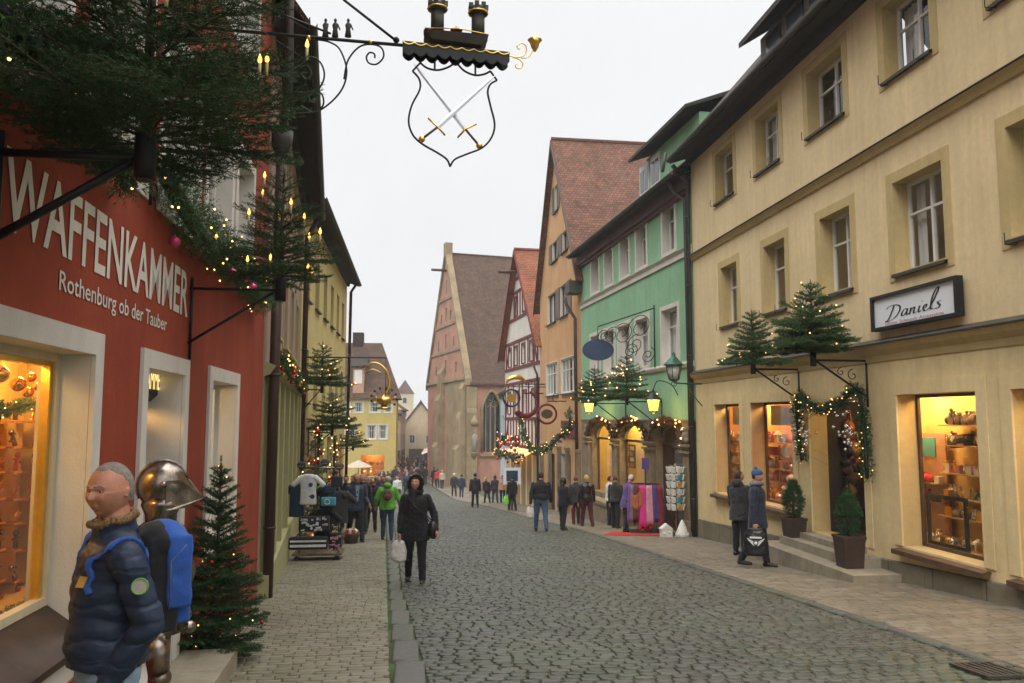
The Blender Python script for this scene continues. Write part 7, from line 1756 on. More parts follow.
def person(pos, face, H=1.72, seed=0, label='', coat='blackcloth', coatlen=.42, trousers='charcoal', hair='hair_brown', hairlen=0, hat=None, hatm='blue', pompom=False, scarf=None,
           legs=(14, -12), knees=(6, 14), arms=((0, 10, 10), (0, 10, 10)), headyaw=0, headpitch=0, vox=.012, bend=0, width=1.0, shoes='leather', hood=None, det=.5, female=False, smooth=4, skirt=False, group=None, bag=None, skin='skin', bald=False, coatw=1.0, spread=.04):
    pos = Vector(pos); t = thing('person', pos, label, 'person', group, rz=0)
    Rz = rotz(face)      # face = angle of local +Y; 0 looks to +Y
    def W(x, y, z): return pos+Rz @ Vector((x, y, z))
    k = H; w_ = width
    hipz = .52*k; shz = .815*k; lean = math.sin(R_(bend)); up = math.cos(R_(bend))
    def T(x, y, z):     # torso space with forward bend about the hips
        dz = z-hipz
        return W(x, y+dz*lean if dz > 0 else y, hipz+dz*up if dz > 0 else z)
    J = {}
    for q, s_ in ((0, -1), (1, 1)):
        a = R_(legs[q]); kb = R_(knees[q]); hip = Vector((s_*.052*k*w_, 0, hipz))
        kn_ = hip+Vector((s_*spread, math.sin(a), -math.cos(a)))*.245*k; an = kn_+Vector((s_*spread, math.sin(a-kb), -math.cos(a-kb)))*.235*k
        J['hip', q], J['knee', q], J['ank', q] = hip, kn_, an
    low = min(J['ank', 0].z, J['ank', 1].z)-.038*k
    for kk in J: J[kk] = J[kk]-Vector((0, 0, low))
    drop = low; hipz -= low
    hw = (.098 if female else .112)*k*w_
    for q, s_ in ((0, -1), (1, 1)):
        pt, ab, el = arms[q][:3]; inn = arms[q][3] if len(arms[q]) > 3 else 0
        sh = Vector((s_*hw, 0, shz-.012*k-low)); a, b_ = R_(pt), R_(ab)
        elb = sh+Vector((s_*math.sin(b_), math.sin(a)*math.cos(b_), -math.cos(a)*math.cos(b_)))*.172*k
        a2 = a+R_(el); d2 = Vector((s_*math.sin(b_*.4)-s_*math.sin(R_(inn)), math.sin(a2), -math.cos(a2))).normalized(); wr = elb+d2*.15*k
        J['sh', q], J['el', q], J['wr', q], J['hd', q] = sh, elb, wr, d2
    def TT(v): return T(v.x, v.y, v.z)
    # --- body, one continuous surface
    body = MB()
    hc = Vector((0, .012*k, .935*k-low)); s = .132*k
    HC = TT(hc); R3 = Rz @ rotz(R_(headyaw)) @ Matrix.Rotation(R_(headpitch), 3, 'X')
    head_mesh(body, HC, s, R3, det)
    body.cap(TT(Vector((0, -.008*k, shz-low-.01))), HC-R3 @ Vector((0, .012*k, .045*k)), .040*k, .034*k, 12)
    for q, s_ in ((0, -1), (1, 1)):
        body.cap(TT(J['sh', q]), TT(J['el', q]), .029*k, .023*k, 10); body.cap(TT(J['el', q]), TT(J['wr', q]), .023*k, .0155*k, 10)
        body.cap(W(*J['hip', q]), W(*J['knee', q]), .046*k, .031*k, 10); body.cap(W(*J['knee', q]), W(*J['ank', q]), .031*k, .021*k, 10)
        body.cap(W(*(J['ank', q]+Vector((0, -.01*k, -.015*k)))), W(*(J['ank', q]+Vector((0, .09*k, -.022*k)))), .02*k, .016*k, 8)
        # hand
        d2 = J['hd', q]; wr = J['wr', q]; pn = Vector((s_*1.0, 0, 0)); fw = d2.cross(pn).normalized()
        if fw.y < 0: fw = -fw
        if vox < .02:
            pc_ = wr+d2*.05*k; body.ell(TT(pc_), (.017*k, .026*k, .032*k), 10, 8, Rz); 
            for f_ in range(4):
                o0 = pc_+fw*((f_-1.5)*.0125*k)+d2*.02*k; m_ = o0+d2*(.022-.003*abs(f_-1.3))*k-pn*.004*k; e = m_+d2*.016*k-pn*.014*k
                body.cap(TT(o0), TT(m_), .0056*k, .005*k, 6); body.cap(TT(m_), TT(e), .005*k, .0042*k, 6)
            o0 = wr+d2*.03*k+fw*.02*k; body.cap(TT(o0), TT(o0+fw*.018*k+d2*.022*k-pn*.008*k), .0065*k, .005*k, 6)
        else: body.ell(TT(wr+d2*.05*k), (.015*k, .022*k, .045*k), 8, 6, Rz)
    body.loft([tuple(list(v)) for v in ()], 8) if False else None
    def tor(mb, secs, n=20):      # torso loft in torso space
        rings = []
        for x, y, z, rx_, ry_ in secs:
            rings.append([mb.av(T(x+rx_*math.cos(2*pi*j/n), y+ry_*math.sin(2*pi*j/n)*(1 if math.sin(2*pi*j/n) > 0 else 1), z-low)) for j in range(n)])
        for i in range(len(rings)-1):
            for j in range(n): mb.af((rings[i][j], rings[i][(j+1) % n], rings[i+1][(j+1) % n], rings[i+1][j]), True)
        mb.af(rings[0][::-1], False); mb.af(rings[-1], False)
    tor(body, [(0, 0, .47*k, .06*k*w_, .05*k), (0, 0, .52*k, .085*k*w_, .06*k*w_), (0, 0, .62*k, .07*k*w_, .05*k*w_), (0, 0, .74*k, .085*k*w_, .055*k*w_), (0, 0, .81*k, .07*k*w_, .04*k)])
    me = remesh(body, vox if det < .8 else (.0036 if det > .95 else .0045), smooth if det < .8 else 1)
    bvb = BVHTree.FromPolygons([v.co.copy() for v in me.vertices], [tuple(p.vertices) for p in me.polygons]) if det > .4 else None
    me.transform(Matrix.Translation(-pos)); bo = link_mesh(me, 'body', M[skin], t)
    # --- trousers
    tr = MB()
    for q in (0, 1):
        tr.cap(W(*J['hip', q]), W(*J['knee', q]), .062*k*w_, .044*k, 12); tr.cap(W(*J['knee', q]), W(*(J['ank', q]+Vector((0, 0, .012*k)))), .044*k, .035*k, 12)
    tor(tr, [(0, 0, .46*k, .07*k*w_, .06*k), (0, 0, .50*k, .098*k*w_, .074*k*w_), (0, 0, .58*k, .094*k*w_, .068*k*w_)])
    me = remesh(tr, max(vox, .01), smooth); wrinkle(me, .008, 3+k); me.transform(Matrix.Translation(-pos)); link_mesh(me, 'trousers', M[trousers], t)
    # --- shoes
    for q in (0, 1):
        sh_ = MB(); a_ = J['ank', q]; sh_.cap(W(*(a_+Vector((0, -.018*k, -.018*k)))), W(*(a_+Vector((0, .02*k, -.018*k)))), .027*k, .026*k, 10); sh_.cap(W(*(a_+Vector((0, .02*k, -.020*k)))), W(*(a_+Vector((0, .095*k, -.026*k)))), .026*k, .019*k, 10); sh_.cap(W(*a_), W(*(a_+Vector((0, 0, .03*k)))), .03*k, .03*k, 10)
        me = remesh(sh_, max(vox*.8, .008), 2); me.transform(Matrix.Translation(-pos)); link_mesh(me, 'shoe', M[shoes], t)
    # --- coat
    co = MB(); cw = coatw; hem = (1-coatlen-.18)*k
    secs = [(0, -.002*k, hem-.0, .128*k*w_*cw*(1.05 if coatlen > .45 else .93), .098*k*w_*cw), (0, 0, hem+.05*k, .122*k*w_*cw, .096*k*w_*cw)]
    for z, rx_, ry_, yo in ((.56, .112, .088, 0), (.64, .105, .082, .004), (.72, .114, .086, .004), (.785, .118, .078, 0), (.820, .078, .058, -.004), (.85, .046, .046, -.004)):
        if z*k > hem+.06*k: secs.append((0, yo*k, z*k, rx_*k*w_*cw*(.93 if female else 1), ry_*k*w_*cw))
    tor(co, secs, 24)
    for q in (0, 1):
        co.cap(TT(J['sh', q]-Vector((0, 0, .012*k))), TT(J['el', q]), .043*k*cw, .037*k*cw, 12); co.cap(TT(J['el', q]), TT(J['wr', q]), .037*k*cw, .029*k, 12)
    if hood: co.ell(TT(Vector((0, -.055*k, .86*k-low))), (.07*k, .05*k, .05*k), 12, 8, Rz)
    co.cone(TT(Vector((0, -.004*k, .835*k-low))), TT(Vector((0, 0, .872*k-low))), .052*k, .045*k, 14)
    me = remesh(co, max(vox, .009) if det < .8 else .007, smooth); wrinkle(me, .010 if vox < .013 else .008, seed+k); me.transform(Matrix.Translation(-pos)); ct = link_mesh(me, 'coat', M[coat], t)
    # --- hair / hat
    def L3(x, y, z): return HC+R3 @ (Vector((x, y, z))*s)
    if not bald:
        ha = MB(); th_ = (.028 if hairlen == 0 else .09) if vox < .016 else .13
        nu, nv = 28, 20; rings = []
        for i in range(nv+1):
            ph = -.55+(pi/2+.55)*i/nv; ring = []
            for j in range(nu):
                a = 2*pi*j/nu; x, y, z = math.cos(a)*math.cos(ph), math.sin(a)*math.cos(ph), math.sin(ph)
                hl = (-.50 if y < -.35 else lerp(-.50, .22, min(1, (y+.35)/.30))) if y < -.05 else lerp(.22, (.66 if hairlen == 0 else .45), min(1, (y+.05)/.45)**.6)
                if hairlen == 0 and abs(x) > .75 and y > -.12: hl = max(hl, .12)
                hl += .03*math.sin(a*9)+.02*math.sin(a*23)
                k2 = .86+(th_+.14)*max(0, min(1, (z-hl)/.14+.5))
                ring.append(ha.av(L3(x*.355*k2*1.02, (y*.42*k2-.01), z*.5*k2)))
            rings.append(ring)
        for i in range(nv):
            for j in range(nu): ha.af((rings[i][j], rings[i][(j+1) % nu], rings[i+1][(j+1) % nu], rings[i+1][j]), True)
        ha.af(rings[0][::-1]); ha.af(rings[-1])
        if hairlen > 0:
            for q in (-1, 1): ha.cap(L3(q*.30, -.1, .1), L3(q*.34, -.06, -.15-hairlen*.8), .15*s, .13*s, 10)
            ha.cap(L3(0, -.30, .05), L3(0, -.28, -.3-hairlen), .24*s, .17*s, 12)
        if hairlen < 0: ha.ell(L3(0, -.45, .05), .16*s, 10, 8)
        me = remesh(ha, max(vox*.7, .0055), 2); me.transform(Matrix.Translation(-pos)); link_mesh(me, 'hair', M[hair], t)
    if hat:
        b = MB()
        if hat == 'beanie':
            b.ell(L3(0, -.03, .22), (.40*s, .46*s, .34*s), 16, 12, R3); b.cone(L3(0, -.03, .10), L3(0, -.03, .24), .43*s, .42*s, 18)
            if pompom: b.ell(L3(0, -.12, .62), .13*s, 10, 8)
        else: b.ell(L3(0, 0, .33), (.40*s, .45*s, .22*s), 14, 10, R3); b.ell(L3(0, .35, .22), (.3*s, .28*s, .04*s), 12, 6, R3)
        me = remesh(b, max(vox*.7, .006), 2); me.transform(Matrix.Translation(-pos)); link_mesh(me, 'hat', M[hatm], t)
    if hood == 'fur':
        b = MB()
        for a in range(15):
            an_ = -2.5+5.0*a/14; p0 = L3(.40*math.sin(an_), .08, .46*math.cos(an_)-.05); b.ell(p0, .12*s, 8, 6)
        b.ell(L3(0, -.22, .05), (.43*s, .36*s, .51*s), 16, 12, R3)
        me = remesh(b, .009, 2); me.transform(Matrix.Translation(-pos)); link_mesh(me, 'fur_hood', M['hair_brown'], t)
    if scarf:
        b = MB(); c0 = TT(Vector((0, .002*k, .858*k-low))); pts = [c0+Rz @ Vector((.052*k*math.cos(a), .055*k*math.sin(a), .006*k*math.sin(2*a))) for a in [j*pi/10 for j in range(21)]]; b.tube(pts, .022*k, 8)
        if scarf[1]: b.cap(TT(Vector((.02*k, .075*k, .845*k-low))), TT(Vector((.025*k, .098*k, .70*k-low))), .022*k, .024*k, 8)
        me = remesh(b, max(vox*.7, .008), 2); me.transform(Matrix.Translation(-pos)); link_mesh(me, 'scarf', M[scarf[0]], t)
    if det > .4:
        def SP(x, z, out):
            o_ = L3(x, 1.0, z); h_, n_, _, _ = bvb.ray_cast(o_, R3 @ Vector((0, -1, 0)))
            return (h_ if h_ is not None else L3(x, .38, z))+R3 @ Vector((0, out*s, 0))
        for q in (-1, 1):
            c0 = SP(q*.120, .018, -.012); b = MB(); b.ell(c0, (.044*s, .026*s, .024*s), 12, 8, R3); b.build('eye', M['white_sign'], t, uv=False)
            b = MB(); b.ell(c0+R3 @ Vector((0, .018*s, 0)), (.019*s, .011*s, .020*s), 10, 6, R3); b.build('iris', M['ink'], t, uv=False)
            b = MB(); b.tube([SP(q*x_, z_, .004) for x_, z_ in ((.065, .045), (.12, .058), (.175, .030))], .009*s, 5); b.build('eyelid', M[skin], t, uv=False)
            b = MB(); b.tube([SP(q*x_, z_, .002) for x_, z_ in ((.05, .098), (.09, .115), (.14, .118), (.19, .092))], .011*s, 5); b.build('eyebrow', M[hair], t, uv=False)
        b = MB(); b.tube([SP(x_, z_, -.004) for x_, z_ in ((-.085, -.268), (-.05, -.262), (0, -.266), (.05, -.262), (.085, -.268))], .010*s, 6, rf=lambda q: s*(.004+.009*math.sin(pi*q))); b.build('mouth', M['lips'], t, uv=False)
    info = dict(TT=TT, W=W, J=J, k=k, low=low, L3=L3, Rz=Rz, s=s, HC=HC)
    return t, info
def handbag(info, q, sz, m, label, name='carrier_bag', hang=.32, cat_='bag', emblem=None, facecam=False):
    J, TT = info['J'], info['TT']; h = TT(J['wr', q]+J['hd', q]*.085*info['k']); c_ = h-Vector((0, 0, hang+sz[2]/2-.05))
    t = thing(name, c_-Vector((0, 0, sz[2]/2)), label, cat_); Rz = info['Rz']
    if facecam: dc = CAM-c_; Rz = rotz(rad(dc.x, dc.y))
    b = MB(); b.M = Matrix.Translation(c_) @ Rz.to_4x4(); a, d, z = sz[0]/2, sz[1]/2, sz[2]/2
    b.loft([(0, 0, -z, a*.8, d*.7), (0, 0, -z*.8, a*.98, d), (0, 0, 0, a*.98, d*.9), (0, 0, z*.6, a*.85, d*.6), (0, 0, z, a*.6, d*.3)], 20)
    me = remesh(b, .014, 1); wrinkle(me, .012, 7); me.transform(Matrix.Translation(-ORG[t.name])); link_mesh(me, 'bag_body', M[m], t)
    b = MB(); R4 = Rz
    for s_ in (-1, 1): b.tube([c_+R4 @ Vector((s_*.02, -d*.5, z*.85)), h+Vector((0, 0, -.01)), c_+R4 @ Vector((s_*.02, d*.5, z*.85))], .006, 5)
    b.build('handle', M[m], t)
    return t, c_
def rad(dx, dy): return math.atan2(-dx, dy)     # facing angle for a heading (dx,dy)
def gp_(x, y): 
    q = gpt(x, y); return q
LOOKCAM = lambda p: rad(-p.x, -p.y)
# hero man at the left, facing left, head turned a little to the camera
hp = Vector((-1.27, 3.62, gz(3.62)))
hero, hi = person(hp, rad(-.84, -.56), H=1.77, label='grey-haired man in a dark blue quilted jacket with a bright blue backpack, hands in pockets', coat='navy', coatlen=.285, trousers='palejean', hair='hair_grey', legs=(4, -3), knees=(2, 4),
    arms=((-16, 11, 44, 24), (-12, 8, 30, 0)), headyaw=32, headpitch=-2, vox=.008, det=1.0, width=.96, skin='skin_ruddy', coatw=.93, scarf=None, smooth=3)
# quilted bump on his jacket
qm, qnt, qb = new_mat('quilted_navy'); Lq = qnt.links.new
tcq = qnt.nodes.new('ShaderNodeTexCoord'); wv = nd(qnt, 'ShaderNodeTexWave', Scale=2.6, Distortion=7.0, Detail=3.0); wv.bands_direction = 'Z'; wv.inputs['Detail Scale'].default_value = 1.2; Lq(tcq.outputs['Object'], wv.inputs['Vector'])
nq = nd(qnt, 'ShaderNodeTexNoise', Scale=22.0, Detail=5.0); Lq(tcq.outputs['Object'], nq.inputs['Vector'])
rq = ramp(qnt, wv.outputs[1], [(0, (0, 0, 0, 1)), (.12, (.8, .8, .8, 1)), (1, (1, 1, 1, 1))]); aq = nd(qnt, 'ShaderNodeMath', operation='MULTIPLY_ADD'); Lq(nq.outputs[0], aq.inputs[0]); aq.inputs[1].default_value = .5; Lq(rq.outputs[0], aq.inputs[2])
bq = nd(qnt, 'ShaderNodeBump', Strength=.5, Distance=.008); Lq(aq.outputs[0], bq.inputs['Height']); Lq(bq.outputs[0], qb.inputs['Normal']); qb.inputs['Base Color'].default_value = (.018, .030, .058, 1); qb.inputs['Roughness'].default_value = .5; qb.inputs['Specular IOR Level'].default_value = .35
for o in hero.children:
    if o.name.startswith('coat'): o.data.materials[0] = qm
k = hi['k']; TT = hi['TT']; low = hi['low']; Rzh = hi['Rz']
b = MB(); c0 = TT(Vector((0, .004*k, .868*k-low)))
for a_ in range(26):
    an_ = 2*pi*a_/26; b.ell(c0+Rzh @ Vector((.047*k*math.cos(an_), .050*k*math.sin(an_), -.012*k*math.sin(an_)+.004*math.sin(an_*5))), (.016, .016, .020), 8, 6)
me = remesh(b, .005, 1); wrinkle(me, .006, 9); me.transform(Matrix.Translation(-hp)); link_mesh(me, 'scarf', mat('patterned_scarf', (.16, .09, .035), .9, .6, 60, .6, 120, stain=(.4, .3, .14), stains=.9), hero)
b = MB(); prev = None   # zipped front
for j in range(14):
    z_ = lerp(.845, .50, j/13)*k; 
    row = [TT(Vector((dx, .2, z_-low))) for dx in (-.008, .008)]
me_ = [o for o in hero.children if o.name.startswith('coat')][0].data
nrm_ = [v.normal.copy() for v in me_.vertices]
for v, q in zip(me_.vertices, nrm_):
    loc = Rzh.inverted() @ v.co; z_ = v.co.z
    ang_ = math.atan2(loc.y, loc.x)
    ph_ = z_/.082+.25*math.sin(ang_*3+z_*9)+.35*noise.noise(v.co*5)
    g_ = abs(math.sin(pi*ph_))**.45
    v.co += q*(.006*g_-.004)
    if loc.y > 0 and .95 < z_ < 1.35: v.co += (Rzh @ Vector((0, 1, 0)))*.022*math.exp(-((z_-1.1)/.14)**2)*min(1, loc.y*8)
me_.update()
# sleeve patch and chest logo
sh, el = hi['J']['sh', 0], hi['J']['el', 0]
sd = 0 if (Rzh @ Vector((-1, 0, 0))).y < 0 else 1
sh, el = hi['J']['sh', sd], hi['J']['el', sd]; sx_ = -1 if sd == 0 else 1
pc_ = TT(sh.lerp(el, .42)+Vector((sx_*.0535*k, .012, 0))); nn = Rzh @ Vector((sx_, .15, .12)); nn.normalize()
b = MB(); b.cone(pc_-nn*.004, pc_+nn*.006, .030, .030, 18); p1 = b.build('sleeve_badge', M['stone_fig'], hero)
b = MB(); b.tube([pc_+nn*.007+v for v in [(nn.orthogonal().normalized()*math.cos(a)+nn.cross(nn.orthogonal().normalized())*math.sin(a))*.030 for a in [j*pi/12 for j in range(25)]]], .003, 4); b.build('badge_rim', M['green'], p1)

# backpack
bc = TT(Vector((0, -.098*k, .71*k-low))); t = thing('backpack', bc-Vector((0, 0, .25)), 'bright blue and black backpack worn by the grey-haired man', 'backpack')
b = MB(); b.cbox(bc, (.25, .13, .40), Rzh); b.ell(bc+Zv*.17, (.145, .09, .09), 14, 10, Rzh)
me = remesh(b, .010, 9); wrinkle(me, .008, 5); me.transform(Matrix.Translation(-ORG[t.name])); link_mesh(me, 'pack_body', M['blackcloth'], t)
b = MB(); b.cbox(bc+Rzh @ Vector((0, -.062, .05)), (.28, .10, .31), Rzh); b.ell(bc+Rzh @ Vector((0, -.03, .19)), (.14, .085, .075), 14, 10, Rzh)
me = remesh(b, .010, 7); wrinkle(me, .007, 6); me.transform(Matrix.Translation(-ORG[t.name])); link_mesh(me, 'front_panel', M['blue'], t)
b = MB(); b.cbox(bc+Rzh @ Vector((0, -.095, -.10)), (.2, .06, .15), Rzh); me = remesh(b, .009, 5); me.transform(Matrix.Translation(-ORG[t.name])); link_mesh(me, 'front_pocket', M['blue'], t)
for s_ in (-1, 1):
    b = MB(); b.tube([bc+Rzh @ Vector(p) for p in ((s_*.12, -.115, .17), (s_*.142, -.08, .16), (s_*.144, -.02, .10), (s_*.14, -.02, -.10))], .003, 4); b.build('piping', M['greycloth'], t)
coat_o = [o for o in hero.children if o.name.startswith('coat')][0]
bv = BVHTree.FromPolygons([v.co+hp for v in coat_o.data.vertices], [tuple(p.vertices) for p in coat_o.data.polygons])
hh_, nn1, _, _ = bv.ray_cast(TT(Vector((sx_*.045*k, .5, .735*k-low))), Rzh @ Vector((0, -1, 0)))
if hh_ is not None:
    t1 = nn1.cross(Zv).normalized(); b = MB(); b.cbox(hh_+nn1*.002, (.042, .006, .045), Matrix((t1, nn1, t1.cross(nn1))).transposed()); b.build('chest_emblem', M['gold_c'], hero)
for s_ in (-1, 1):
    b = MB(); prev = None
    pts = cat([(s_*.085*k, -.14*k, .76*k-low), (s_*.092*k, -.08*k, .83*k-low), (s_*.096*k, 0, .865*k-low), (s_*.095*k, .08*k, .83*k-low), (s_*.10*k, .12*k, .775*k-low), (s_*.112*k, .11*k, .725*k-low)], 8)
    n_ = len(pts)
    for i, p in enumerate(pts):
        q0, nn0, _, _ = bv.find_nearest(TT(Vector(p)))
        p1_ = TT(Vector(pts[min(i+1, n_-1)])); p0_ = TT(Vector(pts[max(i-1, 0)])); tg = (p1_-p0_).normalized(); sd0 = nn0.cross(tg).normalized()
        wv_ = .030 if i < n_*.6 else .012; row = []
        for dx in (-wv_, -wv_*.5, wv_*.5, wv_):
            q1, n1, _, _ = bv.find_nearest(q0+sd0*dx); row.append(b.av(q1+n1*.006))
        if prev: [b.af((prev[j], prev[j+1], row[j+1], row[j]), True) for j in range(3)]
        prev = row
    o = b.build('shoulder_strap', M['blue'], t, uv=False); so = o.modifiers.new('s', 'SOLIDIFY'); so.thickness = .014; so.offset = 0

# woman in the fur hood
wp = gp_(415, 582); wf = LOOKCAM(wp)
wo, wi = person(wp, wf+R_(-6), H=1.70, label='woman in a black coat with a brown fur hood looking up, bags in her hands', coat='blackcloth', coatlen=.42, trousers='blackcloth', hair='hair_brown', hairlen=.25, hood='fur', legs=(9, -7), knees=(6, 8),
    arms=((-4, 24, 24), (4, 10, 8)), headyaw=-16, headpitch=12, vox=.0075, det=.9, width=1.08, female=True, scarf=('blackcloth', True), coatw=1.05)
handbag(wi, 1 if (wi['Rz'] @ Vector((1, 0, 0))).x < 0 else 0, (.26, .12, .34), 'bag_white', 'white and brown carrier bags held by the woman in the fur hood', hang=.05)
sq = 1 if (wi['Rz'] @ Vector((1, 0, 0))).x > 0 else -1
TTw = wi['TT']; lw = wi['low']; kw = wi['k']
c_ = TTw(Vector((sq*.17*kw, .02, .50*kw-lw))); t = thing('shoulder_bag', c_-Vector((0, 0, .15)), 'black shoulder bag at the hip of the woman in the fur hood', 'bag')
b = MB(); b.ell(c_, (.09, .15, .16), 14, 10, wi['Rz']); me = remesh(b, .01, 2); me.transform(Matrix.Translation(-ORG[t.name])); link_mesh(me, 'bag_body', M['leather'], t)
b = MB(); b.tube([TTw(Vector(p)) for p in ((sq*.16*kw, .04, .54*kw-lw), (sq*.10*kw, .112*kw, .64*kw-lw), (0, .118*kw, .73*kw-lw), (-sq*.07*kw, .075*kw, .82*kw-lw), (-sq*.085*kw, -.03*kw, .84*kw-lw), (0, -.11*kw, .74*kw-lw), (sq*.12*kw, -.07*kw, .60*kw-lw), (sq*.17*kw, -.02, .56*kw-lw))], .011, 5); b.ell(TTw(Vector((-sq*.035*kw, .108*kw, .775*kw-lw))), .016, 8, 6); b.build('strap', M['leather'], t)

V = []; Fq = []; rf_ = random.Random(4); L3w = wi['L3']; sw_ = wi['s']
for a_ in range(1500):
    an_ = rf_.uniform(-2.5, 2.5); d_ = Vector((math.sin(an_), .0, math.cos(an_))); p0 = L3w(.40*d_.x, rf_.uniform(-.05, .2), .45*d_.z-.05)
    o_ = (wi['Rz'] @ Vector((d_.x+rf_.gauss(0, .35), rf_.gauss(.3, .5), d_.z+rf_.gauss(0, .35)))).normalized(); needles(V, Fq, p0, p0+o_*.045, rf_, 5, .028, .005)
me = bpy.data.meshes.new('fur_trim'); me.from_pydata([v-wp for v in V], [], Fq); me.materials.append(M['hair_brown']); o = bpy.data.objects.new('fur_trim', me); C.objects.link(o); o.parent = wo
# pair in front of the yellow shop
p = Vector((6.13, 14.1, gz(14.1)+.03)); pA, iA = person(p, rad(.85, -.6), H=1.74, label='woman in a long navy coat and blue bobble hat carrying a black shopping bag', coat='navy', coatlen=.42, trousers='blackcloth', hair='hair_brown', hat='beanie', hatm='hat_blue', pompom=True, legs=(10, -14), knees=(4, 12), arms=((2, 10, 12), (-4, 8, 8)), headyaw=-5, vox=.008, det=.6, female=True, scarf=('greycloth', False))
M['blue_dark'] = M['blue']
tb, cb_ = handbag(iA, 0 if (iA['Rz'] @ Vector((-1, 0, 0))).x < (iA['Rz'] @ Vector((1, 0, 0))).x else 1, (.44, .2, .48), 'bag_black', 'large black shopping bag with a white winged emblem held beside the blue-hatted woman', hang=.02, name='shopping_bag', facecam=True)
dirc = (CAM-cb_); dirc.z = 0; dirc.normalize(); sdv = Zv.cross(dirc)
b = MB(); e0 = cb_+dirc*.118
def ep(x, z): return e0+sdv*x+Zv*z
for q in (-1, 1):
    for r0, r1, z0 in ((.04, .15, .04), (.04, .13, .01), (.03, .10, -.02)):
        A = [ep(q*r0, z0-.02), ep(q*r1, z0+.045), ep(q*r1*.95, z0+.025), ep(q*r0, z0-.04)]
        i = [b.av(x) for x in A]; j = [b.av(x+dirc*.006) for x in A]
        for n_ in range(4): b.af((i[n_], i[(n_+1) % 4], j[(n_+1) % 4], j[n_]))
        b.af(j)
b.cbox(ep(0, .09)+dirc*.0, (.2, .012, .03), Matrix((sdv, dirc, Zv)).transposed()); b.ell(ep(0, -.01), .03, 8, 6)
b.build('winged_emblem', M['white_sign'], tb)
p = Vector((6.62, 16.1, gz(16.1)+.03)); person(p, rad(.8, .6), H=1.72, label='person in a dark hooded winter coat looking into the farthest shop window', coat='charcoal', coatlen=.40, trousers='blackcloth', hair='hair_brown', legs=(3, -3), knees=(3, 4), arms=((10, 8, 20), (10, 8, 20)), headyaw=-25, vox=.008, det=.6, hood=True, coatw=1.08)

# right hand pavement walkers
def P_(px_, py_, dz=0): q = gp_(px_, py_); q.z += dz; return q
p = P_(541, 531); pM, iM = person(p, rad(.05, 1), H=1.80, label='man in a black jacket and blue jeans walking away with a plastic bag', coat='blackcloth', coatlen=.27, trousers='jean', hair='hair_black', legs=(12, -12), knees=(4, 14), arms=((-10, 12, 14), (8, 12, 14)), vox=.011, det=.3, width=1.15)
handbag(iM, 0, (.26, .14, .34), 'bag_white', 'white and blue plastic bag carried by the man in blue jeans', hang=.02)
person(P_(563, 530), rad(.9, .35)+.2, H=1.62, label='young woman in a short black coat standing beside the man in blue jeans', coat='blackcloth', coatlen=.38, trousers='blackcloth', hair='hair_brown', hairlen=.3, legs=(6, -4), knees=(2, 6), arms=((12, 8, 30), (5, 8, 20)), headyaw=60, vox=.011, det=.45, female=True)
person(P_(587, 527), rad(-.1, 1), H=1.70, label='blonde person in a black leather jacket walking away past the stone parapet', coat='leather', coatlen=.30, trousers='wine_dark', hair='hair_blond', hairlen=.05, legs=(12, -10), knees=(4, 12), arms=((-6, 14, 12), (8, 14, 12)), vox=.012, det=.3)
person(P_(576, 525), rad(-.05, 1), H=1.66, label='person in a dark coat half hidden left of the blonde walker', coat='charcoal', coatlen=.36, trousers='wine_dark', hair='hair_red', legs=(-8, 10), knees=(8, 4), vox=.014, det=.3, female=True)
person(P_(610, 526, .03), rad(.9, .2), H=1.62, label='person in a white jacket and dark trousers before the lit arches', coat='whitecloth', coatlen=.33, trousers='blackcloth', hair='hair_brown', legs=(3, -4), knees=(2, 4), arms=((20, 6, 30), (20, 6, 30)), vox=.012, det=.3, female=True)
person(P_(616, 529, .03), rad(.6, .6), H=1.64, label='dark-haired person standing between the white jacket and the purple coat', coat='charcoal', coatlen=.33, trousers='blackcloth', hair='hair_red', legs=(3, -4), knees=(2, 4), vox=.014, det=.3)
pp_ = P_(627, 533, .045); person(pp_, rad(1, .25), H=1.66, label='white-haired woman in a purple coat browsing scarves on the red carpet', coat='purple', coatlen=.40, trousers='blackcloth', hair='hair_white', legs=(6, -6), knees=(3, 8), arms=((40, 8, 40), (42, 8, 40)), headpitch=-16, bend=12, vox=.010, det=.45, female=True, width=1.1)

# left group
pA = P_(355, 542, .012); pAo, iAA = person(pA, LOOKCAM(pA)+.25, H=1.80, label='man in a dark open coat at the front of the group on the left pavement', coat='navy', coatlen=.36, trousers='blackcloth', hair='hair_grey', legs=(16, -14), knees=(4, 16), arms=((6, 8, 60), (-8, 10, 14)), vox=.009, det=.6, width=1.05, headyaw=-12, skin='skin_ruddy')
sfm = iAA['TT']; kk_ = iAA['k']; b = MB(); b.poly([sfm(Vector((x_*kk_, .092*kk_+dy, z_*kk_-iAA['low']))) for x_, dy, z_ in ((-.012, 0, .60), (.012, 0, .60), (.03, -.008, .83), (-.03, -.008, .83))]); b.build('shirt_front', M['palejean'], pAo, uv=False)
pB = P_(361, 534, .012); person(pB, LOOKCAM(pB), H=1.76, label='man in black standing right behind the man in the open coat', coat='blackcloth', coatlen=.40, trousers='charcoal', hair='hair_grey', legs=(8, -8), knees=(4, 8), vox=.012, det=.45)
pC = P_(371, 532, .012); person(pC, LOOKCAM(pC)+.1, H=1.66, label='woman in black with a wine red scarf walking towards the camera on the left', coat='blackcloth', coatlen=.44, trousers='blackcloth', hair='hair_red', scarf=('maroon', True), legs=(8, -8), knees=(4, 10), vox=.011, det=.45, female=True)
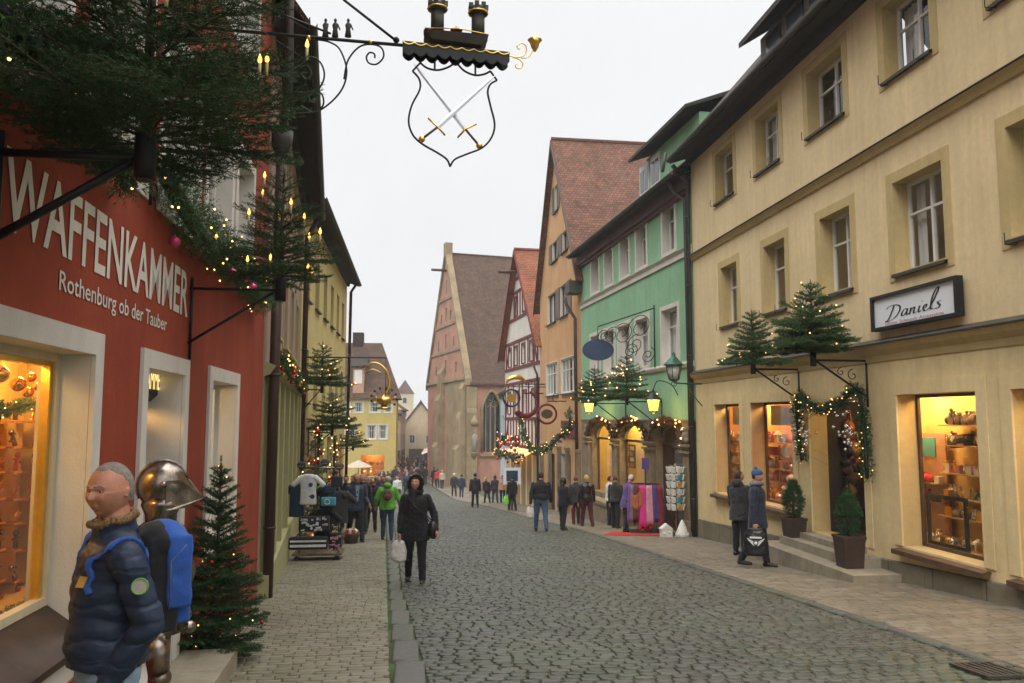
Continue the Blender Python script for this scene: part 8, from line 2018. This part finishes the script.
pD = P_(387, 540, .012); pdn, iD = person(pD, rad(.0, 1), H=1.68, label='person in a bright green hooded jacket walking away on the left', coat='green', coatlen=.34, trousers='darkblue', hair='hair_grey', hat='beanie', hatm='beige', legs=(6, -8), knees=(4, 12), arms=((0, 22, 40), (0, 22, 40)), vox=.010, det=.3, hood=True, coatw=1.12)
c_ = iD['TT'](Vector((0, -.13*iD['k'], .72*iD['k']-iD['low']))); t = thing('small_backpack', c_-Vector((0, 0, .15)), 'small dark brown backpack on the bright green jacket', 'backpack')
b = MB(); b.ell(c_, (.12, .08, .16), 12, 8, iD['Rz']); b.build('pack_body', M['brown'], t)
b = MB(); b.ell(c_+iD['Rz'] @ Vector((0, -.07, -.05)), (.09, .04, .08), 10, 8, iD['Rz']); b.build('front_pocket', M['maroon'], t)
grp = [((345, 531), 'blackcloth', 'hair_black', 'person in black at the far left of the crowd by the wall', 1.72), ((366, 522), 'charcoal', 'hair_grey', 'grey-haired person in the crowd behind the red scarf', 1.7), ((378, 521), 'navy', 'hair_blond', 'fair-haired person in navy in the crowd left of the green jacket', 1.68),
       ((383, 515), 'brown', 'hair_brown', 'person in a brown coat deep in the left crowd', 1.7), ((358, 515), 'maroon', 'hair_brown', 'person in dark red deep in the left crowd', 1.66), ((372, 512), 'blackcloth', 'hair_white', 'white-haired person far back in the left crowd', 1.7), ((352, 519), 'navy', 'hair_brown', 'brown-haired person in navy near the wall on the left', 1.72)]
for i, (pp2, cm, hm_, lb, hh_) in enumerate(grp):
    q = P_(pp2[0], pp2[1], .012); person(q, LOOKCAM(q)+rnd.uniform(-.5, .5), H=hh_, label=lb, coat=cm, coatlen=.38, trousers='charcoal', hair=hm_, hairlen=(.15 if i % 3 == 1 else 0), vox=.017, det=.3, legs=(8, -8))
q = P_(397, 502); person(q, LOOKCAM(q), H=1.72, label='person in a white jacket in the street beyond the green jacket', coat='whitecloth', coatlen=.32, trousers='charcoal', hair='hair_brown', vox=.018, det=.3)
q = P_(391, 500); person(q, rad(0, 1), H=1.76, label='person in black just left of the white jacket in the distance', coat='blackcloth', coatlen=.36, trousers='charcoal', hair='hair_black', vox=.018, det=.3)

# figures further up the street on the right
farp_ = [((475, 507.5), 'blackcloth', 'hair_black', 1.82, 0, 'man in black walking away alone in mid street before the church', 'blackcloth', 0), ((487, 503.5), 'blackcloth', 'hair_blond', 1.6, 0, 'stooping person with a tan shoulder wrap beside the man in black', 'blackcloth', 18), ((495, 503.5), 'charcoal', 'hair_brown', 1.7, 1, 'person in charcoal between the stooping person and the tan jacket', 'charcoal', 0),
         ((502.5, 503.5), 'tan', 'hair_brown', 1.68, 1, 'woman in a tan jacket before the half-timbered house', 'blackcloth', 0), ((512, 511), 'blackcloth', 'hair_black', 1.68, 0, 'person in black with a bright green bag by the poster board', 'blackcloth', 0),
         ((454, 496.5), 'charcoal', 'hair_white', 1.74, 0, 'white-haired person strolling beside the church, left of a pair', 'charcoal', 0), ((461.5, 497.5), 'navy', 'hair_black', 1.68, 0, 'dark-haired person strolling beside the church, right of a pair', 'navy', 0),
         ((425, 485), 'blackcloth', 'hair_black', 1.72, 0, 'dark figure in the street left of the church wall', 'charcoal', 0), ((434, 486.5), 'blackcloth', 'hair_brown', 1.72, 0, 'dark figure close to the church wall, left of a red jacket', 'charcoal', 0),
         ((437.5, 488), 'red', 'hair_brown', 1.66, 0, 'figure in a faded red jacket beside the church wall', 'charcoal', 0), ((442, 489), 'beige', 'hair_blond', 1.6, 0, 'figure in a beige jacket beside the church wall', 'charcoal', 0)]
for i, (pp2, cm, hm_, hh_, fe_, lb, tm, bd) in enumerate(farp_):
    q = P_(pp2[0], pp2[1]+.0); tt, ii = person(q, rad(rnd.uniform(-.4, .4), 1 if i % 4 != 3 else -1), H=hh_, label=lb, coat=cm, coatlen=.33, trousers=tm, hair=hm_, hairlen=.25 if fe_ else 0, vox=.018, det=.3, legs=(9, -9), knees=(4, 10), bend=bd, female=bool(fe_))
    if i == 4: handbag(ii, 0, (.32, .14, .4), 'lime', 'bright green bag held by the person by the poster board', hang=.0, name='green_bag')
# distant crowd: a few low prototypes copied
protos = []
for i, (cm, hm_) in enumerate((('blackcloth', 'hair_black'), ('charcoal', 'hair_brown'), ('navy', 'hair_grey'), ('brown', 'hair_black'), ('maroon', 'hair_brown'))):
    q = Vector((0, 70, 0)); tt, ii = person(q, rad(0, 1) if i % 2 else rad(0, -1), H=1.7, label='x', coat=cm, coatlen=.36, trousers='charcoal', hair=hm_, vox=.03, det=.3, legs=(10, -10))
    protos.append(tt)
cn_ = ['black', 'charcoal', 'navy', 'brown', 'dark red']; rc = random.Random(44); used = set()
k = 0
for row, y in enumerate((62, 65, 68, 71, 74, 77, 81, 85, 90, 95, 102, 110, 118)):
    n = 5 if y < 78 else 4
    for j in range(n):
        xl, xr_ = (-2.6 if y > 76 else -3.4), (.2 if y < 84 else 1.2)
        x = lerp(xl, xr_, (j+.5)/n)+rc.uniform(-.3, .3); y2 = y+rc.uniform(-1, 1); pi_ = rc.randrange(5)
        o = protos[pi_] if pi_ not in used else copy_tree(protos[pi_]); used.add(pi_)
        o.location = (x, y2, gz(y2)); o.rotation_euler = (0, 0, rc.uniform(-.5, .5)); s_ = rc.uniform(.94, 1.04); o.scale = (s_, s_, s_)
        o['label'] = 'distant pedestrian in '+cn_[pi_]+' in the crowd filling the far street'; o['group'] = 'distant pedestrians in '+cn_[pi_]; k += 1
for i, pr in enumerate(protos):
    if i not in used: pr.location = (-1, 80+i, gz(80+i)); pr['label'] = 'distant pedestrian in '+cn_[i]+' in the crowd filling the far street'; pr['group'] = 'distant pedestrians in '+cn_[i]
HAZE = True
if HAZE:
    b = MB(); b.box(-520, 520, -420, 620, gz(600)-6, 32)
    hm_ = bpy.data.materials.new('haze_air'); hm_.use_nodes = True; n_ = hm_.node_tree; n_.nodes.clear()
    o_ = n_.nodes.new('ShaderNodeOutputMaterial'); v_ = n_.nodes.new('ShaderNodeVolumePrincipled'); v_.inputs['Color'].default_value = (.93, .95, .97, 1); v_.inputs['Density'].default_value = (.0010)
    n_.links.new(v_.outputs[0], o_.inputs['Volume'])
    tag(b.build('haze', hm_, uv=False), kind='stuff')
